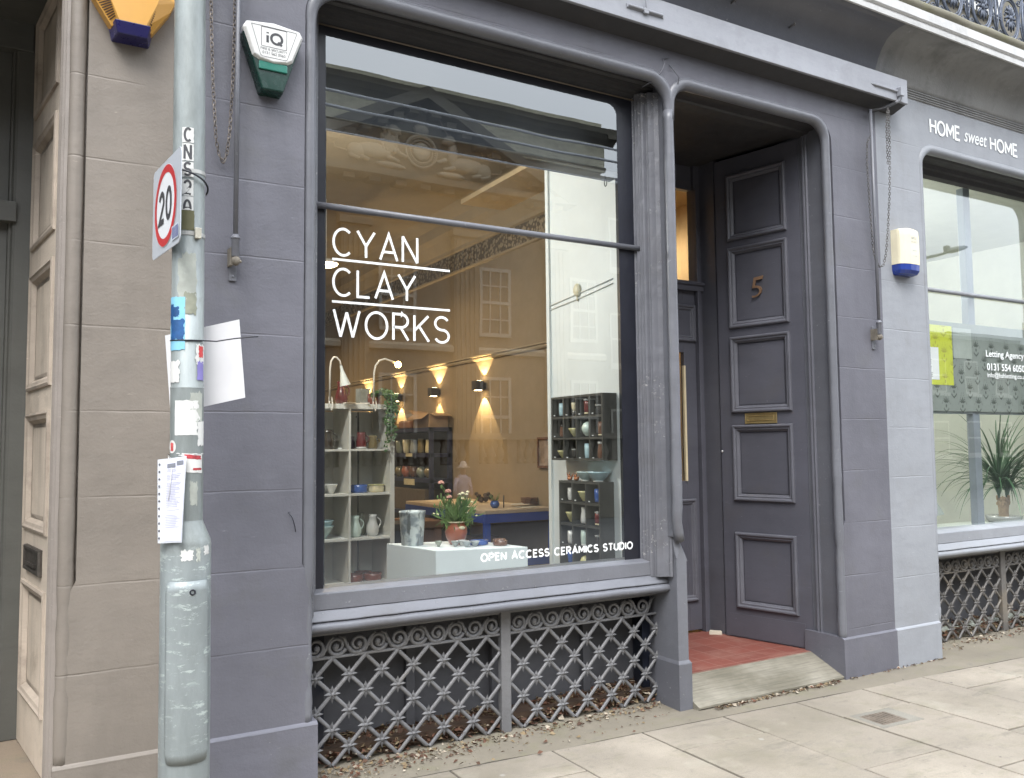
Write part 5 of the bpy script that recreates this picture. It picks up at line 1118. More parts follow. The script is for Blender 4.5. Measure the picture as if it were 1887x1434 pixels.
# ---------------------------------------------------------------- letting agency interior
MT_PALE = plain("pale_green_wall", (.50, .505, .455), .8, 0, .04, .04)
q = MB(); q.box(5.30, 11.4, 3.3, 3.34, .08, 3.9); q.box(5.62, 5.66, .34, 3.3, .08, 3.9); q.box(9.4, 9.44, .34, 3.3, .08, 3.7); props(q.build("agency_room_wall", MT_PALE), kind='structure')
q = MB(); q.box(5.62, 11.4, .34, 3.3, 3.66, 3.7); props(q.build("agency_room_ceiling", MT_PALE), kind='structure'); q = MB(); q.box(5.62, 11.4, .34, 3.3, .02, .08); q.box(5.66, 11.4, .36, .95, .70, .78); props(q.build("agency_room_floor", plain("pale_grey_board", (.42, .45, .40), .6)), kind='structure')
T = thing("pendant_lamp", (5.95, 2.3, 3.3), "unseen pendant lamp added to light the letting agency, hidden behind the pale pier", "ceiling lamp"); q = MB(); q.lathe([(.0, .05), (.08, .045), (.16, -.02), (.155, -.025), (.0, .0)], (5.95, 2.3, 3.3), 22); q.tube([(5.95, 2.3, 3.34), (5.95, 2.3, 3.66)], .003, 5); q.build("lamp_shade", MT_LAMP, T)  # lamp kept out of sight, added to brighten the agency room
l = bpy.data.lights.new("lamp_light", 'POINT'); l.energy = 95; l.color = (.98, 1, .95); l.shadow_soft_size = .1; o = bpy.data.objects.new("lamp_light", l); link(o); o.location = (.1, 0, -.12); o.parent = T
# damask film on the pane
MT_FILM = plain("grey_green_film", (.24, .27, .245), .6, 0, .05, .02); MT_DAM = plain("dark_green_damask", (.08, .095, .08), .6, 0, .05, .02)
F = thing("window_film", (6.8, .286, 2.6), "grey green damask patterned film on the upper part of the letting agency window", "window film")
q = MB(); q.box(5.74, 7.8, .287, .290, 1.742, 2.44); q.build("film", MT_FILM, F)
def drop(mb, x, z, L, w_, a, y=.2862):
    pts = [(-.5, 0), (-.25, .42), (.1, .5), (.35, .3), (.5, 0), (.35, -.3), (.1, -.5), (-.25, -.42)]
    mb.add([(x + (u * L * cos(a) - v * w_ * sin(a)), y, z + (u * L * sin(a) + v * w_ * cos(a))) for u, v in pts], [list(range(8))])
def motif(mb, x, z):
    for a, d, L, w_ in ((90, .030, .05, .014), (60, .028, .045, .011), (120, .028, .045, .011), (35, .026, .036, .010), (145, .026, .036, .010), (270, .018, .03, .018)):
        drop(mb, x + d * cos(R(a)), z + d * sin(R(a)), L, w_, R(a))
    for s_ in (1, -1):
        drop(mb, x + s_ * .018, z - .052, .03, .011, R(90 - s_ * 40)); drop(mb, x + s_ * .030, z - .040, .02, .008, R(90 + s_ * 20))
        for k in range(7):
            u = k / 6; drop(mb, x + s_ * (.012 + .040 * u), z + .085 - .085 * u - .008 * sin(u * pi), .013, .004, R(-62 * s_) if s_ > 0 else R(242 + 0))
    drop(mb, x, z - .062, .02, .02, R(270))
q = MB()
for i in range(20):
    for j in range(16):
        xm = 5.79 + i * .106; zm = 1.80 + j * .1135
        if xm > 7.76 or zm > 2.36: continue
        if (i + j) % 2 == 0: motif(q, xm, zm)
q.build("damask_pattern", MT_DAM, F)
def yel(mb): pass
T = thing("yellow_sign_panel", (6.15, .285, 2.17), "lime yellow damask panel with white card on the letting agency window", "sign")
MT_YEL = plain("lime_yellow_film", (.55, .60, .05), .6, 0, .04, .02); MT_YD = plain("olive_damask", (.40, .40, .05), .6, 0, .05, 0)
q = MB(); q.box(5.74, 6.322, .2852, .2858, 1.943, 2.408); q.build("panel", MT_YEL, T)
q = MB()
for i in range(6):
    for j in range(5):
        if (i + j) % 2 == 0: q2 = len(q.v); motif(q, 5.79 + .106 * i, 1.99 + .1 * j - .0); q.v[q2:] = [(min(a, 6.32), .2845, max(1.945, min(c, 2.406))) for a, b_, c in q.v[q2:]]
q.build("damask_pattern", MT_YD, T)
q = MB(); q.box(5.80, 6.14, .2838, .2843, 1.982, 2.232); q.build("card", M['white_vinyl'], T)
q = MB(); q.box(6.335, 6.578, .2852, .2858, 2.16, 2.40); props(q.build("pale_window_patch", plain("pale_grey_green_film", (.36, .40, .36), .6), None, org=(6.45, .285, 2.28)), "pale grey square of film between the yellow panel and the mullion", "window film")
# letters are added with the lettering section
# ponytail palm
PT = thing("ponytail_palm", (7.66, .72, .78), "ponytail palm with long drooping green leaves on the letting agency window board", "potted plant")
q = MB(); q.lathe([(.075, 0), (.05, .05), (.04, .12), (.042, .2), (.05, .26), (.035, .30), (0, .31)], (7.66, .72, .70), 14)
rn = random.Random(6)
for i in range(30): a_ = rn.uniform(0, 6.28); q.ell((7.66 + .045 * cos(a_), .72 + .045 * sin(a_), .95 + rn.uniform(-.02, .06)), (.012, .012, .018), 6, 4)
q.build("trunk", plain("tan_bark", (.36, .25, .14), .8, 0, .3, .6, 40), PT)
q = MB(); q.lathe([(.0, -.02), (.12, -.02), (.14, .0), (.15, .04), (.13, .04), (.0, .03)], (7.66, .72, .80), 18); q.build("planter", GL['grey'], PT)
lf_ = MB()
def strap(mb, c, az, el, L, w_, droop):
    d = Vector((cos(az) * cos(el), sin(az) * cos(el), sin(el))); p = Vector(c); n = 12; vs = []
    s_ = Vector((-sin(az), cos(az), 0))
    for i in range(n + 1):
        u = i / n; ww = w_ * (1 - u ** 2.5) + .0006
        vs += [p + s_ * ww, p - Vector((0, 0, ww * .5)), p - s_ * ww]
        d = (d + Vector((0, 0, -droop * (0.4 + u)))).normalized(); p = p + d * L / n
    mb.add(vs, [(3 * i + k, 3 * i + k + 1, 3 * i + k + 4, 3 * i + k + 3) for i in range(n) for k in (0, 1)], True)
for c, nn, s0_ in (((7.60, .72, 1.14), 95, 1.0), ((7.74, .72, 1.06), 70, .8)):
    for i in range(nn):
        el = R(rn.triangular(5, 88, 52)); az = rn.uniform(0, 6.28); strap(lf_, c, az, el, s0_ * rn.uniform(.55, .90) , rn.uniform(.005, .009), rn.uniform(.09, .20))
for c in ((7.60, .72, 1.0), (7.72, .72, .98)):
    for i in range(24): strap(lf_, c, rn.uniform(0, 6.28), R(rn.uniform(70, 88)), rn.uniform(.14, .22), .006, .02)
lf_.build("leaves", plain("palm_leaf", (.045, .12, .05), .45, 0, .35, .1, 5), PT)
# perspex display holder
T = thing("property_display", (6.2, .5, .8), "clear slanted holder with a white and blue property card in the agency window", "display card")
ex2 = Vector((.95, .1, 0)).normalized()
def DPt(a, h): return (6.02 + .52 * a, .50 + .10 * a, .89 + h)
q = MB(); q.add([DPt(-.2, .0), DPt(1.2, .015), DPt(.25, .40), DPt(-.2, .40)], [(0, 1, 2, 3)]); q.build("holder", plain("perspex_edge", (.42, .46, .42), .2), T)
q = MB(); q.add([(p[0], p[1] - .004, p[2]) for p in (DPt(-.2, .055), DPt(.92, .07), DPt(.2, .34), DPt(-.2, .34))], [(0, 1, 2, 3)]); q.build("card", M['white_vinyl'], T)
q = MB(); q.add([(p[0], p[1] - .008, p[2]) for p in (DPt(.1, .13), DPt(.68, .135), DPt(.5, .20), DPt(.1, .20))], [(0, 1, 2, 3)]); q.build("photo_print", plain("blue_photo", (.10, .12, .36), .5, 0, .6, 0, 30), T)
# ---------------------------------------------------------------- lettering
def el(cx, cy, rx, ry, a0, a1, n=14): return [(cx + rx * cos(R(a0 + (a1 - a0) * i / n)), cy + ry * sin(R(a0 + (a1 - a0) * i / n))) for i in range(n + 1)]
GLY = {  # strokes on a unit cap height: width, list of polylines
 'C': (.78, [el(.42, .5, .42, .5, 48, 312, 20)]), 'O': (.86, [el(.43, .5, .43, .5, 0, 360, 28)]), 'Q': (.9, [el(.43, .5, .43, .5, 0, 360, 28), [(.55, .25), (.85, -.08)]]),
 'Y': (.76, [[(0, 1), (.38, .44)], [(.76, 1), (.38, .44), (.38, 0)]]), 'A': (.78, [[(0, 0), (.39, 1), (.78, 0)], [(.13, .31), (.65, .31)]]), 'N': (.68, [[(0, 0), (0, 1)], [(0, 1), (.68, 0)], [(.68, 0), (.68, 1)]]),
 'L': (.52, [[(0, 1), (0, 0), (.52, 0)]]), 'W': (1.0, [[(0, 1), (.26, 0)], [(.26, 0), (.5, .92)], [(.5, .92), (.74, 0)], [(.74, 0), (1, 1)]]), 'R': (.62, [[(0, 0), (0, 1), (.32, 1)] + el(.32, .745, .28, .255, 90, -90, 12) + [(0, .49)], [(.3, .49), (.62, 0)]]),
 'K': (.62, [[(0, 0), (0, 1)], [(.60, 1), (.0, .40)], [(.2, .58), (.62, 0)]]), 'S': (.62, [el(.31, .745, .29, .255, 30, 270, 14) + el(.31, .25, .30, .25, 90, -155, 14)[1:]]),
 'P': (.6, [[(0, 0), (0, 1), (.32, 1)] + el(.32, .73, .28, .27, 90, -90, 12) + [(0, .46)]]), 'E': (.54, [[(.54, 1), (0, 1), (0, 0), (.54, 0)], [(0, .52), (.48, .52)]]), 'M': (.82, [[(0, 0), (0, 1)], [(0, 1), (.41, .3), (.82, 1)], [(.82, 1), (.82, 0)]]),
 'I': (.0, [[(0, 0), (0, 1)]]), 'T': (.64, [[(0, 1), (.64, 1)], [(.32, 1), (.32, 0)]]), 'U': (.66, [[(0, 1), (0, .33)] + el(.33, .33, .33, .33, 180, 360, 12) + [(.66, 1)]]), 'D': (.7, [[(.3, 0), (0, 0), (0, 1), (.3, 1)] + el(.3, .5, .4, .5, 90, -90, 16)]),
 'H': (.66, [[(0, 0), (0, 1)], [(.66, 0), (.66, 1)], [(0, .52), (.66, .52)]]), '2': (.56, [el(.28, .71, .27, .29, 165, -28, 12) + [(0, 0), (.58, 0)]]), '0': (.6, [el(.3, .5, .3, .5, 0, 360, 24)]), 'i': (.0, [[(0, 0), (0, .72)], [(0, .92), (0, 1.03)]]), ' ': (.3, []),
 '5': (.55, [[(.5, 1), (.1, 1), (.05, .55)] + el(.25, .33, .29, .33, 110, -150, 14)]), '1': (.2, [[(0, .8), (.2, 1), (.2, 0)]]), '3': (.54, [el(.26, .75, .25, .25, 150, -90, 10), el(.26, .26, .28, .26, 90, -150, 12)]), '6': (.58, [el(.29, .3, .29, .3, 0, 360, 20), [(.02, .38), (.14, .75), (.42, 1)]])}
def ribbon(mb, pts, w_, F):
    n = len(pts); closed = math.hypot(pts[0][0] - pts[-1][0], pts[0][1] - pts[-1][1]) < 1e-6
    L = []; Rr = []
    for i in range(n):
        a = pts[i - 1] if i > 0 else (pts[-2] if closed else pts[0]); b_ = pts[i + 1] if i < n - 1 else (pts[1] if closed else pts[-1]); p = pts[i]
        def un(u, v): l = math.hypot(v[0] - u[0], v[1] - u[1]) or 1; return ((v[0] - u[0]) / l, (v[1] - u[1]) / l)
        if i == 0 and not closed: t1 = t2 = un(p, b_)
        elif i == n - 1 and not closed: t1 = t2 = un(a, p)
        else: t1 = un(a, p); t2 = un(p, b_)
        nx_, ny_ = -(t1[1] + t2[1]), (t1[0] + t2[0]); l = math.hypot(nx_, ny_) or 1; nx_ /= l; ny_ /= l
        k = w_ / 2 / max(.35, (-t1[1] * nx_ + t1[0] * ny_)); L.append((p[0] + nx_ * k, p[1] + ny_ * k)); Rr.append((p[0] - nx_ * k, p[1] - ny_ * k))
    vs = [F(*q) for q in L] + [F(*q) for q in Rr]
    mb.add(vs, [(i, n + i, n + i + 1, i + 1) for i in range(n - 1)])
def text_w(txt, track): return sum(GLY[c][0] for c in txt) + track * (len(txt) - 1)
def letters(txt, x0, x1, z0, h, F, w_, track=.26, name="lettering", mat=None, parent=None, mb=None):
    """stroke letters between x0 and x1 on base z0; F maps (x, z) to space"""
    T = max(text_w(txt, track), .001); sx = (x1 - x0 - w_) / T; x = 0; own = mb is None; mb = mb or MB(); eps = [0]
    for c in txt:
        gw, st_ = GLY[c]
        for pl_ in st_:
            eps[0] += 1; e = .00003 * (eps[0] % 5)
            ribbon(mb, [(x0 + w_ / 2 + (x + u) * sx, z0 + w_ / 2 + v * (h - w_)) for u, v in pl_], w_, lambda a, b_, e=e: F(a, b_, e))
        x += gw + track
    if own: return mb.build(name, mat, parent)
FG = lambda a, b_, e=0: (a, .1965 - e, b_)
q = MB(); letters("CYAN", 1.2829, 1.7327, 2.4252, .1421, FG, .0125, mb=q); q.build("lettering", M['white_vinyl'], SH)
q = MB(); letters("CLAY", 1.2829, 1.72, 2.2291, .1421, FG, .0125, mb=q); q.build("lettering", M['white_vinyl'], SH)
q = MB(); letters("WORKS", 1.2858, 1.9081, 2.0292, .1421, FG, .0125, mb=q); q.build("lettering", M['white_vinyl'], SH)
for z in (2.4036, 2.1978): q = MB(); q.add([(1.2829, .1965, z), (1.9091, .1965, z), (1.9091, .1965, z + .0113), (1.2829, .1965, z + .0113)], [(0, 1, 2, 3)]); q.build("lettering_rule", M['white_vinyl'], SH)
letters("OPEN ACCESS CERAMICS STUDIO", 2.0757, 3.0636, 0.9081, .045, FG, .0088, track=.30, name="lettering", mat=M['white_vinyl'], parent=SH)
FW = lambda a, b_, e=0: (a, -.004 - e, b_)
letters("HOME", 5.712, 6.088, 3.757, .118, FW, .0185, name="lettering", mat=M['white_vinyl'], parent=AG)
letters("HOME", 6.468, 6.850, 3.757, .112, FW, .0185, name="lettering", mat=M['white_vinyl'], parent=AG)
def text_mesh(body, x0, x1, z0, h, Fn, name, mat, parent=None, shear=0, bold=0, org=None, lower=False):
    """built-in typeface, fitted to a width; h is the height of a capital"""
    cu = bpy.data.curves.new("t", 'FONT'); cu.body = body; cu.shear = shear; cu.offset = bold; cu.resolution_u = 3
    ob = bpy.data.objects.new("t", cu); link(ob); dg = bpy.context.evaluated_depsgraph_get(); me = bpy.data.meshes.new_from_object(ob.evaluated_get(dg)); bpy.data.objects.remove(ob)
    v = [p.co.copy() for p in me.vertices]; f = [list(p.vertices) for p in me.polygons]; mx = max(p.x for p in v); mn = min(p.x for p in v)
    sx = (x1 - x0) / (mx - mn); k = h / .70
    mb = MB(); mb.add([Fn(x0 + (p.x - mn) * sx, z0 + p.y * k) for p in v], f)
    return mb.build(name, mat, parent, org=org)
text_mesh("sweet", 6.135, 6.430, 3.772, .105, FW, "lettering", M['white_vinyl'], AG, shear=.3, bold=.006)
FA = lambda a, b_, e=0: (a, .2775 - e, b_)
text_mesh("Letting Agency", 6.757, 7.300, 2.190, .052, FA, "lettering", M['white_vinyl'], AG, bold=.01)
text_mesh("0131 554 6050", 6.763, 7.305, 2.080, .056, FA, "lettering", M['white_vinyl'], AG, bold=.015)
text_mesh("info@hshletting.co.uk", 6.765, 7.335, 2.022, .038, FA, "lettering", M['white_vinyl'], AG, bold=.006)
FC = lambda a, b_, e=0: (a, .2832 - e, b_)
MT_INK = plain("dark_print", (.05, .05, .055), .6, 0, .1, 0)
letters("HOME", 5.885, 6.05, 2.105, .030, FC, .0045, name="card_lettering", mat=MT_INK, parent=T if False else bpy.data.objects['yellow_sign_panel'])
text_mesh("sweet", 5.93, 6.05, 2.066, .026, FC, "card_lettering", MT_INK, bpy.data.objects['yellow_sign_panel'], shear=.3)
letters("HOME", 5.885, 6.06, 2.005, .030, FC, .0045, name="card_lettering", mat=MT_INK, parent=bpy.data.objects['yellow_sign_panel'])

# ---------------------------------------------------------------- alarm boxes
def hexbox(mb, cx, zt, wt, wb, H, y0, y1, inset, mi=0):
    """bell box outline: wide at the top, cut corners, narrow foot"""
    o_ = [(-wt / 2, zt - .035), (-wt / 2 + .03, zt), (0, zt + .004), (wt / 2 - .03, zt), (wt / 2, zt - .035), (wb / 2, zt - H), (-wb / 2, zt - H)]
    n = len(o_); vs = [(cx + x, y0, z) for x, z in o_] + [(cx + x, y1 + inset * .9, z) for x, z in o_] + [(cx + x * (1 - inset * 1.2), y1, zt - H / 2 + (z - (zt - H / 2)) * (1 - inset * 1.2)) for x, z in o_]
    mb.add(vs, [(i, (i + 1) % n, n + (i + 1) % n, n + i) for i in range(n)] + [(n + i, n + (i + 1) % n, 2 * n + (i + 1) % n, 2 * n + i) for i in range(n)] + [list(range(2 * n, 3 * n))], mi=mi)
T = thing("alarm_box", (.925, 0, 3.1), "white and dark green alarm bell box marked iQ FIRE & SECURITY on the grey pier", "alarm box")
cx = .925
q = MB(); o_ = [(-.132, 3.325), (-.116, 3.352), (.0, 3.366), (.116, 3.352), (.130, 3.325), (.085, 3.205), (.073, 3.197), (.062, 3.190), (.0, 3.180), (-.062, 3.190), (-.073, 3.197), (-.090, 3.205)]
n = len(o_); vs = [(cx + x, -.045, z) for x, z in o_] + [(cx + x, -.072, z) for x, z in o_] + [(cx + x * .92, -.086, 3.275 + (z - 3.275) * .92) for x, z in o_]
q.add(vs, [(i, (i + 1) % n, n + (i + 1) % n, n + i) for i in range(n)] + [(n + i, n + (i + 1) % n, 2 * n + (i + 1) % n, 2 * n + i) for i in range(n)] + [list(range(2 * n, 3 * n))])
q.build("cover", plain("weathered_white_plastic", (.66, .66, .64), .45, 0, .08, .1), T, bevel=.004)
q = MB(); hexbox(q, cx, 3.345, .262, .095, .285, 0, -.070, .03); q.build("green_housing", plain("dark_green_plastic", (.004, .030, .022), .25, 0, .2, .02, spec=.6), T, bevel=.006)
q = MB(); q.box(cx - .062, cx + .062, -.0785, -.05, 3.150, 3.186); q.build("green_lens", plain("green_lens", (.03, .17, .13), .15, 0, .1, .02), T, bevel=.004)
FX = lambda a, b_, e=0: (cx + a, -.0866 - e, b_)
q = MB()
def outline(mb, pts, w_, F): ribbon(mb, pts + [pts[0]], w_, F)
outline(q, [(-.055, 3.335), (.052, 3.335), (.055, 3.332), (.055, 3.252), (.052, 3.249), (-.052, 3.249), (-.055, 3.252)], .0022, FX)
outline(q, [(-.098, 3.338), (.096, 3.338), (.098, 3.33), (.058, 3.208), (.05, 3.203), (-.05, 3.203), (-.058, 3.208)], .002, FX)
letters("i", -.034, -.022, 3.262, .056, FX, .011, mb=q); letters("Q", -.018, .042, 3.262, .056, FX, .011, mb=q); q.build("lettering", MT_INK, T)
text_mesh("FIRE & SECURITY", -.058, .058, 3.233, .0105, FX, "lettering", MT_INK, T); text_mesh("0131 562 0060", -.050, .050, 3.215, .0125, FX, "lettering", MT_INK, T)
T = thing("alarm_box", (5.32, 0, 2.8), "cream alarm box with blue base and faint AMCO SECURITY print on the pale grey pier", "alarm box")
q = MB(); pr = [(5.218, 0), (5.218, -.05), (5.222, -.066), (5.25, -.082), (5.30, -.092), (5.36, -.092), (5.405, -.086), (5.428, -.07), (5.43, 0)]
n = len(pr); rows = []
for z, k in ((2.732, 1), (2.80, 1.02), (2.93, 1.0), (2.962, .97), (2.975, .85)): rows.append([(5.324 + (x - 5.324) * (.985 if z > 2.95 else 1), y * k, z + (.012 * (1 - abs(x - 5.324) / .106) if z > 2.9 else 0)) for x, y in pr])
q.add([p for r_ in rows for p in r_], [(i * n + j, i * n + j + 1, (i + 1) * n + j + 1, (i + 1) * n + j) for i in range(4) for j in range(n - 1)] + [list(range(4 * n, 5 * n))], False)
q.build("cover", plain("yellowed_cream_plastic", (.70, .64, .47), .4, 0, .06, .05), T)
q = MB(); rows = []
for z, k, dx in ((2.734, .985, .99), (2.69, .97, .97), (2.668, .8, .9), (2.66, .45, .75)): rows.append([(5.324 + (x - 5.324) * dx, y * k, z) for x, y in pr])
q.add([p for r_ in rows for p in r_], [(i * n + j, (i + 1) * n + j, (i + 1) * n + j + 1, i * n + j + 1) for i in range(3) for j in range(n - 1)] + [list(range(3 * n, 4 * n))[::-1]], False)
q.build("blue_base", plain("royal_blue_plastic", (.02, .045, .24), .2, 0, .1, .02), T)
FX2 = lambda a, b_, e=0: (a, -.0935 - e, b_); MT_FAINT = plain("faded_blue_print", (.22, .27, .34), .7, 0, .2, 0)
text_mesh("AMCO", 5.312, 5.372, 2.905, .017, FX2, "lettering", MT_FAINT, T); text_mesh("SECURITY", 5.308, 5.378, 2.882, .011, FX2, "lettering", MT_FAINT, T)
q = MB(); [q.add([(5.318, -.0936, z), (5.368, -.0936, z), (5.368, -.0936, z + .009), (5.318, -.0936, z + .009)], [(0, 1, 2, 3)]) for z in (2.822, 2.785)]; q.build("small_print", plain("paler_print", (.42, .43, .40), .7), T)
T = thing("alarm_box", (.355, 0, 3.3), "yellow alarm bell box with striped edges and navy base high on the brown wall", "alarm box")
cx2 = .358
q = MB(); o_ = [(-.10, 3.52), (.10, 3.52), (.165, 3.36), (.145, 3.315), (.075, 3.205), (-.075, 3.205), (-.145, 3.315), (-.165, 3.36)]; n = len(o_)
vs = [(cx2 + x, 0, z) for x, z in o_] + [(cx2 + x, -.055, z) for x, z in o_] + [(cx2 + x * .62, -.095, 3.36 + (z - 3.36) * .96) for x, z in o_]
q.add(vs, [(i, (i + 1) % n, n + (i + 1) % n, n + i) for i in range(n)] + [(n + i, n + (i + 1) % n, 2 * n + (i + 1) % n, 2 * n + i) for i in range(n)] + [list(range(2 * n, 3 * n))])
q.build("cover", plain("amber_plastic", (.55, .29, .06), .35, 0, .05, .03), T)
q = MB(); vs = [(-.083, 0, 3.222), (.083, 0, 3.222), (.066, -.102, 3.218), (-.066, -.102, 3.218), (-.07, 0, 3.165), (.07, 0, 3.165), (.055, -.088, 3.168), (-.055, -.088, 3.168)]
q.add([(cx2 + a, b_, c) for a, b_, c in vs], [(0, 3, 2, 1), (4, 5, 6, 7), (3, 7, 6, 2), (0, 4, 7, 3), (1, 2, 6, 5)]); q.build("navy_base", plain("navy_plastic", (.018, .016, .09), .3, 0, .1, .02), T, bevel=.004)
q = MB()
for s_ in (1, -1):
    for i in range(11):
        u = i / 11; x0_ = .083 + .062 * u; z0_ = 3.222 + .095 * u; x1_ = .060 + .03 * u; 
        q.add([(cx2 + s_ * x0_ * .985, -.0585, z0_ + .002), (cx2 + s_ * (x0_ * .985 + .003), -.0585, z0_ + .0065), (cx2 + s_ * (x1_ + .006), -.0925, z0_ + .014), (cx2 + s_ * (x1_ + .003), -.0925, z0_ + .009)], [(0, 1, 2, 3)])
q.build("chevron_stripes", plain("brown_stripe", (.09, .045, .02), .5), T)

# ---------------------------------------------------------------- awning arms and chains
def arm(x, ztop, zf, label):
    T = thing("awning_rod", (x, 0, zf - .12), label, "awning rod", "awning rods at the ends of the fascia box"); y = -.052
    q = MB(); q.tube([(x, y, ztop), (x, y, (ztop + zf) / 2), (x, y, zf)], .0105, 10); q.build("rod", M['sill'], T)
    q = MB(); q.lathe([(.011, .018), (.018, .006), (.0215, .0), (.018, -.003), (.0165, -.005), (.0165, -.075), (.014, -.08), (.0, -.08)][::-1], (x, y, zf), 14); q.build("ferrule", M['sill'], T)
    q = MB(); q.box(x - .022, x - .008, -.05, -.0, zf - .115, zf - .04); q.ell((x + .002, y, zf - .095), (.019, .020, .022), 12, 8); q.ell((x + .02, y - .004, zf - .098), (.007, .007, .007), 8, 5); q.build("pivot", plain("flaking_rusty_joint%.1f" % x, (.17, .15, .12), .7, .1, .5, .6, 60), T)
    q = MB(); q.box(x - .016, x + .014, -.010, 0, zf - .175, zf - .02); q.ell((x, -.010, zf - .155), (.006, .004, .006), 8, 5); q.build("wall_bracket", M['sill'], T, bevel=.003)
arm(.778, 3.83, 2.395, "left awning arm, a grey rod down the pier beside the speed sign pole")
arm(4.985, 3.775, 2.305, "right awning arm, a grey rod down the pier between door and cream alarm box")
def chain(name, pts, label, L=.0235, r=.0021, mat=None):
    # resample the curve by arc length
    P_ = [Vector(p) for p in pts]; dense = []
    for a, b_ in zip(P_[:-1], P_[1:]):
        n = max(2, int((b_ - a).length / .002)); dense += [a.lerp(b_, i / n) for i in range(n)]
    dense.append(P_[-1]); acc = 0; nodes = [dense[0]]; step = L * .72
    for a, b_ in zip(dense[:-1], dense[1:]):
        acc += (b_ - a).length
        if acc >= step: nodes.append(b_); acc = 0
    q = MB(); rn_ = random.Random(len(nodes))
    for i, (a, b_) in enumerate(zip(nodes[:-1], nodes[1:])):
        c = (a + b_) / 2; t = (b_ - a).normalized(); s_ = t.cross(Vector((0, 1, 0)))
        s_ = s_.normalized() if s_.length > .1 else Vector((1, 0, 0)); f_ = t.cross(s_)
        ang = (pi / 4 if i % 2 else -pi / 4) + rn_.uniform(-.25, .25); e = s_ * cos(ang) + f_ * sin(ang); hw = .0062; hl = L / 2 - .0062
        ring = [c + t * hl + (e * cos(w) + t * sin(w)) * hw for w in [pi * k / 4 for k in range(5)]] + [c - t * hl + (e * cos(w) + t * sin(w)) * hw for w in [pi + pi * k / 4 for k in range(5)]]
        q.tube(ring, r, 5, closed=True)
    return props(q.build(name, mat or MT_CHAIN, None, org=pts[0]), label, "chain")
MT_CHAIN = plain("rusty_chain", (.22, .19, .165), .6, .3, .6, .4, 60)
def cat(p0, p1, sag, n=16):
    p0 = Vector(p0); p1 = Vector(p1); return [p0.lerp(p1, i / n) - Vector((0, 0, sag * (1 - (2 * i / n - 1) ** 2))) for i in range(n + 1)]
chain("chain", [(.662, -.03, 3.76), (.672, -.03, 3.3), (.682, -.03, 3.05), (.697, -.03, 2.82), (.71, -.03, 2.755), (.728, -.03, 2.722), (.742, -.032, 2.76), (.752, -.035, 2.86), (.762, -.04, 3.1), (.766, -.045, 3.5), (.766, -.05, 3.76)], "long rusty loop of chain hanging beside the left awning arm")
chain("chain", [(5.125, -.09, 3.80), (5.125, -.088, 3.5), (5.108, -.085, 3.2), (5.082, -.08, 2.95), (5.058, -.075, 2.78), (5.035, -.07, 2.70), (5.01, -.06, 2.685), (4.985, -.05, 2.72), (4.972, -.04, 2.80), (4.955, -.04, 3.1), (4.942, -.04, 3.4), (4.948, -.045, 3.54), (4.975, -.05, 3.59)], "long loop of chain beside the right awning arm, its end hooked back to the rod", mat=plain("grey_chain", (.13, .125, .12), .6, .3, .5, .4, 60))
chain("chain", [(5.115, -.09, 3.80), (5.098, -.09, 3.66), (5.098, -.088, 3.5), (5.10, -.088, 3.40)], "short dangling length of chain below the right end of the fascia box", mat=plain("grey_chain_2", (.13, .125, .12), .6, .3, .5, .4, 60))

# ---------------------------------------------------------------- lamp column with its sign and stickers
m, t, b, o = newmat("galvanised_grey_column")
geo = N(t, "ShaderNodeNewGeometry"); P = geo.outputs['Position']
n1 = noise_(t, P, 3, 6, .65, stretch=(3, 3, .8)); n2 = noise_(t, P, 55, 4, .7, stretch=(1, 1, .5)); n3 = noise_(t, P, 7, 7, .72)
cc = mixrgb(t, ramp_(t, n1, .38, .62), (.185, .205, .20), (.27, .30, .295)); cc = mixrgb(t, math_(t, 'MULTIPLY', ramp_(t, n3, .55, .66), .5), cc, (.17, .18, .165))
sp = N(t, "ShaderNodeSeparateXYZ"); t.links.new(P, sp.inputs[0])
lowz = ramp_(t, sp.outputs[2], 1.1, 1.2, 1, 0); scr = math_(t, 'MULTIPLY', ramp_(t, noise_(t, P, 26, 6, .8, stretch=(.5, .5, 1.6)), .55, .60), lowz)
scr = math_(t, 'MULTIPLY', scr, ramp_(t, noise_(t, P, 4, 3), .42, .58)); cc = mixrgb(t, scr, cc, (.50, .56, .53))
bl = math_(t, 'MULTIPLY', lowz, .35); cc = mixrgb(t, bl, cc, (.24, .275, .29))
t.links.new(cc, b.inputs['Base Color']); b.inputs['Roughness'].default_value = .42; b.inputs['Metallic'].default_value = .15
bp = N(t, "ShaderNodeBump", i_Strength=.35, i_Distance=.004); t.links.new(math_(t, 'ADD', n2, n1), bp.inputs['Height']); t.links.new(bp.outputs[0], b.inputs['Normal'])
MT_COL = m
CX, CY = .517, -.552
def pc(z): return CX - .007 * (z - 1), CY   # the column leans a hair
LC = thing("lamp_column", (CX, CY, 0), "grey green steel lamp column with stickers, torn tape and an access door near its foot", "lamp post")
q = MB(); segs = 32
def ring_tube(mb, lst, seg=32):
    vs = []
    for z, r in lst:
        x_, y_ = pc(z); vs += [(x_ + r * cos(2 * pi * k / seg), y_ + r * sin(2 * pi * k / seg), z) for k in range(seg)]
    mb.add(vs, [(i * seg + k, i * seg + (k + 1) % seg, (i + 1) * seg + (k + 1) % seg, (i + 1) * seg + k) for i in range(len(lst) - 1) for k in range(seg)], True)
ring_tube(q, [(1.20, .0555), (1.716, .0555)]); ring_tube(q, [(1.716, .0562), (1.720, .0562), (1.7205, .0545), (2.5, .0545), (5.6, .048)]); q.build("shaft", MT_COL, LC)
q = MB(); ring_tube(q, [(0, .084), (.4, .0835), (1.172, .0835), (1.19, .081), (1.246, .0585), (1.256, .0555)]); q.build("base", MT_COL, LC)
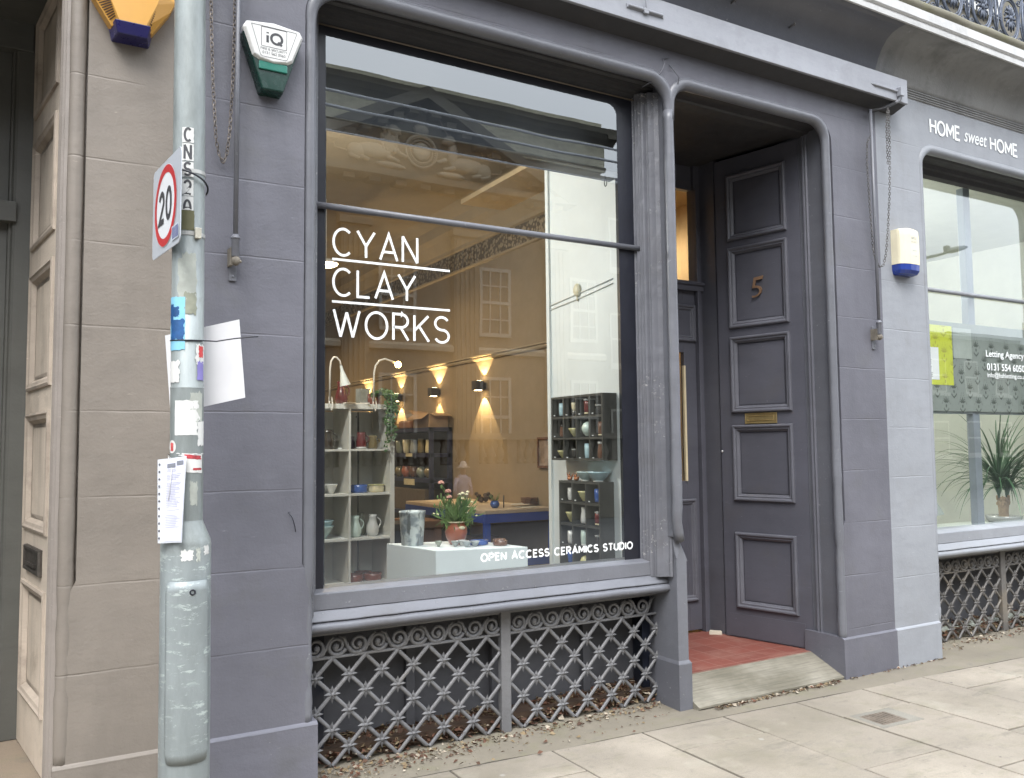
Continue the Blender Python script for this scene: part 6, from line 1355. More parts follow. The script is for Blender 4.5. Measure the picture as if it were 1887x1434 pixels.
TH0 = math.atan2(-3.72 - CY, -CX)   # towards the viewer's side of the street
def cyl(th, z, r):
    x_, y_ = pc(z); a = TH0 + R(th); return (x_ + r * cos(a), y_ + r * sin(a), z)
def patch(name, th0, th1, z0, z1, r, mat, ragged=0, seed=0, n=14, parent=None, skew=0, mb=None, rag=(1, 1, 1, 1)):
    own = mb is None; mb = mb or MB(); vs = []; rnd_ = random.Random(seed)
    for j in range(n + 1):
        v = j / n
        l = rag[0] * ragged * (noise.noise(Vector((seed, v * 5, 0))) + .5 * noise.noise(Vector((seed, v * 17, 3)))); rg = rag[1] * ragged * (noise.noise(Vector((seed + 9, v * 5, 0))) + .5 * noise.noise(Vector((seed + 9, v * 17, 3))))
        for i in range(n + 1):
            u = i / n; uu_ = (0 + l) + (1 + rg - l) * u
            t_ = rag[2] * ragged * noise.noise(Vector((seed + 3, u * 5, 1))) * v; b__ = rag[3] * ragged * noise.noise(Vector((seed + 5, u * 5, 1))) * (1 - v)
            vs.append(cyl(th0 + (th1 - th0) * uu_, z0 + (z1 - z0) * (v + t_ + b__) + skew * uu_, r + .0004 * noise.noise(Vector((u * 6, v * 6, seed)))))
    mb.add(vs, [(j * (n + 1) + i, j * (n + 1) + i + 1, (j + 1) * (n + 1) + i + 1, (j + 1) * (n + 1) + i) for i in range(n) for j in range(n)], True)
    if own: return mb.build(name, mat, parent or LC)
ofs = 6   # the shaft's middle as seen from the street side
MT_WP = plain("weathered_white_paper", (.60, .60, .58), .8, 0, .1, .3, 30); MT_GP = plain("grey_torn_tape", (.36, .38, .34), .7, 0, .3, .3, 30)
# access door
q = MB(); nn = 18; vs = []
def door_r(u, v): return .0865
for j in range(nn + 1):
    for i in range(nn + 1):
        u = i / nn; v = j / nn; cu = .10
        du = max(0, abs(u - .5) - .5 + cu) / cu; zz_ = .45 + .605 * v; 
        e = (1 - math.sqrt(max(0, 1 - du * du))) * .035
        if v > .5: zz_ = min(zz_, 1.055 - e)
        else: zz_ = max(zz_, .45 + e)
        vs.append(cyl(-46 + 106 * u, zz_, .0868))
q.add(vs, [(j * (nn + 1) + i, j * (nn + 1) + i + 1, (j + 1) * (nn + 1) + i + 1, (j + 1) * (nn + 1) + i) for i in range(nn) for j in range(nn)], True)
D_ = q.build("access_door", MT_COL, LC); md = D_.modifiers.new("thick", 'SOLIDIFY'); md.thickness = .003; md.offset = 0
q = MB(); c_ = Vector(cyl(15, 1.018, .0885)); q.tube([c_ + Vector((.008 * cos(w), 0, .008 * sin(w))) for w in [2 * pi * i / 14 for i in range(14)]], .003, 6, closed=True); q.build("lock", M['black'], D_)
# character tiles
tz = [(2.585, 2.64, 'C'), (2.52, 2.582, 'N'), (2.462, 2.515, 'S'), (2.394, 2.452, '2'), (2.343, 2.392, '0')]
for z0, z1, ch in tz:
    patch("number_tile", -24, 16, z0, z1, .0562, MT_WP, .03, int(z0 * 100))
    q = MB(); FK = lambda a, b_, e=0: cyl(a * 1000, b_, .0572)
    hgt = (z1 - z0) * (.82 if ch != '0' else 1.1); zz_ = z0 + .006 if ch != '0' else z0 - .02
    T_ = text_w(ch, 0)
    for pl_ in GLY[ch][1]: 
        pts = [(-.0150 + (u / T_) * .021, zz_ + v * hgt) for u, v in pl_ if zz_ + v * hgt > z0 + .001]
        if len(pts) > 1:
            w_ = .0080; n_ = len(pts)
            # ribbon in (degrees/1000, z): convert metres to angle
            k = 57.3 / .0562 / 1000
            ribbon(q, [(a / k, c) for a, c in pts], w_, lambda a, c, e=0: cyl(a * k * 1000, c, .0572))
    q.build("character", MT_INK, LC)
patch("olive_tape", -24, 20, 2.272, 2.343, .0560, plain("olive_tape", (.105, .10, .045), .5), .04, 3)
patch("torn_tape", -36, 30, 2.02, 2.17, .0558, MT_GP, .12, 11); patch("torn_tape", -20, 26, 2.10, 2.19, .0561, MT_GP, .14, 14); patch("torn_tape", -12, 30, 1.975, 2.05, .0561, plain("dirty_tape", (.25, .26, .2), .7, 0, .4, .3, 30), .14, 15)
MT_BLUE = plain("pale_blue_sticker", (.22, .50, .66), .4, 0, .08, .05); MT_NAVY = plain("blue_photo_print", (.02, .10, .28), .5, 0, .8, .0, 28)
patch("blue_sticker", -85, -9, 1.848, 2.035, .0562, MT_BLUE, .03, 21)
patch("sticker_picture", -80, -30, 1.965, 2.0, .0566, MT_NAVY, .14, 22); patch("sticker_picture", -72, -12, 1.885, 1.955, .0566, MT_NAVY, .10, 23); patch("sticker_picture", -80, -55, 1.94, 2.01, .05665, MT_NAVY, .12, 24)
patch("torn_sticker", -80, -28, 1.735, 1.81, .0561, MT_WP, .16, 31, rag=(.2, 1.3, 1, .3)); patch("torn_sticker", 30, 75, 1.80, 1.87, .0561, MT_WP, .2, 33); patch("red_print", 42, 66, 1.825, 1.865, .0565, plain("red_print", (.5, .05, .05), .6, 0, .4, 0, 60), .15, 34); patch("purple_scrap", 36, 70, 1.745, 1.81, .0563, plain("violet_paper", (.25, .22, .55), .6, 0, .3, 0, 20), .12, 35)
patch("white_label", -44, 42, 1.552, 1.672, .0563, MT_WP, .16, 41, rag=(.08, 1.6, .2, .15)); patch("torn_sticker", 10, 62, 1.60, 1.70, .0560, MT_GP, .15, 42); patch("torn_sticker", 40, 80, 1.515, 1.60, .0562, MT_WP, .12, 43)
q = MB(); vs = [cyl(-58, 1.512, .0565)] + [cyl(-58 + 20 * cos(w), 1.512 + .023 * sin(w), .0564) for w in [2 * pi * i / 20 for i in range(20)]]; q.add(vs, [(0, i + 1, (i + 1) % 20 + 1) for i in range(20)], True); q.build("round_sticker", MT_WP, LC)
patch("red_print", -66, -50, 1.498, 1.526, .0570, plain("red_print_2", (.5, .08, .08), .6, 0, .5, 0, 80), .2, 51)
patch("event_sticker", -16, 62, 1.425, 1.49, .0566, MT_WP, .04, 52, skew=-.006); patch("red_print", -10, 56, 1.472, 1.486, .0570, plain("red_print_3", (.5, .06, .07), .6, 0, .9, 0, 90), .12, 53, skew=-.006); patch("red_print", 22, 58, 1.43, 1.438, .0570, plain("red_print_4", (.5, .06, .07), .6, 0, .9, 0, 90), .12, 54)
patch("torn_tape", 12, 40, 1.31, 1.39, .0560, MT_GP, .15, 61); patch("white_scrap", -10, 16, 1.125, 1.16, .0842, MT_WP, .25, 62); patch("white_scrap", 45, 62, 1.14, 1.17, .0842, MT_WP, .25, 63); patch("white_scrap", 24, 34, 1.12, 1.165, .0842, MT_GP, .25, 64)
# clips and ties
def band(name, z, r, w_, label, mat, tilt=0, parent=None, th0=-180, th1=180, cat_="clamp", group=None):
    q = MB(); n = 40; vs = []
    for i in range(n + 1):
        a = th0 + (th1 - th0) * i / n
        for dz, dr in ((-w_ / 2, 0), (-w_ / 2, .0018), (w_ / 2, .0018), (w_ / 2, 0)): vs.append(cyl(a, z + dz + tilt * sin(R(a)), r + dr))
    q.add(vs, [(4 * i + k, 4 * i + (k + 1) % 4, 4 * (i + 1) + (k + 1) % 4, 4 * (i + 1) + k) for i in range(n) for k in range(4)])
    return q
MT_STL = plain("dull_steel_band", (.42, .42, .40), .45, .5, .2, .3, 40)
SG = thing("speed_sign", (.43, -.55, 2.2), "white speed limit sign reading 20 in a red ring, turned edge on to the pole", "road sign")
P1s = Vector((.457, -.715, 0)); P2s = Vector((.417, -.346, 0)); us = (P2s - P1s).normalized(); ns = Vector((-us.y, us.x, 0)); ns = ns if ns.x < 0 else -ns
def SP(a, z, d=0): p = P1s + us * a - Vector((0, 0, 0)) + ns * d; return (p.x, p.y, z)   # a from near edge to far edge
Wd = (P2s - P1s).length; zc = 2.37
o_ = []
for cxx, czz, a0 in ((Wd - .022, 2.535 - .022, 0), (.022, 2.535 - .022, 90), (.022, 2.203 + .022, 180), (Wd - .022, 2.203 + .022, 270)): o_ += [(cxx + .022 * cos(R(a0 + k * 15)), czz + .022 * sin(R(a0 + k * 15))) for k in range(7)]
q = MB(); q.poly([SP(a, z, .002) for a, z in o_], tuple(ns * -.003)); q.build("plate", plain("pale_grey_sign_plate", (.44, .47, .51), .4, 0, .04, .03), SG)
def disc(mb, r0_, r1_, d, n=48):
    c0 = Wd / 2 + .004
    vs = [SP(c0 + r0_ * cos(2 * pi * i / n), zc + r0_ * sin(2 * pi * i / n), d) for i in range(n)] + ([SP(c0 + r1_ * cos(2 * pi * i / n), zc + r1_ * sin(2 * pi * i / n), d) for i in range(n)] if r1_ else [])
    mb.add(vs, [(i, (i + 1) % n, n + (i + 1) % n, n + i) for i in range(n)] if r1_ else [list(range(n))])
q = MB(); disc(q, .148, None, .0035); q.build("white_disc", plain("sign_white", (.72, .74, .76), .4, 0, .03, .02), SG)
q = MB(); disc(q, .146, .118, .0042); q.build("red_ring", plain("sign_red", (.50, .025, .03), .4, 0, .1, .02), SG)
c0 = Wd / 2 + .004
FS = lambda a, b_, e=0: SP(c0 - a, b_, .0048 + e)
q = MB()
letters("2", -.088, -.008, zc - .062, .124, lambda a, b_, e=0: FS(a, b_, e), .021, mb=q); letters("0", .006, .086, zc - .062, .124, lambda a, b_, e=0: FS(a, b_, e), .021, mb=q); q.build("numerals", MT_INK, SG)
q = MB(); q.add([SP(.008, 2.222, .0048), SP(.095, 2.222, .0048), SP(.095, 2.272, .0048), SP(.008, 2.272, .0048)], [(0, 1, 2, 3)]); q.build("sticker", plain("sticker_white", (.55, .60, .66), .5), SG)
q = MB()
for i in range(5): a_ = .014 + .015 * i; q.add([SP(a_, 2.226, .0052), SP(a_ + .010, 2.226, .0052), SP(a_ + .013, 2.268, .0052), SP(a_ + .004, 2.268, .0052)], [(0, 1, 2, 3)])
q.build("sticker_print", plain("navy_print", (.02, .03, .18), .5), SG)
for zz_ in (2.485, 2.262):
    q = band("", zz_, .0548, .014, "", None, .004 if zz_ > 2.4 else 0); c_ = Vector(cyl(-62, zz_, .06)); q.build("clip_band", MT_STL, SG)
    q = MB(); pA = Vector(cyl(-75, zz_, .056)); pB = Vector(SP(.12, zz_, -.002)); q.tube([pA, pB], .006, 6); q.build("bracket", MT_STL, SG)
q = MB(); c_ = Vector(cyl(30, 2.262, .062)); q.box(c_.x - .010, c_.x + .012, c_.y - .006, c_.y + .01, 2.244, 2.282); q.build("clip_buckle", plain("grimy_buckle", (.45, .43, .36), .5, .3, .4, .4, 60), SG, bevel=.002)
q = MB(); n = 30; q.tube([cyl(-80 + 190 * i / n, 2.50 - .075 * (i / n) ** 1.3, .059 + .010 * sin(pi * i / n) + (.014 * max(0, i / n - .75))) for i in range(n + 1)], .0035, 7); props(q.build("cable_tie", M['black'], None, org=cyl(0, 2.5, .06)), "loose black cable tie slung round the pole behind the speed sign", "cable tie")
# tilted blank board strapped behind the pole
T = thing("notice_board", (.58, -.50, 1.8), "blank white board strapped tilted against the back of the pole", "notice")
A_, B_, C_, D__ = Vector((.452, -.436, 1.916)), Vector((.690, -.543, 1.976)), Vector((.716, -.536, 1.690)), Vector((.476, -.428, 1.632))
q = MB(); nrm_ = (B_ - A_).cross(D__ - A_).normalized(); 
if nrm_.y > 0: nrm_ = -nrm_
q.poly([A_, B_, C_, D__], tuple(nrm_ * -.004)); q.build("board", plain("white_board", (.66, .66, .68), .6, 0, .03, .03), T)
q = MB(); n = 24; pts = [cyl(-100 + 165 * i / n, 1.886 - .004 * sin(pi * i / n), .0565) for i in range(n + 1)] + [(.60, -.60, 1.884), (.66, -.60, 1.897), (.72, -.615, 1.905), (.742, -.62, 1.907)]; q.tube(pts, .0024, 6)
props(q.build("cable_tie", M['black'], None, org=cyl(0, 1.88, .06)), "thin black cable tie holding the blank white board, its tail sticking out to the right", "cable tie")
# plastic wallet with printed notice
T = thing("plastic_wallet", (.455, -.60, 1.33), "punched plastic wallet with a printed planning notice tied to the left of the pole", "notice")
wa, wb, wc, wd = Vector((.4185, -.568, 1.468)), Vector((.503, -.624, 1.480)), Vector((.486, -.660, 1.190)), Vector((.418, -.598, 1.186))
def WP(u, v, d=0):
    a = wa.lerp(wb, u); b_ = wd.lerp(wc, u); p = b_.lerp(a, v); n_ = Vector((-.5, -.83, 0)).normalized()
    return tuple(p + n_ * (d + .004 * sin(u * pi * 2.2 + v * 2) ))
def wgrid(mb, u0, u1, v0, v1, d, n=8):
    mb.add([WP(u0 + (u1 - u0) * i / n, v0 + (v1 - v0) * j / n, d) for j in range(n + 1) for i in range(n + 1)], [(j * (n + 1) + i, j * (n + 1) + i + 1, (j + 1) * (n + 1) + i + 1, (j + 1) * (n + 1) + i) for i in range(n) for j in range(n)], True)
q = MB(); wgrid(q, 0, 1, 0, 1, 0, 10); q.build("sleeve", plain("cloudy_plastic", (.52, .54, .58), .2, 0, .08, .1), T)
q = MB(); wgrid(q, .17, .97, .02, .98, .0015, 10); q.build("paper_sheet", plain("lilac_white_paper", (.58, .59, .70), .7, 0, .03, .03), T)
q = MB(); rn = random.Random(4)
wgrid(q, .32, .62, .885, .935, .003, 3); wgrid(q, .67, .92, .905, .955, .003, 3)
q.build("printed_heading", plain("grey_heading", (.16, .17, .2), .7), T)
q = MB(); v = .86
while v > .12:
    if rn.random() > .18: wgrid(q, .30, rn.uniform(.62, .90), v, v + .006, .003, 3)
    v -= .020
q.build("printed_lines", plain("grey_text_lines", (.38, .38, .44), .7), T)
q = MB()
for i in range(11): c_ = Vector(WP(.07, .06 + .088 * i, .002)); q.ell(c_, (.003, .003, .0042), 8, 5)
q.build("punch_holes", plain("hole_shadow", (.12, .12, .13), .8), T)
q = MB(); q.tube([WP(.95, 1.0, .0), cyl(-80, 1.487, .058), cyl(-30, 1.489, .0575), cyl(30, 1.486, .0575), cyl(70, 1.486, .0575), cyl(120, 1.488, .0575)], .0016, 5); q.tube([WP(.45, .99, .003), cyl(-85, 1.485, .062), WP(.5, .86, .006), WP(.42, .5, .008)], .0014, 5); props(q.build("cable_tie", MT_WP, None, org=cyl(0, 1.487, .06)), "thin white cable tie round the pole holding up the plastic wallet", "cable tie")
q = MB(); q.box(1.205, 1.245, -.06, -.02, .0, .045); props(q.build("pipe_stub", plain("verdigris_pipe", (.28, .42, .36), .6, .2, .4, .4, 30), None, bevel=.006, org=(1.225, -.04, 0)), "green copper stub sticking up at the foot of the grey pier below the grille", "pipe")

q = MB(); q.tube([(1.028, 0, 1.225), (1.026, -.016, 1.222), (1.040, -.018, 1.20), (1.052, -.012, 1.165), (1.056, -.010, 1.14)], .0022, 6); props(q.build("wire_hook", M['black'], None, org=(1.028, 0, 1.225)), "thin bent black wire sticking out of the grey pier low beside the window", "wire")
# ---------------------------------------------------------------- litter behind and before the grille
def litter(name, x0, x1, n, seed, yr, label_mats):
    rn = random.Random(seed); mbs = MB()
    for i in range(n):
        x = rn.uniform(x0, x1); y = rn.triangular(*yr); z = .012 + max(0, (y - .2)) * .35 * (.6 + .6 * noise.noise(Vector((x * 4, seed, 0)))) + rn.uniform(0, .035) * (1 if y > .2 else .15)
        L = rn.uniform(.010, .032); a = rn.uniform(0, 6.28); tl = rn.uniform(-.9, .9); mi = rn.choices(range(4), (5, 3, 3, 1))[0]
        d = Vector((cos(a), sin(a), .5 * sin(tl))) * L; s_ = Vector((-sin(a), cos(a), .6 * sin(a * 3))) * L * rn.uniform(.15, .5)
        p = Vector((x, y, max(z, .006)))
        mbs.add([p - d, p + s_ + Vector((0, 0, .006)), p + d, p - s_], [(0, 1, 2), (0, 2, 3)], mi=mi)
    return mbs
LM = [plain("dead_leaf_brown", (.085, .045, .027), .8, 0, .4, .3, 20), plain("dead_leaf_rust", (.115, .052, .03), .8, 0, .4, .3, 20), plain("dry_straw", (.20, .15, .085), .8, 0, .4, .3, 20), plain("pale_litter", (.36, .31, .24), .8, 0, .2, .2, 20)]
props(litter("leaf_litter", 1.15, 3.27, 6500, 1, (.24, .50, .36), LM).build("leaf_litter", LM), "drift of brown dead leaves behind the iron grille of the shop", None, None, 'stuff')
props(litter("leaf_litter", 5.6, 7.7, 2200, 2, (.24, .50, .36), LM).build("leaf_litter", LM), "thin drift of dead leaves behind the letting agency grille", None, None, 'stuff')
def crumbs(spec, seed):
    rn = random.Random(seed); mb = MB()
    for x0, x1, yfun, n, w_ in spec:
        for i in range(n):
            x = rn.uniform(x0, x1); y = yfun(x) + rn.gauss(0, w_); mi = rn.choices(range(4), (3, 3, 5, 3))[0]; L = rn.uniform(.002, .008) if rn.random() < .7 else rn.uniform(.008, .02); a = rn.uniform(0, 6.28)
            z = .012 + .012 * max(0, (y + .1)) ; p = Vector((x, y, z)); d = Vector((cos(a), sin(a), rn.uniform(-.2, .2))) * L; s_ = Vector((-sin(a), cos(a), .3)) * L * rn.uniform(.15, .6)
            mb.add([p - d, p + s_ + Vector((0, 0, L * .4)), p + d, p - s_], [(0, 1, 2), (0, 2, 3)], mi=mi)
    return mb
props(crumbs([(1.17, 3.25, lambda x: .185, 900, .03), (1.17, 2.0, lambda x: .12, 260, .05), (3.45, 4.5, lambda x: -.035 , 500, .012), (5.65, 7.5, lambda x: .17, 500, .05), (4.6, 5.6, lambda x: -.03, 120, .01), (1.3, 3.2, lambda x: .05, 160, .08)], 5).build("ground_debris", LM), "crumbs of leaf and grit lying along the foot of the shop fronts", None, None, 'stuff')

# ---------------------------------------------------------------- across the street (seen in the glass)
YB = -19.44
HM = stone_mat("dark_sandstone_cornice", (.15, .138, .11), .6, .2)
HL = stone_mat("grey_sandstone_wall", (.18, .16, .127), .4, .2)
OP = thing("court_building", (10.2, YB, -.7), "classical stone building with pediment and parapet across the street, mirrored in the shop window", "building")
def py_(mb, pr, x0, x1, y0, mi=0):  # profile of (out towards the street, z)
    mb.prof_x([(y0 + d, z) for d, z in pr], x0, x1, mi=mi)
q = MB(); q.box(2.8, 17.35, YB - 12, YB, -.7, 11.0); q.build("wall", HL, OP)
q = MB(); q.box(2.5, 17.45, YB - 12, YB + .1, 11.0, 12.2); q.box(2.5, 17.4, YB - 12, YB, 12.2, 12.75); q.build("parapet", stone_mat("mossy_grey_parapet", (.60, .57, .43), .4, .2), OP)
q = MB(); py_(q, [(.05, 11.9), (.15, 12.0), (.3, 12.1), (.42, 12.25), (.45, 12.42), (.1, 12.5)], 2.3, 17.85, YB); q.box(17.4, 17.85, YB - 4, YB + .42, 12.1, 12.45); py_(q, [(.0, 11.0), (.12, 11.05), (.12, 11.15), (.0, 11.2)], 2.5, 17.5, YB); q.build("cornice", HM, OP)
# pediment
ax_, az_ = 10.45, 12.0; hw_ = 4.9; zb_ = 9.75
q = MB(); q.poly([(ax_ - hw_, YB + .02, zb_), (ax_ + hw_, YB + .02, zb_), (ax_, YB + .02, az_)], (0, .12, 0)); q.build("tympanum", HM, OP)
q = MB()
for s_ in (1, -1):
    for i in range(14):
        u0_, u1_ = i / 14, (i + 1) / 14
    q.poly([(ax_ + s_ * (hw_ + .5), YB, zb_ - .05), (ax_ + s_ * (hw_ + .15), YB, zb_ + .02 - .28), (ax_, YB, az_ + .02), (ax_, YB, az_ + .40)], (0, .75, 0))
    for i in range(9):
        u = (i + .7) / 9.6; xx = ax_ + s_ * hw_ * u; zz_ = az_ - (az_ - zb_) * u - .12; q.box(xx - .16, xx + .16, YB + .1, YB + .55, zz_ - .16, zz_ + .02)
q.box(ax_ - hw_ - .5, ax_ + hw_ + .5, YB, YB + .70, zb_ - .32, zb_ - .12); q.build("raking_cornice", HM, OP)
q = MB()
for i in range(13): xx = ax_ - 4.8 + .8 * i; q.box(xx - .17, xx + .17, YB, YB + .5, zb_ - .48, zb_ - .33)
q.box(ax_ - hw_ - .3, ax_ + hw_ + .3, YB, YB + .2, zb_ - 1.3, zb_ - .5); q.build("dentil_course", HL, OP)
# carved relief: a round garter with a lion and a unicorn as supporters
MR = stone_mat("carved_pale_stone", (.46, .41, .32), .1, .1)
q = MB(); cX, cZ = ax_, 10.55; yy = YB + .2
for r_, t_ in ((.50, .05), (.36, .03)): q.tube([(cX + r_ * cos(w), yy, cZ + r_ * sin(w)) for w in [2 * pi * i / 30 for i in range(30)]], t_, 8, closed=True)
q.ell((cX, yy, cZ), (.30, .10, .30), 12, 8); q.ell((cX, yy, cZ + .68), (.26, .12, .16), 10, 6)
for i in range(40): w = 2 * pi * i / 40; q.ell((cX + .43 * cos(w), yy + .03, cZ + .43 * sin(w)), (.03, .05, .03), 6, 4)
for s_, mane in ((-1, True), (1, False)):
    B = cX + s_ * 1.55
    q.ell((B, yy, cZ - .22), (.62, .15, .24), 12, 8); q.ell((B - s_ * .5, yy, cZ + .10), (.30 if mane else .18, .16, .38), 10, 8); q.ell((B - s_ * .62, yy + .05, cZ + .48), (.20, .15, .18), 10, 8); q.ell((B - s_ * .78, yy + .05, cZ + .42), (.12, .10, .08), 8, 6)
    q.ell((B + s_ * .55, yy, cZ - .3), (.30, .15, .24), 10, 7)
    for dx, dz, l_ in ((-.45, -.35, .35), (-.75, -.15, .3), (.45, -.45, .3), (.75, -.45, .3)): q.tube([(B + s_ * dx, yy, cZ + dz), (B + s_ * (dx - .3 * l_), yy + .05, cZ + dz - .05), (B + s_ * (dx - l_), yy + .05, cZ + dz - .12)], [.09, .07, .06], 7)
    q.tube([(B + s_ * .8, yy, cZ - .35), (B + s_ * 1.2, yy, cZ - .3), (B + s_ * 1.25, yy, cZ + .05), (B + s_ * .9, yy, cZ + .15), (B + s_ * .55, yy, cZ + .12), (B + s_ * .5, yy, cZ + .3)], .03, 6)
    if mane:
        rn = random.Random(1)
        for i in range(30): q.ell((B - s_ * .52 + rn.uniform(-.28, .28), yy + .08, cZ + .25 + rn.uniform(-.4, .35)), (.08, .06, .09), 6, 4)
    else: q.tube([(B - s_ * .66, yy + .05, cZ + .62), (B - s_ * .95, yy + .05, cZ + 1.05)], [.035, .008], 6)
    q.ell((B - s_ * .55, yy, cZ - .62), (.5, .12, .10), 8, 5)
q.build("carved_relief", MR, OP)
# giant pilasters, fluted
for x_ in (4.9, 8.35, 11.95, 15.3):
    q = MB(); q.box(x_ - .42, x_ + .42, YB, YB + .22, -.7, 8.2)
    for i in range(5): q.box(x_ - .36 + .155 * i, x_ - .27 + .155 * i, YB + .22, YB + .26, .9, 7.9)
    q.box(x_ - .5, x_ + .5, YB, YB + .32, 8.0, 8.35); q.box(x_ - .5, x_ + .5, YB, YB + .34, -.7, .8); q.build("pilaster", HL, OP)
q = MB(); py_(q, [(.0, 4.38), (.12, 4.42), (.14, 4.55), (.05, 4.62), (.0, 4.65)], 2.8, 17.35, YB); q.build("string_course", MR, OP)
MT_SASH = plain("white_sash_paint", (.36, .34, .29), .5); MT_DKG = glass("far_window_glass", (.25, .25, .25), 1.9)
dk = plain("dark_room", (.03, .028, .025), .8)
def sash(parent, x0, x1, z0, z1, y, nx_, nz_, name="window"):
    f = MB(); f.box(x0, x1, y - .05, y + .02, z0, z0 + .12); f.box(x0, x1, y - .05, y + .02, z1 - .1, z1); f.box(x0, x0 + .1, y - .05, y + .021, z0, z1); f.box(x1 - .1, x1, y - .05, y + .021, z0, z1); f.box(x0, x1, y - .05, y + .03, (z0 + z1) / 2 - .05, (z0 + z1) / 2 + .05)
    for i in range(1, nx_): xx = x0 + (x1 - x0) * i / nx_; f.box(xx - .022, xx + .022, y - .03, y + .015, z0, z1)
    for i in range(1, nz_): zz_ = z0 + (z1 - z0) * i / nz_; f.box(x0, x1, y - .03, y + .012, zz_ - .022, zz_ + .022)
    w_ = f.build(name, MT_SASH, parent)
    g_ = MB(); g_.add([(x0, y - .03, z0), (x1, y - .03, z0), (x1, y - .03, z1), (x0, y - .03, z1)], [(0, 1, 2, 3)]); g_.build("pane", plain("dim_far_glass", (.10, .085, .06), .08, 0, .2, 0, 3) if False else MT_FARG, w_)
MT_FARG = plain("dim_far_glass", (.10, .085, .06), .08, 0, .2, 0, 3)
for a_, b_ in ((12.45, 13.60), (9.1, 10.3), (5.7, 6.9), (13.9 + 2.0, 17.0), (3.1, 4.2)):
    sash(OP, a_, b_, 4.98, 7.15, YB + .10, 3, 4); sash(OP, a_, b_, 1.2, 3.7, YB + .10, 3, 4)
# front balustrade on its plinth wall
BA = thing("balustrade", (10, -17.4, -.7), "long stone balustrade in front of the court building, mirrored in the shop window", "balustrade")
q = MB(); q.box(2.0, 17.5, -17.6, -17.25, -.7, 1.02); q.box(2.0, 17.5, -17.62, -17.2, 1.72, 1.90); q.build("coping", HL, BA)
q = MB(); k = 0
for i in range(13):
    x_ = 2.4 + 1.25 * i; q.box(x_ - .16, x_ + .16, -17.58, -17.26, 1.02, 1.72)
q.build("pier", HL, BA)
bm_ = MB()
bm_.lathe([(.11, 0), (.11, .06), (.05, .09), (.11, .20), (.13, .30), (.09, .42), (.045, .55), (.08, .60), (.09, .65), (.09, .70)], (0, 0, 0), 10)
first = None
for i in range(12):
    for j in range(3):
        x_ = 2.4 + 1.25 * i + .32 + .305 * j
        if first is None: first = bm_.build("baluster", HL, None, org=(0, 0, 0)); o = first
        else: o = first.copy(); link(o)
        o.parent = BA; o.location = (x_ - 10, .0 - .02, 1.02 + .7); 
# neighbours
def far_house(x0, x1, y, z1, label, col, roof, nw, nf, cat_="house", chim=()):
    T = thing("terrace_house", ((x0 + x1) / 2, y, -.7), label, cat_)
    q = MB(); q.box(x0, x1, y - 9, y, -.7, z1); q.build("wall", stone_mat("far_stone_%d" % int(x0 + 300), col, .3, .1), T)
    q = MB(); q.prof_x([(y + .25, z1), (y + .25, z1 + .15), (y - .2, z1 + .3), (y - 4.5, z1 + roof), (y - 9, z1 + .2)], x0, x1)
    q.add([(x0, y, z1), (x0, y - 4.5, z1 + roof), (x0, y - 9, z1)], [(0, 1, 2)]); q.add([(x1, y, z1), (x1, y - 4.5, z1 + roof), (x1, y - 9, z1)], [(0, 2, 1)]); R_ = q.build("roof", plain("slate_%d" % int(x0 + 300), (.07, .075, .08), .6), T)
    for cx_ in chim:
        q = MB(); q.box(cx_ - .7, cx_ + .7, y - 5.0, y - 4.2, z1 + roof * .5, z1 + roof + 1.0)
        for i in range(4): q.lathe([(.13, 0), (.13, .1), (.10, .12), (.10, .6), (.13, .62), (.13, .7)], (cx_ - .5 + .33 * i, y - 4.6, z1 + roof + 1.0), 8)
        q.build("chimney", HL, R_)
    for f_ in range(nf):
        for i in range(nw):
            xx = x0 + (x1 - x0) * (i + .5) / nw; zz_ = .6 + (z1 - .6) * f_ / nf + .3; hh = (z1 - .6) / nf * .55
            q = MB(); q.box(xx - .55, xx + .55, y, y + .03, zz_, zz_ + hh); q.box(xx - .62, xx + .62, y, y + .12, zz_ - .14, zz_); q.box(xx - .55, xx + .55, y + .02, y + .05, zz_ + hh / 2 - .04, zz_ + hh / 2 + .04)
            q.build("window", [MT_SASH], T); q = MB(); q.box(xx - .47, xx + .47, y + .03, y + .034, zz_ + .08, zz_ + hh - .08); q.build("pane", MT_FARG, T)
far_house(-75, -24.5, YB - .5, 11.2, "unseen dark stone tenement added across the street at far left to block low sky", (.17, .15, .12), 2.5, 14, 3, "tenement", (-60, -40))  # unseen row end, added to cut the low sky light from the left
far_house(64.5, 110, YB, 9.0, "unseen stone tenement added across the street at far right to block low sky", (.12, .11, .1), 2.0, 12, 3, "tenement", (80,))  # likewise added unseen, cuts the low sky light from the right
far_house(-24, 2.2, YB - .5, 10.8, "long dark stone tenement across the street left of the court building", (.17, .15, .12), 2.5, 7, 3, "tenement", (-16, -6))
far_house(17.55, 31.0, YB - 1, 11.05, "tall stone tenement across the street right of the court building", (.11, .10, .08), .5, 5, 3, "tenement", ())
far_house(32.5, 42.6, YB, 6.3, "low stone terrace house far down the street seen in the agency glass, nearer one", (.10, .098, .09), 1.2, 4, 2, "house", (34.5, 38.5))
far_house(43.2, 64, YB + .6, 5.9, "low stone terrace house far down the street seen in the agency glass, farther one", (.11, .11, .10), 1.6, 4, 2, "house", (52,))
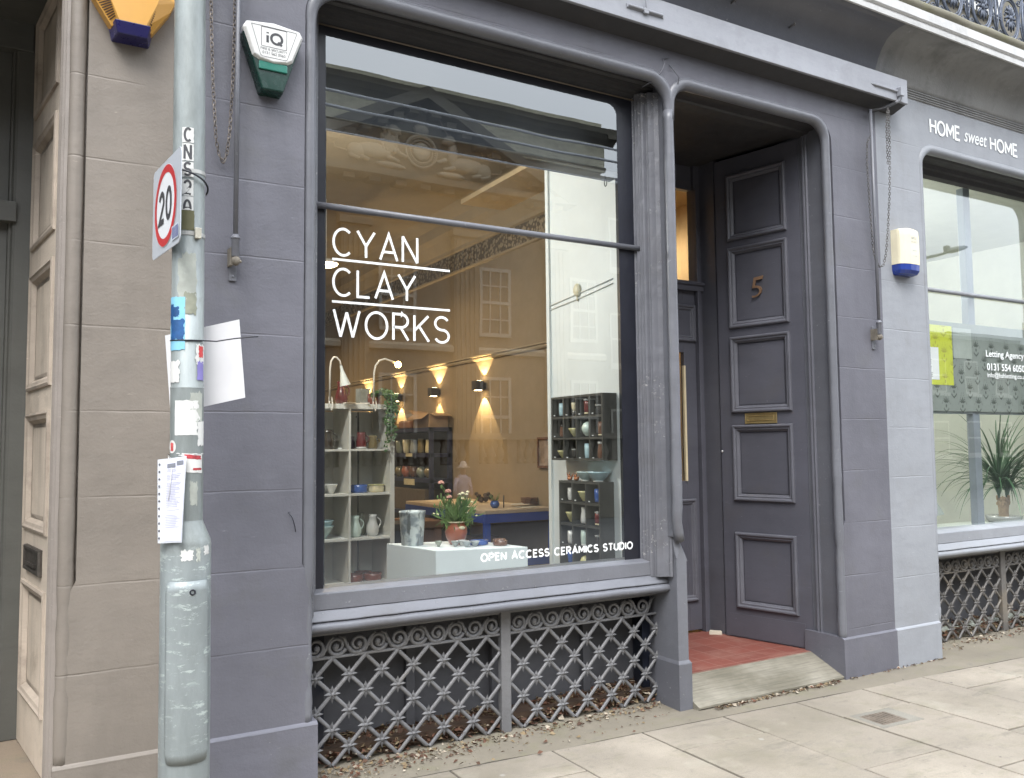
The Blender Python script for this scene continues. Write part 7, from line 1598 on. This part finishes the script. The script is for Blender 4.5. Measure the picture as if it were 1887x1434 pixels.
# chimney stack on the court building roof
T = thing("chimney_stack", (8.4, -22.8, 12.2), "stone chimney stack with cream pots behind the parapet of the court building", "chimney")
q = MB(); q.box(7.6, 9.1, -23.2, -22.6, 12.2, 13.55); q.build("stack", HL, T)
for i in range(3): q = MB(); q.lathe([(.15, 0), (.13, .08), (.12, .95), (.16, .98), (.16, 1.08), (.13, 1.3)], (7.7 + .33 * i, -22.9, 13.55), 12); q.build("chimney_pot", plain("cream_pot_%d" % i, (.45, .42, .3), .7), T)
# tram wires
for i, (y_, z_, sg) in enumerate(((-8.3, 6.99, .0), (-8.35, 6.78, .0), (-8.9, 6.60, 0))):
    q = MB(); q.tube([(-40, y_, z_ + .1), (0, y_, z_ + .05), (8, y_, z_), (14.5, y_, z_ + .02)], .024, 6)
    props(q.build("overhead_wire", plain("overhead_wire_metal%d" % i, (.6, .62, .66), .5, .0), None, org=(0, y_, z_)), ["highest", "middle", "lowest"][i] + " of the three tram wires over the street, mirrored across the shop window", "overhead wire")
# street lamp mirrored in the agency window
T = thing("street_lamp", (18.4, -8.44, 0), "grey street lamp with curved arm mirrored in the letting agency window", "street lamp")
MT_SL = plain("street_lamp_grey", (.10, .11, .11), .5, .2)
q = MB(); q.tube([(18.4, -8.44, -.2), (18.4, -8.44, 3), (18.4, -8.44, 5.7)], [.10, .08, .06], 10); q.build("column", MT_SL, T)
q = MB(); q.tube([(18.4, -8.44, 5.6), (18.7, -8.44, 5.86), (19.2, -8.44, 6.03), (20.0, -8.44, 6.24)], [.05, .045, .04, .035], 8); q.build("arm", MT_SL, T)
q = MB(); q.ell((20.42, -8.44, 6.37), (.46, .13, .075), 14, 8, M=Matrix.Rotation(R(-13), 3, 'Y')); q.box(19.98, 20.12, -8.5, -8.38, 6.28, 6.42); q.build("lamp_head", MT_SL, T)
# passer-by on the far pavement
def body(chain_, radii, edges):
    me = bpy.data.meshes.new("person"); me.from_pydata(chain_, edges, []); o = bpy.data.objects.new("person", me); link(o)
    o.modifiers.new("skin", 'SKIN'); sk = me.skin_vertices[0].data
    for i, r_ in enumerate(radii): sk[i].radius = (r_, r_)
    sk[0].use_root = True
    s2_ = o.modifiers.new("sub", 'SUBSURF'); s2_.levels = 1; s2_.render_levels = 2
    return o
px_, py0, pz_ = 10.5, -16.75, -.72
V_ = [(0, 0, .92), (0, .01, 1.12), (0, .02, 1.36), (0, .02, 1.46), (0, .05, 1.55), (0, .05, 1.64), (-.17, .02, 1.38), (-.24, .02, 1.12), (-.22, .12, .88), (.17, .02, 1.38), (.24, .0, 1.12), (.23, .10, .88), (-.09, 0, .86), (-.10, .04, .48), (-.10, -.02, .08), (-.10, .12, .03), (.09, 0, .86), (.10, -.04, .48), (.10, -.10, .08), (.10, .04, .03)]
r_b = [.15, .14, .15, .06, .09, .085, .065, .045, .035, .065, .045, .035, .10, .065, .045, .035, .10, .065, .045, .035]
E_ = [(0, 1), (1, 2), (2, 3), (3, 4), (4, 5), (2, 6), (6, 7), (7, 8), (2, 9), (9, 10), (10, 11), (0, 12), (12, 13), (13, 14), (14, 15), (0, 16), (16, 17), (17, 18), (18, 19)]
pb = body(V_, r_b, E_); pb.location = (px_, py0, pz_); pb.data.materials.append(plain("skin_tone", (.42, .26, .19), .6)); WLOC[pb.name] = Vector((px_, py0, pz_))
props(pb, "person in pale hat and mauve top on the far pavement, mirrored beside the flowers", "person")
q = MB(); q.lathe([(.0, .17), (.07, .16), (.10, .10), (.105, .03), (.20, .0), (.19, -.01), (.1, .02)], (px_, py0 + .05, pz_ + 1.68), 16); q.build("hat", plain("pale_hat", (.55, .45, .38), .8), pb)
q = MB(); q.lathe([(.19, .86), (.19, 1.0), (.185, 1.2), (.20, 1.36), (.12, 1.46), (.07, 1.49)], (px_, py0 + .01, pz_), 14, sx=1.05, sy=.82)
for s_ in (-1, 1): q.tube([(px_ + s_ * .17, py0 + .02, pz_ + 1.39), (px_ + s_ * .245, py0 + .02, pz_ + 1.12), (px_ + s_ * .23, py0 + .10, pz_ + .92)], [.08, .06, .05], 8)
q.build("top", plain("mauve_top", (.42, .36, .42), .8, 0, .3, .1, 30), pb)
q = MB()
for s_, k in ((-1, .04), (1, -.04)): q.tube([(px_ + s_ * .09, py0, pz_ + .92), (px_ + s_ * .10, py0 + k, pz_ + .48), (px_ + s_ * .10, py0 + k * 2, pz_ + .12)], [.125, .085, .07], 10)
q.build("trousers", plain("dark_trousers", (.04, .04, .055), .8), pb)
